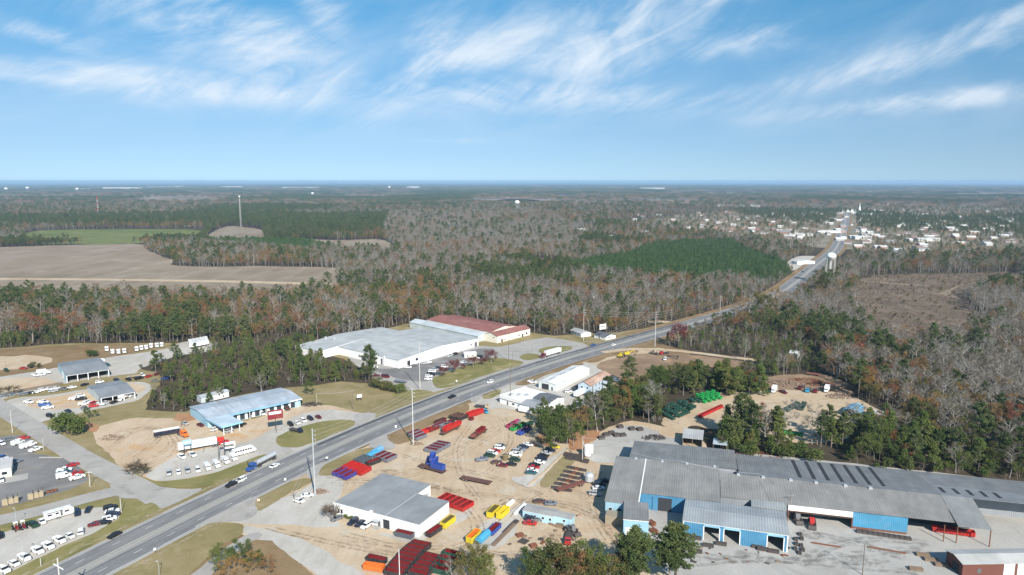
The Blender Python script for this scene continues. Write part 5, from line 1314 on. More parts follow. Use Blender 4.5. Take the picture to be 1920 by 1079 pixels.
rig(478, 880, -9, 4.6, 'blue', 'tank_trailer', 'silver', H_, 6.4)
rig(1021, 671, -9, 2.6, 'maroon', 'box_trailer', 'white', H_, 8.9)
rig(411, 836, 9, -1.6, 'red', 'box_trailer', 'white', 'parked across the gravel lot', 9.0)
a = facing(331, 817, 9, 3); rig(342, 818, 8, 3.5, 'orange', 'hopper_trailer', 'navy', 'parked on the sand beside the long shop', 0.01)
# the navy hopper stands behind the orange truck, at an angle
ht = [o for o in bpy.data.objects if o.name.startswith('hopper_trailer')][0]
c = P(313, 818); ht.location.x, ht.location.y = c; ht.rotation_euler.z = facing(313, 818, 9, -1.6)
K_ = 'in the sand yard rows of parked cars'
cars(K_, [('sedan', 'grey', 940, 839, 9, 1), ('suv', 'white', 937, 843, 9, 1), ('sedan', 'red', 929, 849, 9, 1.5), ('suv', 'white', 924, 853, 9, 1.5), ('suv', 'green', 919, 858, 9, 1), ('pickup', 'grey blue', 904, 865, 9, -1), ('sedan', 'white', 991, 837, 8, 1), ('sedan', 'brown', 997, 836, 8, 1), ('suv', 'navy', 982, 842, 9, 0), ('pickup', 'grey blue', 974, 847, 9, 0), ('suv', 'silver', 971, 850, 9, 1), ('pickup', 'white', 967, 856, 9, 1.5), ('suv', 'green', 966, 866, 9, 1), ('sedan', 'black', 959, 874, 9, 1), ('sedan', 'maroon', 942, 876, 9, 1), ('sedan', 'brown', 931, 870, 9, -1),
          ('suv', 'navy', 1031, 848, 9, 1), ('sedan', 'silver', 1025, 853, 9, 1), ('sedan', 'black', 1019, 858, 9, 1), ('suv', 'navy', 1016, 864, 9, 1), ('sedan', 'white', 1012, 870, 9, 1), ('sedan', 'black', 1003, 875, 9, 1), ('sedan', 'red', 1001, 880, 9, 1), ('sedan', 'white', 999, 885, 9, 1), ('sedan', 'teal', 996, 890, 9, 1), ('sedan', 'yellow', 1040, 841, 8, 1)])
cars('in front of the grey roofed office', [('sedan', 'grey', 632, 976, -8, 3), ('suv', 'navy', 662, 983, -7, 5), ('sedan', 'navy', 675, 986, -7, 5), ('suv', 'white', 687, 990, -7, 4.5), ('sedan', 'white', 561, 943, 8, 2), ('sedan', 'white', 576, 933, 8, -1)])
cars('by the light blue site office', [('sedan', 'bright red', 994, 985, 9, 1), ('suv', 'navy', 996, 976, 9, 0), ('sedan', 'grey', 1008, 978, 8, 0), ('sedan', 'brown', 1012, 944, 9, 0), ('sedan', 'grey blue', 1033, 948, 8, 0)])
cars('beside the shaded end of the factory', [('suv', 'navy', 1124, 912, 9, 0), ('sedan', 'white', 1122, 919, 9, 0), ('suv', 'silver', 1116, 930, 9, 1), ('pickup', 'navy', 1133, 906, 9, 0)])
cars('on the graded soil by the dirt lane', [('excavator', 'yellow', 1176, 668, 9, 0), ('loader', 'yellow', 1164, 671, 8, -2), ('loader', 'tan', 1226, 665, 5, 1), ('flat_truck', 'red', 1245, 665, -8, 1), ('suv', 'white', 1247, 676, -3, 4)])
cars('on the paved yard behind the white low building', [('pickup', 'white', 1046, 755, 7, 4), ('box_truck', 'white', 985, 776, 9, 2), ('van', 'white', 1020, 770, 8, -5), ('suv', 'white', 1030, 762, 8, -3), ('suv', 'white', 1065, 737, 8, -1), ('short_box', 'white', 1086, 744, 8, -4), ('pickup', 'white', 998, 719, 7, 1), ('sedan', 'grey', 1122, 738, 8, -3), ('sedan', 'silver', 1132, 735, 8, -3), ('suv', 'white', 1155, 716, 6, 2)])
cars('among the scrap', [('box_truck', 'white', 1451, 736, -4, 6), ('pickup', 'maroon', 1468, 738, 5, 2), ('flat_truck', 'cyan', 1515, 735, -5, 6), ('flat_truck', 'dark red', 1530, 736, -5, 6), ('box_truck', 'white', 1550, 735, -4, 6), ('flat_truck', 'maroon', 1502, 730, -6, 4), ('short_flatbed', 'rust', 1395, 729, 9, 1), ('short_flatbed', 'rust', 1525, 705, 9, 1)])
cars('on the concrete by the factory bays', [('loader', 'red', 1522, 987, 1, 8), ('loader', 'grey', 1494, 978, 4, 6)])
cars('in the sand yard below the site office', [('flat_truck', 'red', 1066, 1016, -2, 9), ('loader', 'grey', 1072, 1001, 5, 3)])
cars('across the sand yard', [('flatbed_trailer', 'brown', 893, 906, 9, 1.8), ('flatbed_trailer', 'rust', 1070, 917, -9, 2.8)])
cars('by the stacked containers near the highway', [('flat_truck', 'tan', 905, 766, 9, 1), ('suv', 'cyan', 910, 775, 5, 3)])


# ---- steel containers: (kind, outside, inside, first px, step px, count, facing, place)
def row(kind, col, inner, px, py, sx, sy, n, dx, dy, place, z=0.0):
    for k in range(n): vehicle(kind, col, px + sx * k, py + sy * k, dx, dy, place, inner, z)


V1 = 'in the block beside the grass strip'
row('roll_off', 'purple', 'dark red', 637, 889, 9.5, 3.6, 3, 9, -4.8, V1)
row('roll_off', 'bright red', 'red', 655, 878, 9.5, 3.4, 4, 9, -4.8, V1)
row('roll_off', 'slate', 'slate', 676, 866, 9, 2.6, 2, 9, -4.4, V1)
vehicle('roll_off', 'black ', 701, 871, 9, -3.4, V1, 'dark red')
row('roll_off', 'grey blue', 'maroon', 714, 858, 9, 3, 3, 9, -4.4, V1)
vehicle('covered_bin', 'light blue', 707, 850, 9, -5, V1); vehicle('covered_bin', 'cyan', 699, 857, 9, -4, V1)
V2 = 'in the lone striped block on the sand'
row('roll_off', 'grey blue', 'maroon', 810, 849, 7.2, -4.0, 4, 9, 1.8, V2)
V3 = 'behind the tall pale pole'
row('roll_off', 'grey blue', 'maroon', 776, 816, 6, 4, 3, 9, -3.4, V3)
V4 = 'in the mixed row by the dry verge'
for k, (c1, c2, a, b) in enumerate((('bright red', 'bright red', 800, 812), ('dark red', 'maroon', 812, 808), ('grey blue', 'maroon', 822, 802), ('grey blue', 'grey blue', 835, 802), ('maroon', 'black ', 826, 794), ('black ', 'maroon', 842, 797))): vehicle('roll_off', c1, a, b, 9, -3.6, V4, c2)
row('roll_off', 'black ', 'brown', 853, 784, 7, 1.6, 3, 9, -3.6, V4)
row('tall_roll_off', 'bright red', 'bright red', 884, 781, 6.5, -1.6, 3, 9, -3.6, V4)
vehicle('small_bin', 'maroon', 884, 789, 9, -3, V4)
V5 = 'on its trailer in the sand yard'
vehicle('flatbed_trailer', 'brown', 844, 811, -9, 4.5, 'under the red container'); vehicle('tall_roll_off', 'bright red', 841, 812, -9, 4.5, V5, 'bright red', 1.3); vehicle('roll_off', 'bright red', 855, 805, -9, 4.5, 'at the front of its trailer', 'red', 1.3)
vehicle('flatbed_trailer', 'brown', 898, 818, -9, 6.4, 'under the dark red container'); vehicle('roll_off', 'dark red', 901, 816, -9, 6.4, V5, 'maroon', 1.3); vehicle('small_bin', 'rust', 887, 826, -9, 6.4, 'at the rear of its trailer', 'rust', 1.3)
vehicle('flatbed_trailer', 'brown', 811, 884, 9, 2.6, 'under the bright blue containers')
vehicle('tall_roll_off', 'bright blue', 821, 886, 9, 2.6, V5, 'bright blue', 1.3)
for a, b, zz in ((806, 871, 0), (816, 870, 0), (811, 870, 2.0)): vehicle('roll_off', 'bright blue', a, b, 2, -8, 'stacked behind the loaded trailer', 'bright blue', zz)
V6 = 'in the colourful block by the dark tree'
for c1, c2, a, b in (('pink', 'maroon', 960, 801), ('grey blue', 'pink', 966, 797), ('bright green', 'brown', 967, 806), ('bright green', 'olive', 976, 802), ('bright blue', 'purple', 980, 814), ('bright blue', 'dark red', 988, 810), ('dark green', 'dark green', 990, 801)): vehicle('roll_off', c1, a, b, 9, -4.6, V6, c2)
V7 = 'in the double row by the tall flagpole'
for k, (a, b) in enumerate(((790, 1028), (781, 1035), (773, 1042), (766, 1049), (760, 1057), (753, 1065), (747, 1073), (741, 1081))): vehicle('roll_off', 'black ', a, b, 9, 2, V7, 'dark red')
for k, (a, b) in enumerate(((812, 1052), (805, 1059), (799, 1067), (792, 1075), (786, 1083))): vehicle('roll_off', 'black ', a, b, 9, 2.2, V7, 'dark red')
for k, (a, b) in enumerate(((851, 1046), (842, 1056), (834, 1066), (826, 1076))): vehicle('roll_off', 'dark green', a, b, 9, 2.2, 'partly hidden by the roadside trees', 'dark red')
vehicle('roll_off', 'black ', 707, 1056, 9, 2, 'standing alone by the gravel track', 'dark red'); vehicle('roll_off', 'orange', 702, 1070, 9, 1.4, 'standing alone by the gravel track', 'orange')
V8 = 'against the white office wall'
vehicle('roll_off', 'slate', 759, 1008, 9, 2, V8, 'dark red'); vehicle('roll_off', 'black ', 814, 1002, 9, -6, V8, 'dark red'); vehicle('tall_roll_off', 'yellow', 840, 986, 9, -7, V8, 'olive')
row('roll_off', 'bright red', 'dark red', 832, 940, 10.6, 3.6, 5, 9, -5.4, 'in the row behind the office')
V9 = 'on the weedy strip in the sand yard'
vehicle('tall_roll_off', 'yellow', 925, 966, 8, -7.5, V9, 'olive'); vehicle('tall_roll_off', 'yellow', 943, 968, 8, -7.5, V9, 'yellow'); vehicle('tall_roll_off', 'yellow', 888, 1013, 8, -7.5, V9, 'orange'); vehicle('covered_bin', 'cyan', 906, 1013, 8, -7.5, V9); vehicle('roll_off', 'bright blue', 927, 998, 8, -8, V9, 'dark red')
V10 = 'in the scrap yard'
rs2 = np.random.default_rng(4)
for i in range(8):
    for j in range(5): vehicle('small_bin', 'dark green', 1240 + i * 5.6 + j * 5.4, 776 - i * 2.4 + j * 3.1, 9, -4 + rs2.uniform(-1, 1), V10 + ' beside the wire fence', 'dark green', 0 if rs2.random() < .6 else 1.5)
for i in range(7):
    for j in range(4): vehicle('small_bin', 'bright green', 1308 + i * 4.8 + j * 4.4, 749 - i * 1.2 + j * 2.6, 9, -3, V10 + ' behind the red bins', 'bright green', 0 if (i + j) % 2 else 1.4)
for i in range(5): vehicle('small_bin', 'dark green', 1296 + i * 5, 752 + (i % 2) * 4, 9, -3, V10 + ' behind the red bins', 'dark green')
for i in range(10): vehicle('small_bin', 'bright red', 1313 + i * 4.3, 784 - i * 2.0, 9, -4.2, V10 + ' in one straight row', 'dark red')
row('roll_off', 'dark green', 'dark green', 1478, 771, 7, -4, 3, 8, -6, V10 + ' on the open sand'); row('roll_off', 'dark green', 'dark green', 1503, 768, 3, -5, 2, 5, -8, V10 + ' on the open sand')
row('small_bin', 'bright green', 'dark green', 1466, 813, 7, 1.2, 6, 9, 1, 'behind the trees of the factory edge'); row('small_bin', 'dark green', 'dark green', 1598, 812, 6, 1.0, 5, 9, 1, 'behind the trees of the factory edge')
row('roll_off', 'bright red', 'red', 1768, 999, 19, 2.6, 3, 9, 1.4, 'under the open end of the factory')
# ------------------------------------------------------------------ buildings
class Bld:
    """a rectangular building set out from its front eave corners A, B and a back corner C (picture points at eave height z).
    own space: x along the front, y towards the back, z up"""
    def __init__(self, name, label, cat, A, B, C, z, zc=None, group=None):
        a, b, c = P(*A, z), P(*B, z), P(*C, z if zc is None else zc)
        u = b - a; self.w = np.linalg.norm(u); u /= self.w; v = np.array([-u[1], u[0]])
        self.d = abs((c - b) @ v); self.z = z; self.a, self.u, self.v = a, u, v
        self.o = empty(name, a, math.atan2(u[1], u[0]), label, cat, group, .012)
        self.rz = math.atan2(u[1], u[0])
    def walls(self, mat='wall_paint', col=(.8, .8, .78), rise=0, ridge='x', zb=None, x0=0, x1=None, y0=0, y1=None, z=None, name='wall', open_front=False, base=0):
        w = self.w if x1 is None else x1; d = self.d if y1 is None else y1; z = self.z if z is None else z; zb = z if zb is None else zb
        m = MB()
        ym, xm = (y0 + d) / 2, (x0 + w) / 2
        side = [(y0, base), (d, base), (d, zb)] + ([(ym, z + rise)] if rise and ridge == 'x' else []) + [(y0, z)]
        front = [(x0, base), (w, base), (w, z)] + ([(xm, z + rise)] if rise and ridge == 'y' else []) + [(x0, z)]
        back = [(x0, base), (w, base), (w, zb)] + ([(xm, zb + rise)] if rise and ridge == 'y' else []) + [(x0, zb)]
        def face(pts): m.add(pts, [tuple(range(len(pts)))])
        face([(x0, y, zz) for y, zz in side][::-1]); face([(w, y, zz) for y, zz in side])
        if not open_front: face([(x, y0, zz) for x, zz in front])
        face([(x, d, zz) for x, zz in back][::-1])
        if open_front:   # inner faces and a floor so that the hall reads as a space
            t = .12
            face([(x0 + t, y, min(zz, z)) for y, zz in side if zz < z + .01]); face([(x0 + t, d - t, base), (w - t, d - t, base), (w - t, d - t, min(z, zb)), (x0 + t, d - t, min(z, zb))])
            face([(w - t, y, min(zz, z)) for y, zz in side if zz < z + .01][::-1])
        return m.build(name, mat, self.o, col)
    def roof(self, mat='roof_x', col=(.4, .41, .42), rise=0, ridge='x', zb=None, over=.35, t=.14, x0=0, x1=None, y0=0, y1=None, z=None, name='roof'):
        w = self.w if x1 is None else x1; d = self.d if y1 is None else y1; z = self.z if z is None else z; zb = z if zb is None else zb
        m = MB(); o = over
        if ridge == 'x':
            ym = (y0 + d) / 2
            if rise:
                so = rise / max(.1, ym - y0) * o
                m.prism([(y0 - o, z - so), (ym, z + rise), (d + o, zb - so), (d + o, zb - so + t), (ym, z + rise + t), (y0 - o, z - so + t)], x0 - o, w + o)
            else: m.prism([(y0 - o, z), (d + o, zb), (d + o, zb + t), (y0 - o, z + t)], x0 - o, w + o)
        else:
            xm = (x0 + w) / 2; so = rise / max(.1, xm - x0) * o
            m.prism([(x0 - o, z - so), (xm, z + rise), (w + o, z - so), (w + o, z - so + t), (xm, z + rise + t), (x0 - o, z - so + t)], y0 - o, d + o, 0, 'y')
        return m.build(name, mat, self.o, col)
    def box(self, name, a, b, mat, col=None, parent=None): return MB().box(a, b).build(name, mat, parent or self.o, col)
    def front(self, name, xa, xb, za, zb, mat, col=None, y=0.0, out=.06):
        """a door, window or panel on the front wall"""
        return MB().box((xa, y - out, za), (xb, y + .05, zb)).build(name, mat, self.o, col)
    def right(self, name, ya, yb, za, zb, mat, col=None, x=None, out=.06):
        x = self.w if x is None else x
        return MB().box((x - .05, ya, za), (x + out, yb, zb)).build(name, mat, self.o, col)
    def left(self, name, ya, yb, za, zb, mat, col=None, x=0.0, out=.06):
        return MB().box((x - out, ya, za), (x + .05, yb, zb)).build(name, mat, self.o, col)
    def window(self, side, a, b, za, zb, **k):
        f = getattr(self, side)('window', a, b, za, zb, 'white_paint', None, out=.05, **k)
        m = MB(); e = .08; t = .075
        if side == 'front': m.box((a + e, k.get('y', 0) - t, za + e), (b - e, k.get('y', 0) - .02, zb - e))
        elif side == 'right': x = k.get('x', self.w) if k.get('x') is not None else self.w; m.box((x + .02, a + e, za + e), (x + t, b - e, zb - e))
        else: m.box((-t, a + e, za + e), (-.02, b - e, zb - e))
        m.build('pane', 'glass_dark', f); return f
    def footprint(self, m=1.0):
        return [self.a + self.u * x + self.v * y for x, y in ((-m, -m), (self.w + m, -m), (self.w + m, self.d + m), (-m, self.d + m))]


WHITE, CREAM, LBLUE, BLUE, GREY = (.80, .80, .78), (.74, .70, .58), (.33, .54, .66), (.07, .255, .43), (.30, .31, .315)
# --- office with the grey roof
b = Bld('office_building', 'white low office building with a broad grey metal roof', 'building', (626, 944), (784, 986), (839, 941), 4.4)
W_, D_ = b.w, b.d
nx = W_ * .62; ex = 9.0
b.walls('wall_paint', WHITE); b.roof('roof_x', GREY, over=.15, zb=4.5)
b.walls('wall_paint', WHITE, x0=0, x1=nx, y0=D_ - .05, y1=D_ + ex, z=4.4, name='rear_wing_wall'); b.roof('roof_x', GREY, x0=0, x1=nx, y0=D_ - .1, y1=D_ + ex, z=4.52, over=.15, name='rear_wing_roof')
b.box('parapet', (-.2, -.2, 4.4), (W_ + .2, .05, 4.75), 'white_paint'); b.box('ridge_cap', (nx - .15, -.1, 4.62), (nx + .15, D_, 4.72), 'galvanised')
b.window('front', 1.6, 2.7, 1.2, 2.9); b.window('front', 3.0, 4.1, 1.2, 2.9)
b.front('doorway', W_ * .60, W_ * .60 + 2.7, 0, 3.4, 'dark_inside'); b.front('entrance_door', W_ * .535, W_ * .535 + 1.2, 0, 2.3, 'light_glass')
b.box('entrance_hood', (W_ * .50, -1.8, 2.6), (W_ * .57, 0, 2.8), 'galvanised'); b.box('porch', (W_ * .50, -2.4, 0), (W_ * .58, -.1, .35), 'concrete')
b.front('gas_meter', 5.4, 5.9, 2.7, 3.2, 'galvanised'); b.left('side_door', 1.2, 2.4, 0, 2.4, 'dark_inside')
b.box('chimney', (W_ * .44, -.1, 4.75), (W_ * .47, .5, 5.3), 'white_paint'); b.box('rear_door_hood', (nx + .2, D_ + 4.2, 2.4), (nx + 1.8, D_ + 5.6, 2.6), 'galvanised')
OFFICE = b
# --- long shop with blue band and canopy
b = Bld('shop_building', 'long shop with a patched blue-grey roof and light blue front band', 'building', (389, 786), (563, 747), (511, 731), 4.6)
b.walls('wall_paint', LBLUE, 1.2, 'x'); b.roof('roof_old_blue', None, 1.2, 'x', over=.5)
b.box('fascia_band', (2.5, -2.2, 4.2), (b.w * .86, -.6, 4.55), 'wall_sheet', (.30, .58, .78)); b.box('white_fascia', (b.w * .862, -1.6, 4.2), (b.w + .4, -.55, 4.5), 'white_paint')
for k in range(11):
    x = 3 + k * (b.w - 6) / 11
    b.front('pier', x, x + 1.1, 0, 4.2, 'white_paint', out=.12)
    b.front('shopfront', x + 1.3, x + (b.w - 6) / 11 - .2, .3, 3.2, 'dark_inside')
for k in range(6): b.box('post', (3 + k * 8.5, -2.1, 0), (3.2 + k * 8.5, -1.9, 4.2), 'white_paint')
c = Bld('filling_canopy', 'light blue flat canopy on white posts before the shop', 'canopy', (386, 786), (416, 802), (453, 791), 4.4)
c.roof('wall_sheet', (.55, .66, .74), over=.1, t=.5, z=4.2)
for x in (1.0, c.w - 1.0):
    for y_ in (1.2, c.d * .5, c.d - 1.2): c.box('post', (x - .15, y_ - .15, 0), (x + .15, y_ + .15, 4.2), 'white_paint')
c.box('fascia', (-.16, -.18, 4.05), (c.w + .16, -.1, 4.78), 'wall_sheet', (.30, .60, .80)); c.box('fascia', (c.w + .1, -.1, 4.05), (c.w + .18, c.d + .1, 4.78), 'wall_sheet', (.30, .60, .80))


def open_shed(nm, lab, A, B, C, z, rise, col, inner, n, roofc, gab=None):
    b = Bld(nm, lab, 'shed', A, B, C, z, z + rise)
    b.d *= 2
    b.walls('wall_sheet', col, rise, 'x', open_front=True); b.roof('roof_x', roofc, rise, 'x', over=.3)
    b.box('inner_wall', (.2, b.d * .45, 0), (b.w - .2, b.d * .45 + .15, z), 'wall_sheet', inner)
    for k in range(n + 1): b.box('post', (k * (b.w - .4) / n, -.1, 0), (k * (b.w - .4) / n + .4, .25, z), 'white_paint')
    b.box('eave_beam', (0, -.12, z - .35), (b.w, .1, z - .02), 'white_paint')
    return b


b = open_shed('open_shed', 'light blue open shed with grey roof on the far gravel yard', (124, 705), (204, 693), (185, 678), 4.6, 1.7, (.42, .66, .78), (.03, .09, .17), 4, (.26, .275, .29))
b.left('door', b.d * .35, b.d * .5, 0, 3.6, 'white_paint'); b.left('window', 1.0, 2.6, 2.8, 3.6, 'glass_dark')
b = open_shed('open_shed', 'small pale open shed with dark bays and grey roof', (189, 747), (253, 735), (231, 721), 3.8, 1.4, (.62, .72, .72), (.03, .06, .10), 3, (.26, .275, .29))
b.left('door', 2.5, 4.5, 0, 2.8, 'light_glass')
b = Bld('storage_shed', 'narrow pale storage shed against the green wood', 'shed', (377, 746), (429, 734), (422, 730), 3.2)
b.walls('wall_sheet', (.62, .68, .70), .5); b.roof('roof_x', (.50, .52, .54), .5)
for k in range(4): b.front('shutter', b.w * (.3 + .17 * k), b.w * (.3 + .17 * k) + 2.4, .1, 2.6, 'white_paint')
# --- big white warehouse
b = Bld('warehouse', 'huge white warehouse with a pale patched low gable roof', 'warehouse', (747.5, 676), (897, 635), (800, 621), 5.6)
b.d = np.linalg.norm(P(640, 650, 5.6) - P(747.5, 676, 5.6)) * 1.02
b.walls('wall_paint', WHITE, 2.2, 'y'); b.roof('roof_white_patched', None, 2.2, 'y', over=.3)
ext = np.linalg.norm(P(605, 661, 5.6) - P(637, 652, 5.6))
b.walls('wall_paint', WHITE, x0=-ext, x1=b.w * .8, y0=b.d, y1=b.d + 27, z=5.2, name='rear_hall_wall', rise=1.9, ridge='y'); b.roof('roof_white_patched', None, 1.9, 'y', x0=-ext, x1=b.w * .8, y0=b.d + .4, y1=b.d + 27, z=5.2, name='rear_hall_roof')
b.front('doorway', 7.5, 10.2, 0, 3.6, 'dark_inside'); b.window('front', 15, 17.5, 2, 4.0); b.front('roller_door', b.w - 4.5, b.w - 1.5, 0, 3.4, 'light_glass'); b.window('front', b.w - 9, b.w - 7.5, 1.6, 3.2)
for y_ in (13, 20): b.left('pilaster', y_, y_ + .9, 0, 6.2, 'white_paint', out=.5)
b.left('doorway', 22.5, 24, 0, 4.6, 'dark_inside'); b.left('doorway', 15.5, 17, 0, 4.2, 'steel_dark'); b.left('roller_door', 33, 36.5, 0, 3.4, 'light_glass')
for k in range(2): b.box('roof_vent', (6 + k * 3, b.d + 22 - k * 6, 6.4), (7.4 + k * 3, b.d + 23.2 - k * 6, 8.4), 'galvanised')
WARE = b
# --- red roofed building with the long wing
b = Bld('mill_building', 'cream building with a red metal roof and long blue-grey wing', 'building', (932, 631), (994, 616), (968, 602), 5.4, 6.5)
b.d = 13
b.walls('wall_paint', CREAM, 2.0, 'x'); b.roof('roof_red', None, 2.0, 'x', over=.4)
L2 = np.linalg.norm(P(776, 599, 6) - P(915, 622, 6))
b.walls('wall_sheet', (.56, .62, .62), x0=-7, x1=6.5, y0=b.d + .2, y1=b.d + L2, z=4.6, name='wing_wall', rise=1.8, ridge='y'); b.roof('roof_y', (.56, .61, .64), 1.8, 'y', x0=-7, x1=6.5, y0=b.d + .6, y1=b.d + L2, z=4.6, name='wing_roof')
b.walls('wall_paint', CREAM, x0=6.6, x1=b.w, y0=b.d + .2, y1=b.d + L2 - 6, z=5.2, name='red_wing_wall', rise=2.4, ridge='y'); b.roof('roof_red', None, 2.4, 'y', x0=6.7, x1=b.w, y0=b.d + .6, y1=b.d + L2 - 6, z=5.2, name='red_wing_roof', over=.2)
b.front('doorway', 4.5, 6.3, 0, 2.6, 'steel_dark'); b.front('entrance_hood', 6.8, 9.0, 2.2, 2.4, 'white_paint', out=1.2); b.window('front', b.w * .63, b.w * .63 + 1.6, 1.4, 2.8); b.front('doorway', b.w * .74, b.w * .74 + 1.8, 0, 2.4, 'dark_inside'); b.window('front', b.w * .86, b.w * .86 + 2, 1.2, 3); b.left('vent', 3, 3.8, 3.6, 4.4, 'steel_dark')
# --- little white houses by the highway
for A, B, C, z, lab, rc in (((1070, 619), (1090, 626), (1100, 621), 2.9, 'tiny white house with a grey gable roof by the wood', (.45, .45, .44)), ((1114, 627), (1136, 632), (1149, 627), 2.8, 'tiny white house with a dark low roof by the highway', (.09, .10, .12))):
    b = Bld('small_house', lab, 'house', A, B, C, z); b.walls('wall_paint', WHITE, 1.3, 'x'); b.roof('roof_x', rc, 1.3, 'x', over=.5)
    b.front('door', b.w * .4, b.w * .4 + 1, 0, 2.1, 'light_glass'); b.window('front', b.w * .65, b.w * .65 + 1.2, 1, 2.1); b.window('right', b.d * .3, b.d * .3 + 1.2, 1, 2.1)
# --- long white shed, blue-grey house, low white building
b = Bld('white_shed', 'long white metal shed with a bright white roof', 'shed', (1010, 716), (1043, 722), (1109.5, 692), 4.0)
b.walls('wall_sheet', (.74, .78, .78), .9, 'y'); b.roof('roof_y', (.86, .86, .84), .9, 'y', over=.3); b.front('bay', b.w * .18, b.w * .58, 0, 3.4, 'dark_inside'); b.front('door', b.w * .72, b.w * .72 + 1.1, 0, 2.2, 'light_glass')
for k in range(3): b.box('rooflight', (b.w * .36, 4 + k * b.d * .3, 4.78), (b.w * .42, 4 + k * b.d * .3 + b.d * .18, 4.88), 'light_glass')
b = Bld('two_storey_house', 'two-storey pale blue house with a rusty metal roof', 'house', (1084, 720), (1107, 724), (1147, 704), 6.0)
b.walls('wall_sheet', (.55, .66, .78), 1.9, 'y'); b.roof('roof_rust', None, 1.9, 'y', over=.4)
for k in range(5):
    for zz in (1.0, 3.9): b.window('right', 2 + k * (b.d - 4) / 5, 3.2 + k * (b.d - 4) / 5, zz, zz + 1.4)
for x in (.25, .7): b.window('front', b.w * x, b.w * x + 1.1, 3.9, 5.2)
b.front('bay', b.w * .1, b.w * .55, 0, 2.8, 'dark_inside'); b.box('lean_to_roof', (-5, 1, 2.6), (-.1, 9, 2.75), 'steel_dark')
for y_ in (1.2, 8.7): b.box('post', (-4.9, y_, 0), (-4.7, y_ + .2, 2.6), 'wood_pole')
b = Bld('low_white_building', 'low white building with flat white roof and grey rear roofs', 'building', (937, 743), (976, 754), (1002, 731), 4.0)
b.walls('wall_paint', WHITE); b.roof('white_paint', None, over=.1); b.d_ = b.d
b.box('parapet', (-.12, -.12, 4.14), (b.w, .1, 4.6), 'white_paint'); b.box('parapet', (-.12, .12, 4.14), (.1, b.d, 4.6), 'white_paint'); b.box('cornice', (-.2, -.2, 2.7), (b.w, -.08, 2.9), 'steel_dark')
x2 = b.w + np.linalg.norm(P(1010, 764, 3.6) - P(976, 754, 3.6))
b.walls('wall_paint', (.66, .70, .72), x0=b.w + .05, x1=x2, y0=-1, y1=b.d * .45, z=3.3, rise=.9, name='workshop_wall'); b.roof('roof_x', (.34, .35, .37), .9, 'x', x0=b.w + .4, x1=x2, y0=-1, y1=b.d * .45, z=3.3, name='workshop_roof')
b.walls('wall_paint', WHITE, x0=b.w + .1, x1=x2 - .5, y0=b.d * .46, y1=b.d, z=4.0, rise=1.2, name='rear_workshop_wall'); b.roof('roof_x', (.14, .145, .16), 1.2, 'x', x0=b.w + .5, x1=x2 - .5, y0=b.d * .46, y1=b.d, z=4.0, name='rear_workshop_roof')
b.front('bay', b.w + 1, x2 - 2.5, 0, 2.5, 'dark_inside', y=-1); b.front('door', b.w * .35, b.w * .35 + 1, 0, 2.2, 'light_glass'); b.window('front', b.w * .6, b.w * .6 + 1.8, 1, 2.2)
for k in range(3): b.box('roof_unit', (3 + k * 3.5, 4 + k * 2.5, 4.14), (5 + k * 3.5, 6 + k * 2.5, 5.0), 'galvanised')
# --- light blue site office
b = Bld('site_office', 'light blue portable site office with grey roof', 'cabin', (980, 957), (1038, 969), (1049, 957), 3.2)
b.walls('wall_sheet', (.46, .71, .83), .25); b.roof('roof_x', (.40, .39, .37), .25, over=.15)
b.walls('wall_sheet', (.46, .71, .83), x0=b.w + .02, x1=b.w + 6.2, y0=1.2, y1=b.d - .3, z=2.9, name='annex_wall'); b.roof('roof_x', (.40, .39, .37), x0=b.w + .2, x1=b.w + 6.2, y0=1.2, y1=b.d - .3, z=2.9, over=.15, name='annex_roof')
b.box('trim', (-.08, -.1, 3.02), (b.w + .08, -.02, 3.2), 'white_paint')
for x in (.08, .36, .62, .85): b.window('front', b.w * x, b.w * x + 1.0, 1.3, 2.3)
b.front('door', b.w * .2, b.w * .2 + .9, 0, 2.1, 'white_paint'); b.window('front', b.w + 3, b.w + 4, 1.3, 2.2, y=1.2); b.box('steps', (b.w + 1.0, -.6, 0), (b.w + 3.5, 1.1, .7), 'plank_wood')
# --- small tall blue building
b = Bld('pump_building', 'small tall light blue building with a flat grey roof', 'building', (1169, 974), (1216, 978), (1230, 947), 6.2)
b.walls('wall_sheet', (.34, .60, .78)); b.roof('roof_x', (.23, .23, .225), over=.12, zb=6.5); b.box('trim', (-.14, -.16, 6.0), (b.w + .14, -.1, 6.22), 'white_paint'); b.box('trim', (b.w + .1, -.1, 6.0), (b.w + .16, b.d, 6.22), 'white_paint')
b.front('shutter', .6, b.w * .42, 0, 3.4, 'white_paint'); b.right('door', b.d * .4, b.d * .4 + 1.1, 0, 2.2, 'white_paint'); b.right('frame', b.d * .2, b.d * .3, 1.2, 4.0, 'white_paint')
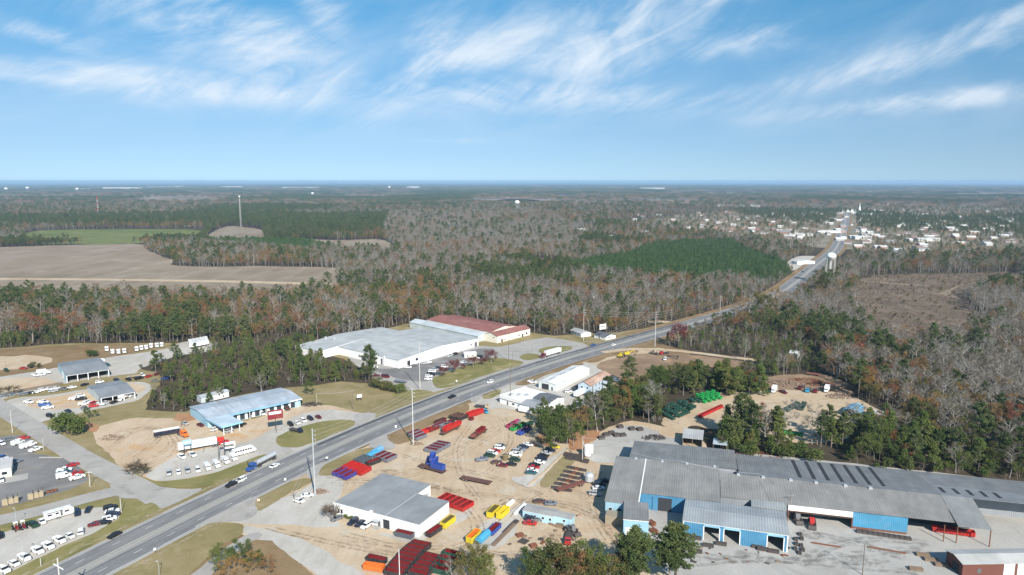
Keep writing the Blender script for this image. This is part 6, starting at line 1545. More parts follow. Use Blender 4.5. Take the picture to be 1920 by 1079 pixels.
# --- three-bay blue workshop
b = Bld('bay_workshop', 'bright blue workshop with three open bays and pale metal roof', 'workshop', (1281, 976), (1478, 1004), (1477, 961), 6.0)
bw = b.w
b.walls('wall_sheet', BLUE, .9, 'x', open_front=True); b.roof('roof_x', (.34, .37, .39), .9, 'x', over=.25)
bays = [(.205, .36), (.40, .555), (.81, .965)]
e0 = 0
for a0, a1 in bays + [(1.0, 1.0)]:
    if a0 * bw > e0 + .01: b.front('front_panel', e0, a0 * bw, 0, 5.75, 'wall_sheet', BLUE, out=.1)
    if a1 < 1:
        b.front('lintel', a0 * bw, a1 * bw, 4.9, 5.75, 'wall_sheet', (.30, .55, .72), out=.1)
        for xx in (a0, a1): b.front('door_jamb', xx * bw - .15, xx * bw + .15, 0, 5.0, 'white_paint', out=.14)
    e0 = a1 * bw
b.front('eave_trim', -.1, bw + .1, 5.76, 6.0, 'white_paint', out=.16); b.front('corner_post', bw - .3, bw + .05, 0, 5.9, 'white_paint', out=.2); b.front('corner_post', -.05, .3, 0, 5.9, 'white_paint', out=.2)
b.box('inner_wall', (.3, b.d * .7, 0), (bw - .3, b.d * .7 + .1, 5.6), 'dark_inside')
b.walls('wall_sheet', (.4, .42, .43), x0=bw * .68, x1=bw, y0=b.d + .1, y1=b.d + 6.5, z=6.0, name='rear_wall'); b.roof('roof_x', (.36, .38, .38), x0=bw * .68, x1=bw, y0=b.d + .4, y1=b.d + 6.5, z=6.3, name='rear_roof')
# --- the factory: two ranges of long roofs
f = Bld('factory', 'vast factory of long grey metal roofs with blue walls', 'factory', (1135, 940), (1356, 966), (1374, 881), 6.0, 8.6)
fw, fd = f.w, f.d
x1 = fw * .285
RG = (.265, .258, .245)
def slab(name, x0, xb, ya, za, yb, zb, mat='roof_x', col=RG, t=.16): return MB().prism([(ya, za), (yb, zb), (yb, zb + t), (ya, za + t)], x0, xb).build(name, mat, f.o, col)
def loc(px, py, z): q = P(px, py, z) - f.a; return q @ f.u, q @ f.v
ridge_y = loc(1165, 857, 8.8)[1]; back_y = loc(1187, 827, 6.2)[1]; yR = loc(1290, 935, 6.3)[1]
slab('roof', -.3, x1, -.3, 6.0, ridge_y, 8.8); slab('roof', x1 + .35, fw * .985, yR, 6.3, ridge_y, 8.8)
f.box('roof_joint', (x1 - .02, yR - 4, 6.75), (x1 + .37, ridge_y, 6.9), 'white_paint'); bpy.data.objects[f.o.name]
j = MB(); j.prism([(-.3, 6.02), (ridge_y, 8.82), (ridge_y, 9.06), (-.3, 6.26)], x1 - .01, x1 + .36).build('joint_flashing', 'white_paint', f.o)
bpy.data.objects.remove([o for o in f.o.children if o.name.startswith('roof_joint')][0])
f.walls('wall_sheet', LBLUE, x0=0, x1=x1, y0=0, y1=ridge_y - 1, z=5.95, zb=8.4); f.walls('wall_sheet', BLUE, x0=x1 + .1, x1=fw * .98, y0=yR + .3, y1=ridge_y - 1, z=6.2, zb=8.4, name='east_wall')
f.front('doorway', x1 + 6.6, x1 + 11.5, 0, 5.2, 'dark_inside', y=yR + .3); f.front('sliding_door', x1 + 4.6, x1 + 6.4, 0, 5.4, 'wall_sheet', BLUE, y=yR + .3, out=.3)
for xx in (.03, .11, .16): f.window('front', fw * xx, fw * xx + 1.3, 2.6, 3.8)
f.box('tank_plinth', (.8, -6, 0), (8.5, -1.5, 3.6), 'work_paint', (.30, .26, .19))
# rear range
rx0 = loc(1183, 850, 7.0)[0]; rx1 = loc(1379, 856, 7.0)[0]
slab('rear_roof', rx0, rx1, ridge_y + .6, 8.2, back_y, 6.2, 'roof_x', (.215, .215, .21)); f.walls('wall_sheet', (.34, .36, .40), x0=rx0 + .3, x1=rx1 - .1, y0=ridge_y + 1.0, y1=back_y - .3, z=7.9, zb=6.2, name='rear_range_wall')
for px_ in (1193, 1242, 1288, 1340): lx, ly = loc(px_, 858 + (px_ - 1193) * .115, 9); f.box('roof_vent', (lx - .5, ridge_y - 1.2, 8.5), (lx + .5, ridge_y + .1, 9.3), 'galvanised')
# long east range
ex0, ey_r = loc(1390, 892, 8.6); _, ey_f = loc(1440, 942, 6.2)
exE = loc(2080, 992, 8.6)[0]; _, ey_b = loc(1545, 869, 6.0); xm = loc(1775, 945, 8.6)[0]; xe2 = loc(1848, 975, 7.0)[0]
slab('long_roof', fw * .99, xm - .1, ey_f, 6.2, ey_r, 8.8, 'roof_x', (.255, .247, .235)); slab('long_roof', xm, xe2, ey_f - 2.5, 6.2, ey_r, 8.8, 'roof_x', (.25, .26, .255))
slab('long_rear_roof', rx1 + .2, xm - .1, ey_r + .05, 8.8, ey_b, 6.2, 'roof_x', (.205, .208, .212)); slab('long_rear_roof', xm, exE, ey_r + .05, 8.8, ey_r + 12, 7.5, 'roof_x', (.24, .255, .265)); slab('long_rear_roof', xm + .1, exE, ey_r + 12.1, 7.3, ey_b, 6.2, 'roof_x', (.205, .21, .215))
f.walls('wall_sheet', (.30, .32, .34), x0=rx1 + .4, x1=exE - 1, y0=ey_r + 8, y1=ey_b - .4, z=6.6, zb=6.1, name='long_rear_wall')
def on_slope(yy): return 8.8 + (6.2 - 8.8) * (yy - ey_r) / (ey_b - ey_r)
for k in range(7):
    lx = loc(1488 + k * 25.5, 875 + k * 3.7, 7.2)[0]; ya, yb = ey_r + 3.6, ey_b - 1.2
    MB().prism([(ya, on_slope(ya) + .17), (yb, on_slope(yb) + .17), (yb, on_slope(yb) + .24), (ya, on_slope(ya) + .24)], lx, lx + 1.3).build('rooflight', 'dark_inside', f.o)
for k in range(5):
    lx = loc(1772 + k * 28, 932 + k * 4.4, 8)[0]; ya, yb = ey_r + 3.5, ey_r + 9.5
    MB().prism([(ya, 8.97 - 1.3 * (ya - ey_r) / 12), (yb, 8.97 - 1.3 * (yb - ey_r) / 12), (yb, 9.05 - 1.3 * (yb - ey_r) / 12), (ya, 9.05 - 1.3 * (ya - ey_r) / 12)], lx, lx + 1.2).build('rooflight', 'dark_inside', f.o)
for px_ in (1385, 1432, 1485, 1534, 1591, 1640): lx = loc(px_, 894 + (px_ - 1385) * .142, 9)[0]; f.box('roof_vent', (lx - .6, ey_r - 1.0, 8.6), (lx + .6, ey_r + .2, 9.4), 'galvanised')
# front of the east range: open bay with white fascia, blue panelled wall, open end on posts
xa, xb_, xc = loc(1482, 968, 5)[0], loc(1603, 985, 3)[0], loc(1708, 1000, 3)[0]
f.box('white_fascia', (xa, ey_f - .35, 4.2), (xb_ - .1, ey_f - .1, 6.15), 'white_paint'); f.box('fascia_beam', (xa, ey_f - .3, 3.9), (xb_ - .1, ey_f - .05, 4.18), 'rust')
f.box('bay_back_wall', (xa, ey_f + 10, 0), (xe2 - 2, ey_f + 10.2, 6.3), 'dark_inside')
f.box('blue_panel', (xb_, ey_f - .3, .9), (xc, ey_f - .02, 6.1), 'wall_sheet', (.075, .30, .48)); f.box('red_plinth', (xb_, ey_f - .4, .3), (xc, ey_f - .05, .88), 'rust'); f.box('blue_panel_return', (xc - .1, ey_f - .3, .9), (xc + .1, ey_f + 9, 6.1), 'wall_sheet', (.075, .30, .48))  # the panel turns back at its end as a return wall in the same blue
for lx in (xa, xb_ - .4): f.box('post', (lx, ey_f - .4, 0), (lx + .3, ey_f - .1, 4.0), 'rust')
for px_, py_ in ((1762, 1007), (1786, 1010), (1854, 1026)):
    lx, ly = loc(px_, py_, 0); f.box('post', (lx - .12, ey_f - 2.3, 0), (lx + .12, ey_f - 2.0, 6.1), 'rust')
f.walls('wall_sheet', (.30, .32, .34), x0=fw * .99, x1=xa, y0=ey_f + .3, y1=ey_f + 9, z=6.1, zb=7, name='link_wall')
FACT = f
# --- sheds behind the factory, carport, far house, brick building, left lot building
b = Bld('lean_shed', 'open lean-to shed with a pale metal roof behind the factory', 'shed', (1280, 821), (1317, 825), (1323, 810), 4.2); b.walls('wall_sheet', (.30, .30, .34), open_front=True, z=4.1); b.roof('roof_x', (.46, .47, .46), zb=4.7, over=.2, z=4.15)
for x in (0, .5, 1): b.box('post', (x * (b.w - .25), -.1, 0), (x * (b.w - .25) + .25, .15, 4.1), 'wood_pole')
b = Bld('small_shelter', 'small shelter with a light blue tin roof behind the factory', 'shelter', (1337, 833), (1363, 836), (1366, 826), 3.0); b.roof('roof_x', (.52, .60, .66), zb=3.3, over=.1)
for x in (0, 1):
    for y_ in (0, 1): b.box('post', (x * (b.w - .2), y_ * (b.d - .2), 0), (x * (b.w - .2) + .2, y_ * (b.d - .2) + .2, 3.0), 'wood_pole')
b = Bld('blue_carport', 'bright blue gabled carport at the edge of the scrap yard', 'carport', (1582, 768), (1606, 773), (1612, 761), 3.6); b.walls('wall_sheet', (.12, .30, .46), 1.2, 'y', open_front=True); b.roof('wall_sheet', (.16, .42, .62), 1.2, 'y', over=.3); b.box('back_wall', (.2, b.d - .4, 0), (b.w - .2, b.d - .3, 3.5), 'dark_inside')
b = Bld('white_cottage', 'small white cottage with a pale roof among the trees', 'house', (1628, 777), (1657, 782), (1666, 773), 2.8); b.walls('wall_paint', WHITE, 1.0, 'x'); b.roof('roof_x', (.62, .62, .60), 1.0, 'x', over=.4); b.window('front', 2, 3.2, 1, 2.1); b.front('door', b.w * .5, b.w * .5 + 1, 0, 2.1, 'light_glass')
b = Bld('brick_building', 'red brick building with a broad pale metal roof', 'building', (1806, 1057), (1990, 1054), (1990, 1029), 4.6); b.walls('brick_red', None, .8, 'x'); b.roof('roof_x', (.50, .50, .48), .8, 'x', over=.5)
b.front('white_panel', b.w * .42, b.w * .53, 0, 4.2, 'white_paint'); b.front('white_panel', b.w * .56, b.w * .72, 0, 4.2, 'white_paint'); b.left('doorway', 1.5, 4.5, 0, 3.2, 'dark_inside'); b.front('window', b.w * .15, b.w * .19, 1.4, 2.8, 'light_glass')
b = Bld('showroom', 'white showroom with a pale forecourt beside the asphalt lot', 'building', (-95, 898), (20.6, 877), (6, 862), 3.8); b.walls('wall_paint', CREAM); b.roof('roof_x', (.60, .58, .56), over=.25, zb=4.1); b.window('front', b.w - 3.4, b.w - 1.4, 1.2, 2.6); b.box('forecourt', (b.w * .6, -7, .0), (b.w + 5.5, -.1, .12), 'concrete'); b.front('door', b.w - 7, b.w - 5.6, 0, 2.4, 'light_glass')
b = Bld('block_cabin', 'white cabin trailer parked by the warehouse car park', 'cabin', (871, 664), (893, 663), (897, 659), 3.0); b.walls('wall_paint', (.74, .72, .64), .4, 'x'); b.roof('white_paint', None, .4, 'x', over=.3); b.window('front', 1.5, 2.6, 1, 2); b.window('front', b.w - 3, b.w - 1.9, 1, 2)
b = Bld('roadside_store', 'white store with a gravel forecourt left of the highway', 'building', (1484, 489), (1495, 491), (1499, 485), 4.2); b.walls('wall_paint', WHITE, 1.5); b.roof('roof_x', (.66, .66, .64), 1.5); b.front('door', 3, 5, 0, 2.4, 'dark_inside')
b = Bld('white_hut', 'white sided hut in the trees beside the dirt lane', 'hut', (1480, 662), (1496, 664), (1500, 659), 3.2); b.walls('wall_paint', WHITE, .8); b.roof('roof_x', (.62, .62, .6), .8); b.window('front', 1.2, 2.4, 1, 2.2)
# ------------------------------------------------------------------ poles, wires, signs, towers, yard gear, town
def pole(px, py, top, label, mat='wood_pole', r=.16, arms=0, armw=1.2, name='utility_pole', lamp=None, trans=False, armdir=None, H=None):
    H = hgt(px, py, top) if H is None else H
    o = empty(name, P(px, py), 0 if armdir is None else armdir, label, 'pole', 'poles and lamps', 0)
    MB().tube((0, 0, 0), (0, 0, H), r, r * .6, 8).build('shaft', mat, o)
    for k in range(arms):
        z = H - .5 - k * 1.5
        a = MB().box((-armw, -.06, z - .07), (armw, .06, z + .07)).build('crossarm', mat, o)
        for x in (-.9, -.35, .35, .9): MB().tube((x * armw, 0, z + .07), (x * armw, 0, z + .34), .06, .05, 5).build('insulator', 'white_paint', a)
    if trans: MB().tube((.35, 0, H - 3.2), (.35, 0, H - 2.1), .28, .28, 8).build('transformer', 'galvanised', o)
    if lamp:
        a = MB().tube((0, 0, H - .1), (lamp[0], lamp[1], H + .15), .05, .04, 5).build('lamp_arm', mat, o)
        MB().box((lamp[0] - .35, lamp[1] - .15, H + .08), (lamp[0] + .35, lamp[1] + .15, H + .24)).build('lamp_head', 'galvanised', a)
    return o, H


def wire(a, b, label, sag=1.2, r=.055, n=10, name='power_line'):
    mb = MB(); p = None
    a, b = Vector(a), Vector(b)
    for i in range(n + 1):
        t = i / n; q = a.lerp(b, t); q.z -= sag * 4 * t * (1 - t)
        if p is not None: mb.tube(p, q, r, None, 3, 0, False)
        p = q
    return tag(mb.build(name, 'galvanised'), label, 'wire', 'overhead wires')


hd = math.atan2(*(HW[60] - HW[50])[::-1])
line = []
for px, py, top, mat, r, lab in ((591, 930, 804, 'galvanised', .34, 'tall steel transmission pole by the grass island near the office'), (775, 836, 727, 'pale_pole', .26, 'tall pale transmission pole beside the red and grey containers'),
                                 (787.5, 731, 642, 'pale_pole', .24, 'tall white pole at the warehouse lot corner'), (957, 757, 686, 'wood_pole', .22, 'brown pole in front of the low white building'), (954, 678, 606, 'wood_pole', .20, 'brown pole on the lawn beside the red shrubs'),
                                 (1094, 640, 580, 'pale_pole', .20, 'slim pole beside the tiny white houses'), (1228, 650, 584, 'pale_pole', .22, 'tall pale pole across the highway from the tiny houses'), (1349, 606, 555, 'pale_pole', .2, 'pale pole beside the highway bend in the woods')):
    o, H = pole(px, py, top, lab, mat, r, 0, armdir=hd)
    for k in range(3):
        z = H - .6 - k * 1.7
        a = MB().box((-.08, -1.7, z - .08), (.08, .1, z + .08)).build('crossarm', mat, o)
        MB().tube((0, -1.65, z - .5), (0, -1.65, z - .08), .09, None, 5).build('insulator', 'galvanised', a)
    line.append((P(px, py), H))
for i, j in ((0, 1), (1, 3), (3, 6), (6, 7), (5, 6)):
    (p, h1), (q, h2) = line[i], line[j]
    for k in range(3):
        wire((p[0], p[1], h1 - 1 - 1.7 * k), (q[0], q[1], h2 - 1 - 1.7 * k), f'{("upper", "middle", "lower")[k]} wire of the power line span {("by the office", "past the containers", "beyond the low white building", "into the woods", "between the poles by the tiny houses")[[(0, 1), (1, 3), (3, 6), (6, 7), (5, 6)].index((i, j))]}', 1.6 if (i, j) != (5, 6) else .5)
for px, py, top, lab, kw in ((227.5, 962, 934, 'pale wooden pole at the tip of the grass island', dict(mat='pale_pole')), (169, 913, 884, 'pale wooden pole on the corner of the asphalt lot', dict(mat='pale_pole', arms=1)), (82, 845, 821, 'thin pole beside the side street', dict(r=.09, mat='pale_pole')),
                             (23.5, 812, 770, 'pale pole with a light by the side street grass', dict(mat='pale_pole', lamp=(1, .3))), (45, 1057, 1012, 'grey lamp post in front of the white pickups', dict(mat='galvanised', r=.1, lamp=(-.9, .4), name='lamp_post')), (32, 991, 954, 'thin grey lamp post beside the red tractors', dict(mat='galvanised', r=.08, lamp=(-.5, .2), name='lamp_post')),
                             (77, 1062, 1046, 'short white post on the verge of the sales lot', dict(mat='pale_pole', r=.12)), (382, 849, 822, 'thin pole in front of the white box trailer', dict(r=.09)), (662, 768, 732, 'wooden pole with a lamp on the mown field', dict(arms=1, armw=.7)), (569, 788, 761, 'thin grey lamp post behind the parked cars', dict(mat='galvanised', r=.08, lamp=(.6, .1), name='lamp_post')),
                             (552, 942, 920, 'dark wooden pole in the parking bay before the office', dict(r=.2, arms=1, armw=.9)), (340, 800, 770, 'dark pole by the corner of the long shop', dict(r=.12, lamp=(.6, .2))), (594, 756, 737, 'pale pole at the end of the long shop', dict(mat='pale_pole', r=.1)), (997, 666, 642, 'slim pole on the small lawn by the highway', dict(r=.1, arms=1, armw=.6)), (961, 677, 659, 'short brown pole on the lawn', dict(r=.14)), (885, 760, 738, 'thin grey pole by the tan truck', dict(mat='galvanised', r=.09)),
                             (1480, 972, 928, 'wooden pole with transformers at the factory workshop corner', dict(arms=1, armw=1.1, trans=True)), (1617, 1079, 1021, 'wooden pole with crossarm on the concrete yard', dict(arms=1, armw=1.2)), (1092, 867, 820, 'pale pole with round lamps by the white tanks', dict(mat='pale_pole', lamp=(.4, -.3), trans=True)), (1648, 872, 843, 'thin pole behind the long factory roof', dict(r=.1)), (299, 1082, 1054, 'grey lamp post on the dry verge', dict(mat='galvanised', r=.09, lamp=(-.5, .2), name='lamp_post')), (121, 700, 684, 'thin post behind the blue open shed', dict(r=.07)), (11, 688, 672, 'thin dark pole by the green car', dict(r=.09))):
    pole(px, py, top, lab, **kw)
# the near pole whose top and long crossarm stand against the highway
g = P(120, 1165); H = hgt(120, 1165, 1047)
o = empty('utility_pole', g, R_(-32), 'pale pole with one long white crossarm over the highway', 'pole', 'poles and lamps', 0)
MB().tube((0, 0, 0), (0, 0, H), .22, .16, 8).build('shaft', 'pale_pole', o); MB().box((-2.6, -.1, H - 2.6), (2.6, .1, H - 2.35)).build('crossarm', 'white_paint', o)
g = P(751, 1150); H = hgt(751, 1150, 1031)
o = empty('flagpole', g, 0, 'tall pinkish white pole rising before the black containers', 'pole', None, 0); MB().tube((0, 0, 0), (0, 0, H), .14, .09, 8).build('shaft', 'white_paint', o); MB().lathe([(.0, H), (.16, H + .1), (.16, H + .25), (.0, H + .35)], 8).build('finial', 'galvanised', o)


def sign(px, py, top, wpx, hpx, label, face, band=None, posts=1, text=None, pm='steel_dark', name='roadside_sign', dirpx=(9, -1.5)):
    g = P(px, py); s = FPX / math.hypot(g[1], CAMH); H = hgt(px, py, top); w, h = wpx / s, hpx / s
    o = empty(name, g, facing(px, py, *dirpx), label, 'sign', None, 0)
    MB().box((-w / 2, -.12, H - h), (w / 2, .12, H)).build('panel', 'wall_paint', o, face)
    if band: MB().box((-w / 2 + .15, -.16, H - h * .5), (w / 2 - .15, -.125, H - h * .12)).build('band', 'wall_paint', o, band)
    if text:
        rs3 = np.random.default_rng(int(px)); x = -w * .42
        while x < w * .40:
            l = rs3.uniform(.05, .09) * w; MB().box((x, -.19, H - h * text[1]), (x + l * .8, -.165, H - h * text[0])).build('lettering', 'wall_paint', o, text[2]); x += l
    for k in range(posts):
        x = 0 if posts == 1 else (-.4 + .8 * k / (posts - 1)) * w
        MB().box((x - .14, -.1, 0), (x + .14, .1, H - h)).build('post', pm, o)
    return o


sign(518, 812, 769, 27, 17, 'red billboard with white lettering on a dark post', (.20, .025, .03), None, 1, (.16, .46, (.85, .83, .8)), name='billboard')
sign(416, 862, 820, 12, 7, 'small red sign on a tall dark post by the box trailer', (.5, .03, .03), None, 2, None)
sign(431, 851, 829, 20, 12, 'white sign with black lettering beside the red truck', (.8, .8, .78), None, 1, (.35, .72, (.03, .03, .03)))
sign(352, 852, 825, 14, 9, 'light blue sign leaning over the white box trailer', (.25, .5, .75), None, 2, (.3, .7, (.75, .82, .88)))
sign(1130, 629, 608, 16, 10, 'white roadside sign board by the tiny houses', (.78, .77, .72), None, 2, (.25, .6, (.35, .35, .33)))
sign(674, 752, 740, 9, 6, 'small white sign board on the mown field', (.8, .79, .76), None, 2, None)
sign(742, 803, 798, 3, 4.5, 'tiny white road sign on the dry verge', (.82, .82, .8), None, 1); sign(856, 720, 713, 2.5, 3, 'tiny white road sign on the lawn', (.82, .82, .8), None, 1); sign(535, 905, 897, 3, 4, 'tiny white road sign on the office grass island', (.82, .82, .8), None, 1); sign(291, 1037, 1028, 4, 4, 'round white marker sign on the dry verge', (.82, .82, .8), None, 1); sign(485, 944, 936, 4, 4, 'tiny orange and white sign at the office entrance', (.8, .55, .4), None, 1); sign(613, 866, 857, 4, 3, 'tiny pale sign beside the red containers', (.75, .75, .72), None, 1); sign(465, 876, 866, 2.5, 3, 'dark little marker post on the verge by the van row', (.05, .05, .05), None, 1)


# water towers
def water_tower(px, py, top, label, wpx, zpx):
    g = P(px, py); H = hgt(px, py, top); s = FPX / math.hypot(*g); R = wpx / s / 2
    o = empty('water_tower', g, 0, label, 'water tower', 'water towers', 0)
    zb = H - R * 1.45
    MB().lathe([(R * .25, zb - R * .1), (R * .75, zb + R * .12), (R, zb + R * .5), (R, zb + R * .8), (R * .8, zb + R * 1.2), (R * .4, zb + R * 1.4), (.1, H)], 20).build('tank', 'white_paint', o)
    for k in range(6):
        a = k * math.pi / 3 + .3; MB().tube((R * 1.02 * math.cos(a), R * 1.02 * math.sin(a), 0), (R * .92 * math.cos(a), R * .92 * math.sin(a), zb + R * .6), .17, .16, 6).build('leg', 'white_paint', o)
    MB().tube((0, 0, 0), (0, 0, zb), .45, .4, 8).build('riser', 'white_paint', o)
    t = MB()
    for k in range(24):
        a, a2 = k * math.pi / 12, (k + 1) * math.pi / 12; t.tube((R * 1.08 * math.cos(a), R * 1.08 * math.sin(a), zb + R * .55), (R * 1.08 * math.cos(a2), R * 1.08 * math.sin(a2), zb + R * .55), .12, None, 4)
    t.build('balcony', 'white_paint', o)


water_tower(1555, 532, 474, 'white water tower on legs beside the highway', 15.5, 0)
water_tower(969.5, 397, 376, 'small far white water tower among the woods', 9, 0)
for px, py, top, lab in ((52, 360, 350.5, 'faint white water tower on the plain before the far white sheds'), (586, 369, 361, 'faint white water tower beyond the middle woods'), (12, 361, 352, 'faint small white water tower near the horizon'), (730, 356.5, 349.5, 'slim white water tower near the horizon'), (145, 362, 352.5, 'white silo tower near the horizon')): water_tower(px, py, top, lab, 4.5, 0)


def mast(px, py, top, label, red):
    g = P(px, py); H = hgt(px, py, top); o = empty('radio_mast', g, 0, label, 'mast', 'radio masts', 0); w = 2.2
    n = 12
    for k in range(n):
        z0, z1 = H * k / n, H * (k + 1) / n; a, b_ = w * (1 - .6 * k / n), w * (1 - .6 * (k + 1) / n); m = MB()
        for i in range(3):
            t0, t1 = i * 2.094, (i + 1) * 2.094
            m.tube((a * math.cos(t0), a * math.sin(t0), z0), (b_ * math.cos(t0), b_ * math.sin(t0), z1), .22, None, 4); m.tube((a * math.cos(t0), a * math.sin(t0), z0), (b_ * math.cos(t1), b_ * math.sin(t1), z1), .12, None, 3)
        m.build('lattice_section', 'mast_red' if red and k % 3 == 2 else 'pale_pole', o)
    MB().lathe([(.2, H), (2.6, H + .4), (2.6, H + 2.4), (.2, H + 2.8)], 10).build('antenna_ring', 'mast_red' if red else 'white_paint', o)


mast(185, 410, 371, 'red and white lattice radio mast over the far woods', True); mast(452, 426, 369.5, 'white lattice mast beside the small ploughed field', False)
# tanks by the red earth
for px, py, top, r, lab in ((1101, 857, 833, 1.5, 'white upright tank by the red earth'), (1108, 853, 833, 1.0, 'slim white tank behind the other tank')):
    o = empty('storage_tank', P(px, py), 0, lab, 'tank', None, 0); H = hgt(px, py, top); MB().lathe([(r, .8), (r, H - .6), (r * .5, H - .1), (.1, H)], 14).build('shell', 'white_paint', o)
    for k in range(3): MB().tube((r * .8 * math.cos(k * 2.09), r * .8 * math.sin(k * 2.09), 0), (r * .8 * math.cos(k * 2.09), r * .8 * math.sin(k * 2.09), .85), .1, None, 5).build('leg', 'galvanised', o)
o = empty('round_tank', P(947, 863), .3, 'olive upright round tank among the parked yard cars', 'tank', None, GROUND_Z); MB().lathe([(1.3, 0), (1.3, 2.0), (1.0, 2.3), (.2, 2.4)], 14).build('shell', 'work_paint', o, (.16, .13, .07)); MB().tube((0, 0, 2.4), (0, 0, 2.7), .3, None, 8).build('hatch', 'steel_dark', o)
o = empty('silo', P(1105, 905), .3, 'grey ribbed round bin beside the rusty trailer', 'tank', None, GROUND_Z); MB().lathe([(1.9, .6), (1.9, 2.9), (1.2, 3.7), (.3, 4.0)], 14).build('shell', 'galvanised', o)
for k in range(4): MB().box((1.5 * math.cos(k * 1.57) - .1, 1.5 * math.sin(k * 1.57) - .1, 0), (1.5 * math.cos(k * 1.57) + .1, 1.5 * math.sin(k * 1.57) + .1, .7)).build('leg', 'steel_dark', o)
# tan cabinets along the asphalt lot
for k, (px, py) in enumerate(((11, 948), (22, 945), (31, 943), (59, 937), (69, 934), (78, 932))):
    o = empty('display_cabinet', P(px, py), R_(20), 'tan square cabinet in the row along the asphalt lot verge', 'cabinet', 'tan cabinets', GROUND_Z); MB().box((-.9, -.8, 0), (.9, .8, 1.9)).build('body', 'work_paint', o, (.36, .30, .20)); MB().box((-1.0, -.9, 1.9), (1.0, .9, 2.05)).build('lid', 'work_paint', o, (.42, .36, .25)); MB().tube((.5, .4, 2.05), (.5, .4, 3.4), .14, None, 6).build('flue', 'steel_dark', o)
for k, (px, py) in enumerate(((92, 926), (97, 925), (103, 923))):
    o = empty('brush_cutter', P(px, py), R_(20), 'dark rusty machine part at the end of the cabinet row', 'machine', 'rusty machine parts', GROUND_Z); MB().box((-.8, -.5, .3), (.8, .5, .9)).build('frame', 'rust', o); MB().tube((-.9, 0, .35), (.9, 0, .35), .35, None, 8).build('drum', 'steel_dark', o)
# timber, steel and scrap lying about
def stack(px, py, L, w, h, dx, dy, mat, label, n=5, name='steel_stack', z=0.0, col=None):
    o = empty(name, P(px, py), facing(px, py, dx, dy), label, 'stack', 'stacked stock', GROUND_Z + z)
    for k in range(n):
        y_ = (k - (n - 1) / 2) * w / n; hh = h * (.75 + .25 * ((k * 7) % 3) / 2)
        MB().box((-L / 2 + .1 * (k % 2), y_ - w / n * .42, 0), (L / 2 - .12 * ((k + 1) % 2), y_ + w / n * .42, hh)).build('beam', mat, o, col)
    return o


stack(73, 729, 24, 1.6, 1.2, 9, -1.6, 'wood_pole', 'long stack of dark poles beside the car row', 4, 'pole_stack')
stack(945, 1005, 16, 1.4, .7, 8, -8, 'plank_wood', 'long brown stack of steel channels on the weedy strip', 4)
stack(958, 990, 10, 1.8, .6, 8, -8, 'steel_dark', 'dark stack of steel strips beside the blue container', 4)
stack(982, 1017, 3.2, 3.2, .25, 8, -6, 'steel_dark', 'dark square steel plates lying on the sand', 3, 'steel_plates')
stack(1000, 1026, 2.4, 2.2, .8, 8, -2, 'rust', 'small rusty pallet of parts on the sand', 4, 'parts_pallet'); stack(975, 1006, 2.6, 2.4, .7, 8, -2, 'rust', 'rusty pallet of parts beside the brown channels', 4, 'parts_pallet')
stack(975, 958, .001 + 9, 1.1, 1.0, 7, -7, 'white_paint', 'white pipe stack beside the site office', 2, 'pipe_stack')
stack(957, 948, 5, 1.3, 1.3, 6, -5, 'white_paint', 'white boat-like tank lying by the yellow containers', 2, 'pipe_stack')
rs4 = np.random.default_rng(9)
for r_ in range(6):
    for k in range(4):
        px = 1042 + r_ * 6.6 + k * 7.5 - r_ * 1.0; py = 917 - r_ * 7.6 + k * 1.6
        stack(px, py, 3.4, 1.8, .55, 9, 1.2, ('steel_dark', 'steel_dark', 'rust', 'steel_dark')[k], 'low dark steel frame in the rows on the weedy bank', 3, 'steel_pallet')
for k, (px, py) in enumerate(((1068, 862), (1075, 858), (1083, 864), (1090, 858), (1064, 856), (1097, 868))): stack(px, py, 3.2, 2.2, 1.2, 9, 2, 'steel_dark', 'dark crate of steel parts by the pale lamp pole', 3, 'parts_crate')
for k, (px, py) in enumerate(((1137, 818), (1147, 815), (1156, 819), (1168, 819), (1163, 803), (1185, 807), (1200, 808), (1128, 824))): stack(px, py, 3.0, 2.4, 1.3, 9, -1, 'steel_dark', 'dark crate of steel on the pale concrete behind the factory', 3, 'parts_crate')
for k, (px, py) in enumerate(((1492, 1014), (1500, 1005), (1503, 1013), (1493, 1023), (1502, 1026), (1491, 1032), (1505, 1034), (1499, 1040))): stack(px, py, 1.7, 1.2, .9, 3, 8, 'steel_dark', 'small dark crate in the cluster beside the blue workshop', 2, 'small_crate')
stack(1549, 1024, 9, .5, .35, 9, 1.4, 'rust', 'long rusty beam lying on the concrete yard', 2, 'steel_beam'); stack(1663, 1034, 11, .5, .4, 9, 1.6, 'rust', 'long rusty beam lying across the pale concrete', 2, 'steel_beam')
for px, py, n_ in ((1305, 1012, 'by the first workshop bay'), (1306, 1037, 'near the pine beside the workshop'), (1328, 1026, 'before the workshop'), (1352, 1023, 'at the second workshop bay'), (1420, 1028, 'before the solid blue wall'), (1430, 1033, 'against the blue wall panel'), (1450, 1037, 'at the third workshop bay')): stack(px, py, 3.6, 1.6, 1.0, 9, 1.4, 'steel_dark', 'stack of dark steel parts ' + n_, 4)
for k in range(10): stack(1612 + k * 10, 1000 + k * 1.5, 2.2, 1.4, .9, 9, 1, 'steel_dark', 'small dark stack in the row along the blue factory wall', 3, 'small_crate')
for px, py in ((1730, 1043), (1765, 1062), (1717, 1070), (1745, 1052)): stack(px, py, 4, 2, .8, 9, 1, 'plank_wood', 'low stack of planks beside the brick building', 4, 'plank_stack')
for k, (px, py) in enumerate(((1175, 996), (1226, 1000), (1222, 985), (1214, 1024), (1222, 1022))): stack(px, py, 3.0, 1.8, 1.2, 6, 4, 'rust', 'rusty metal bin beside the small tall blue building', 3, 'rusty_bin')


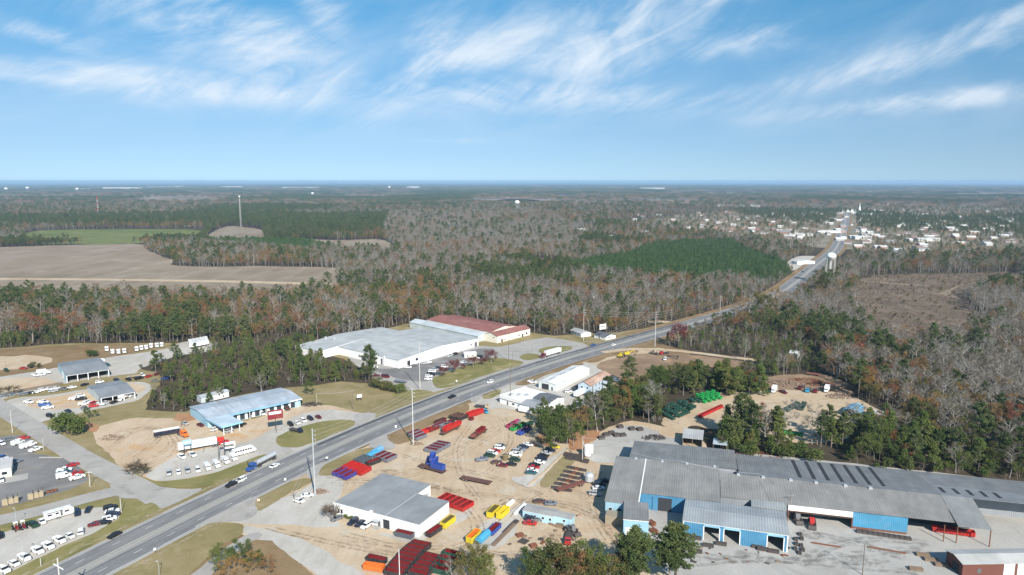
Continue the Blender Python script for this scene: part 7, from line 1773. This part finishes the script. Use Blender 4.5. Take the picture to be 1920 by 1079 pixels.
def heap(px, py, w, h, label, mat, seed, n=90):
    rs5 = np.random.default_rng(seed); mb = MB()
    for k in range(n):
        a = rs5.uniform(0, 6.28); r = w * math.sqrt(rs5.random()); z = h * (1 - r / w) * rs5.uniform(.2, 1)
        c = Vector((r * math.cos(a), r * .6 * math.sin(a), z)); d = Vector(rs5.normal(0, 1, 3)); d.z *= .4; d.normalize()
        mb.tube(c - d * rs5.uniform(.3, 1.3), c + d * rs5.uniform(.3, 1.3), rs5.uniform(.06, .22), None, 4)
    o = mb.build('scrap_heap', mat); o.location = (*P(px, py), GROUND_Z); o.rotation_euler.z = facing(px, py, 9, 0)
    o['kind'] = 'stuff'; return tag(o, label, 'scrap heap')


heap(1430, 728, 9, 2.5, 'rusty scrap heap behind the white truck', 'rust', 1); heap(1480, 722, 10, 2.2, 'brown scrap heap behind the maroon pickup', 'rubble', 2); heap(1575, 745, 8, 3, 'brown scrap heap beside the blue carport', 'rubble', 3, 140); heap(1402, 730, 7, 1.8, 'low rusty scrap heap at the yard edge', 'rust', 4); heap(1540, 722, 9, 3, 'tall rusty scrap heap in the tree shade', 'rust', 5, 140); heap(1640, 790, 5, 1.5, 'small junk heap before the white cottage', 'rubble', 6, 60); heap(1225, 822, 6, 1.6, 'dark scrap ring on the concrete', 'steel_dark', 7); heap(585, 760, 6, 1.6, 'dark junk pile at the end of the long shop', 'steel_dark', 8); heap(780, 834, 3, 1.2, 'junk at the foot of the pale pole', 'rubble', 9, 50); heap(1400, 858, 14, 1.0, 'red and grey scrap along the factory roof edge', 'rust', 10, 120); heap(210, 822, 6, .6, 'flat grey debris on the sandy lot', 'rubble', 11, 60); heap(600, 924, 3, 1.4, 'brush pile at the pole foot', 'rubble', 12, 50)
heap(1455, 718, 12, 2.4, 'long brown scrap heap along the wood edge', 'rubble', 21, 150); heap(1510, 716, 11, 2.6, 'rusty scrap heap behind the cyan truck', 'rust', 22, 150); heap(1565, 728, 9, 2.6, 'brown scrap heap beside the white truck', 'rubble', 23, 130); heap(1345, 742, 7, 1.5, 'low brown scrap heap behind the bright green bins', 'rubble', 24, 80)
# fence and low walls
def fence(pts, label, h=1.8):
    o = empty('wire_fence', P(*pts[0]), 0, label, 'fence', None, 0); p = PP(pts) - P(*pts[0])
    q = resample(p, 3.0)
    for a in q: MB().tube((a[0], a[1], 0), (a[0], a[1], h), .06, None, 5).build('post', 'galvanised', o)
    for z in (.3, .9, h - .1):
        m = MB()
        for a, b_ in zip(q[:-1], q[1:]): m.tube((a[0], a[1], z), (b_[0], b_[1], z), .03, None, 3, 0, False)
        m.build('rail_wire', 'galvanised', o)


fence([(1236, 788), (1275, 796)], 'wire fence below the dark green bins'); fence([(1440, 862), (1545, 871), (1750, 902), (1905, 926)], 'pale fence along the back of the long factory')
def kerb(pts, label, w=.35, h=.35, mat='concrete'):
    p = resample(PP(pts), 2.5); c = p[0]; mb = MB(); q = p - c; l, r = offset(q, -w), offset(q, w)
    for i in range(len(q) - 1):
        mb.add([(*l[i], 0), (*r[i], 0), (*r[i + 1], 0), (*l[i + 1], 0), (*l[i], h), (*r[i], h), (*r[i + 1], h), (*l[i + 1], h)], [(4, 5, 6, 7), (0, 1, 5, 4), (2, 3, 7, 6), (1, 2, 6, 5), (3, 0, 4, 7)])
    o = mb.build('low_wall', mat); o.location = (c[0], c[1], GROUND_Z); return tag(o, label, 'wall')


kerb([(990, 912), (1015, 893), (1040, 868), (1066, 844)], 'pale low wall winding along the weedy bank', .35, .5, 'sand'); kerb([(74, 860), (118, 860)], 'pale kerb between the two asphalt lots'); kerb([(1030, 984), (1050, 992), (1085, 996)], 'low earth-coloured wall beside the site office', .3, .5, 'brown_soil')
# conveyors and hoists on the soil
o = empty('conveyor', P(1262, 672), facing(1262, 672, 9, 3), 'dark conveyor leaning by the dirt lane', 'conveyor', None, GROUND_Z)
MB().add([(-6, -.5, .4), (-6, .5, .4), (6, .5, 2.6), (6, -.5, 2.6), (-6, -.5, .1), (-6, .5, .1), (6, .5, 2.2), (6, -.5, 2.2)], [(0, 3, 2, 1), (4, 5, 6, 7), (0, 1, 5, 4), (1, 2, 6, 5), (2, 3, 7, 6), (3, 0, 4, 7)]).build('belt', 'steel_dark', o)
for x, z in ((-5, .3), (4.5, 2.1)): MB().box((x - .1, -.5, 0), (x + .1, .5, z)).build('leg', 'steel_dark', o)
o = empty('crane_frame', P(1612, 682), R_(20), 'rusty lattice hoist frame standing among bare trees', 'crane', None, 0)
for x, y_ in ((-1, -1), (1, -1), (1, 1), (-1, 1)): MB().tube((x, y_, 0), (x * .6, y_ * .6, 13), .18, None, 4).build('leg', 'rust', o)
MB().tube((-9, 0, 1), (0, 0, 11), .3, None, 4).build('boom', 'rust', o); MB().box((-1, -1, 12.6), (1, 1, 13.4)).build('head', 'rust', o)

# ---- the town and far buildings
def lodging(px, py, w, d, h, rise, col, rcol, label, group, rz, name='town_house'):
    g = P(px, py); o = empty(name, g, rz, label, 'house' if name == 'town_house' else 'building', group, 0)
    m = MB(); m.box((-w / 2, -d / 2, 0), (w / 2, d / 2, h))
    for s in (-1, 1): m.add([(s * w / 2, -d / 2, h), (s * w / 2, d / 2, h), (s * w / 2, 0, h + rise)], [(0, 1, 2)])
    m.build('wall', 'wall_paint', o, col)
    MB().prism([(-d / 2 - .5, h - .2), (0, h + rise), (d / 2 + .5, h - .2), (d / 2 + .5, h + .1), (0, h + rise + .3), (-d / 2 - .5, h + .1)], -w / 2 - .5, w / 2 + .5).build('roof', 'wall_paint', o, rcol)
    return o


rs6 = np.random.default_rng(31)
for k, (px, py) in enumerate(TW):
    near = min(abs(px - (1590 - (py - 390) * .1)), 60) < 25
    col, cn = (((.58, .58, .56), 'white'), ((.55, .52, .46), 'cream'), ((.40, .24, .19), 'brick'), ((.42, .41, .40), 'grey'))[rs6.integers(4)]
    rc, rn = (((.52, .52, .51), 'pale'), ((.24, .235, .235), 'grey'), ((.55, .55, .54), 'white'), ((.22, .15, .13), 'brown'))[rs6.integers(4)]
    lodging(px, py + 3, rs6.uniform(11, 19), rs6.uniform(7, 11), rs6.uniform(3, 4.4), rs6.uniform(1.8, 3), col, rc, f'{cn} town house with a {rn} roof among the town trees', 'houses of the far town', rs6.uniform(-.6, .6))
for px, py, w, d, h, lab in ((1660, 421, 60, 20, 6, 'long white store building on the town avenue'), (1700, 423, 70, 16, 6, 'longest white flat building of the town'), (1745, 424, 50, 22, 6, 'white hall beside the longest town building'), (1782, 432, 30, 22, 7, 'white hall at the town edge'), (1615, 449, 34, 18, 6, 'white roofed block by the avenue trees'), (1730, 453, 28, 18, 6, 'pale twin hall among the dark town trees'), (1555, 437, 46, 16, 5, 'flat white row left of the avenue'), (1500, 443, 50, 14, 5, 'low white row behind the pine wood'), (1590, 398, 60, 24, 8, 'white block where the avenue ends'), (1625, 405, 50, 24, 8, 'broad white church hall with the steeple'), (1720, 404, 60, 18, 6, 'pale row at the far side of town'), (1150, 453, 52, 12, 4, 'long pale row in the bare grey woods'), (58, 419, 30, 14, 7, 'white farm building beyond the green meadow'), (355, 425, 22, 12, 6, 'pale farmhouse beside the meadow'), (1345, 387, 60, 16, 6, 'row of white sheds before the far field'), (1385, 387, 50, 16, 6, 'second row of white sheds before the far field'), (1415, 388, 40, 16, 6, 'third row of white sheds before the far field'),
                             (230, 355.5, 520, 120, 26, 'long pale factory shed near the horizon'), (295, 353.5, 300, 100, 24, 'pale factory shed behind the long one near the horizon'), (330, 352.5, 260, 100, 24, 'thin bright shed line at the horizon'), (435, 352.5, 380, 100, 24, 'bright shed line beyond the lattice mast'), (565, 354.5, 560, 110, 24, 'longest bright shed line on the horizon'), (1222, 357, 330, 110, 28, 'bright white factory near the horizon'), (160, 358, 120, 60, 24, 'white mill beside the silo tower'), (775, 354, 200, 60, 30, 'pale mill group near the horizon'), (720, 371, 110, 40, 10, 'white sheds on the far pale field'), (1610, 362, 240, 60, 16, 'pale shed line on the right horizon'), (1020, 404, 90, 20, 6, 'thin pale roof line below the far water tower'), (940, 406, 50, 16, 6, 'short pale roof line below the far water tower')):
    lodging(px, py, w, d, h, h * .2, (.62, .62, .60) if py > 375 else (.5, .5, .49), (.6, .6, .58) if py > 375 else (.5, .5, .49), lab, None, 0.0, 'white_hall')  # haze dimming put into the colour: horizon sheds are greyer than nearer halls
o = empty('church_steeple', P(1611, 402), 0, 'white church steeple standing over the far town', 'steeple', None, 0); MB().box((-3, -3, 0), (3, 3, 22)).build('tower', 'white_paint', o); MB().lathe([(3.4, 22), (1.6, 30), (.1, 44)], 8).build('spire', 'white_paint', o)

# ---- single trees and bushes standing in the open
def spot(kind, px, py, top, label, seed, sz=1.0):
    H0 = {'pine': 20, 'young': 11, 'bare': 19, 'russet': 16, 'olive': 15, 'green': 13, 'yellow': 16, 'wine': 5.5, 'shrub': 3.2, 'gshrub': 3.4, 'thicket': 3.6}[kind]
    H = hgt(px, py, top); tree(kind, P(px, py), H / H0, label, 'single trees', seed, sz)


for i, (k, px, py, top, lab, sz) in enumerate((('pine', 1190, 1098, 990, 'tall pine before the small tall blue building', 1.4), ('pine', 1263, 1092, 984, 'tall grey-green pine before the blue workshop', 1.45), ('olive', 1050, 1118, 1030, 'broad olive-brown tree at the yard bottom', 1.5), ('olive', 1085, 1122, 1036, 'second broad olive-brown tree at the yard bottom', 1.4), ('green', 1010, 1112, 1036, 'green tree beside the broad olive trees', 1.1), ('olive', 1130, 1118, 1050, 'olive tree between the pines and the yard', 1.2), ('green', 1110, 1108, 1022, 'dark green tree at the yard corner', 1.0), ('olive', 888, 1098, 1026, 'round olive tree beside the black containers', 1.25), ('bare', 850, 1098, 1045, 'bare grey tree before the green containers', .9), ('bare', 868, 1100, 1050, 'bare twiggy tree beside the round olive tree', .9),
                                                ('green', 412, 1072, 1026, 'round dark green bush tree by the gravel drive', 1.25), ('green', 455, 1066, 1020, 'second round green bush tree by the gravel drive', 1.15), ('green', 480, 1072, 1032, 'green bush tree right of the other two', 1.0), ('russet', 470, 1084, 1040, 'brownish bush in front of the green bush trees', 1.3), ('russet', 505, 1088, 1045, 'tan thicket beside the gravel track', 1.3), ('russet', 430, 1088, 1048, 'tan thicket before the dark bush tree', 1.3),
                                                ('gshrub', 127, 815, 780, 'dark green bush by the side street', 1.5), ('gshrub', 142, 818, 790, 'second dark green bush by the side street', 1.2), ('green', 165, 788, 765, 'small green tree on the rough bank', .8), ('green', 180, 784, 768, 'small green tree beside the red earth', .8), ('gshrub', 173, 670, 657, 'round green bush on the dry field', 1.8), ('gshrub', 748, 738, 722, 'round dark bush at the warehouse lot corner', 1.6), ('shrub', 735, 735, 722, 'brown bush in the hedge by the warehouse lot', 1.8), ('shrub', 722, 731, 716, 'tan bush in the hedge by the warehouse lot', 1.8), ('shrub', 708, 728, 712, 'first tan bush of the hedge by the warehouse lot', 1.8), ('green', 578, 743, 715, 'lone dark tree at the end of the long shop', .9), ('bare', 490, 738, 700, 'bare grey tree behind the long shop', 1.1), ('thicket', 252, 893, 873, 'brown twiggy bush at the lot corner', 1.8), ('thicket', 266, 893, 878, 'low brown twigs at the lot corner', 1.6), ('thicket', 15, 745, 728, 'brown twiggy bush by the side street bend', 2.0),
                                                ('wine', 831, 707, 690, 'smallest wine-red shrub tree of the lawn row', 1.15), ('wine', 851, 701, 678, 'large wine-red tree of the lawn row', 1.15), ('wine', 868, 694, 684, 'tiny wine-red shrub of the lawn row', 1.1), ('wine', 887, 690, 671, 'wine-red tree before the white car', 1.15), ('wine', 905, 686, 672, 'wine-red tree beside the largest one', 1.1), ('wine', 921, 681, 660, 'largest wine-red tree at the row end', 1.25), ('wine', 1272, 651, 612, 'wine-red tree at the highway bend', 1.0),
                                                ('green', 1043, 850, 805, 'dark tree at the tip of the clump by the parked cars', 1.4), ('green', 1075, 838, 790, 'dark green tree in the clump by the red earth', 1.4), ('green', 1022, 832, 766, 'tall dark tree beside the colourful containers', 1.0), ('pine', 1392, 826, 740, 'big spreading pine over the scrap yard', 1.25), ('pine', 1408, 832, 755, 'second spreading pine over the scrap yard', 1.15), ('pine', 1447, 812, 770, 'small pine on the scrap yard sand', 1.0), ('pine', 1378, 838, 775, 'pine beside the lean-to shed', 1.1), ('pine', 1555, 825, 762, 'pine before the blue carport', 1.1), ('pine', 1580, 840, 775, 'pine between carport and factory', 1.0), ('bare', 1890, 876, 786, 'big pale bare tree by the creek track', 1.3), ('bare', 1770, 812, 740, 'pale bare tree beyond the cottage', 1.0), ('green', 1640, 850, 782, 'tall green tree before the white cottage', .9), ('gshrub', 1385, 852, 832, 'round green bush behind the small shelter', 1.2), ('gshrub', 1412, 855, 836, 'second round green bush behind the factory', 1.2), ('gshrub', 1530, 868, 845, 'bright green bush at the factory back', 1.5), ('gshrub', 1465, 860, 838, 'green bush in the row behind the factory', 1.4), ('olive', 1225, 790, 740, 'yellowish tree beside the dark green bins', 1.2), ('olive', 1195, 775, 725, 'olive tree in the belt by the graded soil', 1.2), ('russet', 1170, 790, 750, 'brown tree at the belt edge', 1.2),
                                                ('gshrub', 648, 973, 966, 'low hedge bush against the office front', 1.6), ('gshrub', 658, 975, 968, 'second hedge bush against the office front', 1.6), ('gshrub', 669, 978, 971, 'third hedge bush against the office front', 1.6), ('gshrub', 680, 981, 975, 'last hedge bush against the office front', 1.5), ('thicket', 620, 975, 955, 'bare tan bush at the office corner', 1.6), ('russet', 128, 640, 588, 'broad orange tree at the wood edge', 1.5), ('russet', 62, 645, 592, 'broad orange-brown tree at the wood edge', 1.5), ('russet', 300, 625, 570, 'orange tree above the parked trucks', 1.3), ('shrub', 62, 690, 680, 'small bush by the far gravel yard', 1.0), ('shrub', 75, 690, 681, 'small bush beside the sand bank', 1.0))):
    spot(k, px, py, top, lab, i * 3 + 1, sz)

rs7 = np.random.default_rng(12)
for i in range(46):
    px = 1150 + rs7.uniform(0, 1) * 290; py = (748 + rs7.uniform(-10, 14) - max(0, px - 1240) * .06) if px > 1225 else (778 + rs7.uniform(-26, 10) - (1225 - px) * .05)
    if 1290 < px < 1360 and py > 738: py = 730
    if px > 1228: py = min(py, 742)
    k = ('pine', 'green', 'bushy', 'olive', 'russet', 'pine', 'green', 'bushy')[i % 8]
    H0 = {'pine': 20, 'green': 13, 'olive': 15, 'russet': 16, 'bushy': 13}[k]
    tree(k, P(px, py), hgt(px, py, py - rs7.uniform(38, 56)) / H0, LABEL[k] + ' between the highway sheds and scrap yard', 'trees between the highway sheds and scrap yard', i * 5 + 2, 1.15)
for i, (px, py, top) in enumerate(((1000, 1108, 1048), (1030, 1104, 1034), (1062, 1108, 1030), (1092, 1104, 1036), (1120, 1112, 1046), (1150, 1108, 1058), (1045, 1120, 1040), (1075, 1124, 1038), (1105, 1124, 1044), (905, 1104, 1046), (878, 1106, 1050), (1165, 1104, 1040))):
    k = ('olive', 'green', 'olive', 'russet')[i % 4]
    tree(k, P(px, py), hgt(px, py, top) / {'olive': 15, 'green': 13, 'russet': 16}[k], LABEL[k] + ' in the clump at the yard bottom', 'trees at the yard bottom', i * 7 + 3, 1.25)
for i, (px, py, top) in enumerate(((1196, 1102, 1000), (1183, 1106, 1010), (1268, 1096, 994), (1255, 1100, 1000))):
    tree('pine', P(px, py), hgt(px, py, top) / 20, 'tall green pine in the pair before the blue buildings', 'trees before the blue buildings', i * 7 + 1, 1.4)

for i in range(40):
    t = rs7.uniform(0, 1); px = 1330 + 580 * t; py = 846 + 66 * t - rs7.uniform(2, 18)
    k = ('gshrub', 'bushy', 'olive', 'gshrub', 'green')[i % 5]
    tree(k, P(px, py), hgt(px, py, py - rs7.uniform(14, 34)) / {'gshrub': 3.4, 'bushy': 13, 'olive': 15, 'green': 13}[k] * (.7 if k == 'gshrub' else 1), {'gshrub': 'round green bush', 'bushy': LABEL['bushy'], 'olive': LABEL['olive'], 'green': LABEL['green']}[k] + ' in the hedge line behind the factory fence', 'hedge line behind the factory', i * 3 + 1, 1.0)

pts = [(1480, 931, 12.5), (1424, 889, 10.5), (1277, 865, 10.5), (1184, 848, 8.5)]
for k in range(3):
    (p0, q0, z0), (p1, q1, z1) = pts[k], pts[k + 1]
    wire((*P(p0, q0, z0), z0), (*P(p1, q1, z1), z1), ('first', 'second', 'third')[k] + ' span of the dark cable over the factory roof', .8, .05)

for (a_, b_, c_, lab) in (((1480, 972, 928), (1617, 1079, 1021), .9, 'from the workshop corner to the yard pole'), ((227.5, 962, 934), (169, 913, 884), .8, 'between the two pale poles by the junction'), ((662, 768, 732), (594, 756, 737), .6, 'from the field pole to the long shop'), ((552, 942, 920), (591, 930, 840), .5, 'from the parking bay pole to the steel pole'), ((1092, 867, 820), (1184, 852, 815), .9, 'from the pale lamp pole to the factory')):
    (p0, q0, t0_), (p1, q1, t1_) = a_, b_; g0, g1 = P(p0, q0), P(p1, q1)
    for s_ in (-.6, .6): wire((g0[0] + s_, g0[1], hgt(p0, q0, t0_) - .3), (g1[0] + s_, g1[1], hgt(p1, q1, t1_) - .3), ('outer' if s_ > 0 else 'inner') + ' cable ' + lab, c_, .03)
for i in range(34):
    px, py = rs7.uniform(890, 1090), rs7.uniform(935, 1045)
    if 975 < px < 1080 and 940 < py < 992 or 880 < px < 950 and py > 955: continue
    stack(px, py, rs7.uniform(.8, 2.4), rs7.uniform(.5, 1.4), rs7.uniform(.15, .6), rs7.uniform(-9, 9), rs7.uniform(-4, 4), ('rust', 'plank_wood', 'steel_dark', 'rubble')[i % 4], 'small scrap of ' + ('rusty steel', 'brown timber', 'dark steel', 'tan rubble')[i % 4] + ' lying on the lower sand yard', 2, 'yard_scrap')
for i in range(26):
    px, py = rs7.uniform(1250, 1480), rs7.uniform(1028, 1060)
    stack(px, py, rs7.uniform(.6, 1.8), rs7.uniform(.4, 1.0), rs7.uniform(.1, .5), rs7.uniform(-9, 9), rs7.uniform(-3, 3), ('rust', 'plank_wood', 'steel_dark')[i % 3], 'small scrap of ' + ('rusty steel', 'brown timber', 'dark steel')[i % 3] + ' on the concrete before the workshop', 2, 'yard_scrap')

for i, (px, py, top) in enumerate(((1543, 549, 512), (1556, 552, 508), (1567, 549, 512), (1549, 556, 514), (1575, 552, 510), (1534, 556, 522), (1561, 558, 516))):
    k = ('bare', 'olive', 'bare', 'green')[i % 4]
    tree(k, P(px, py), hgt(px, py, top) / {'bare': 19, 'olive': 15, 'green': 13}[k], LABEL[k] + ' at the foot of the white water tower', 'trees at the water tower', i * 5 + 1, 1.1)

for i, (px, py, top) in enumerate(((1392, 601, 556), (1406, 598, 548), (1420, 594, 548), (1436, 590, 545), (1450, 585, 540), (1412, 604, 560), (1428, 600, 552), (1378, 606, 566))):
    k = ('russet', 'bare', 'olive', 'bare')[i % 4]
    tree(k, P(px, py), hgt(px, py, top) / {'bare': 19, 'olive': 15, 'russet': 16}[k], LABEL[k] + ' leaning over the highway where the road bends', 'trees at the highway bend', i * 5 + 4, 1.1)
# ------------------------------------------------------------------ the air
hz = MB(); hz.box((-46000, -46000, -1.0), (46000, 46000, 132.0))
ho = hz.build('haze', 'white_paint'); ho['kind'] = 'stuff'; ho['label'] = 'thin blue haze over the whole plain'; ho['category'] = 'haze'
hm = bpy.data.materials.new('haze_air'); hm.use_nodes = True
hm.node_tree.nodes.clear()
ou = hm.node_tree.nodes.new('ShaderNodeOutputMaterial'); pv = hm.node_tree.nodes.new('ShaderNodeVolumePrincipled')
pv.inputs['Color'].default_value = (0.48, 0.74, 1.0, 1); pv.inputs['Density'].default_value = 6.0e-5; pv.inputs['Anisotropy'].default_value = 0.0
hm.node_tree.links.new(pv.outputs[0], ou.inputs['Volume'])
ho.data.materials.clear(); ho.data.materials.append(hm)
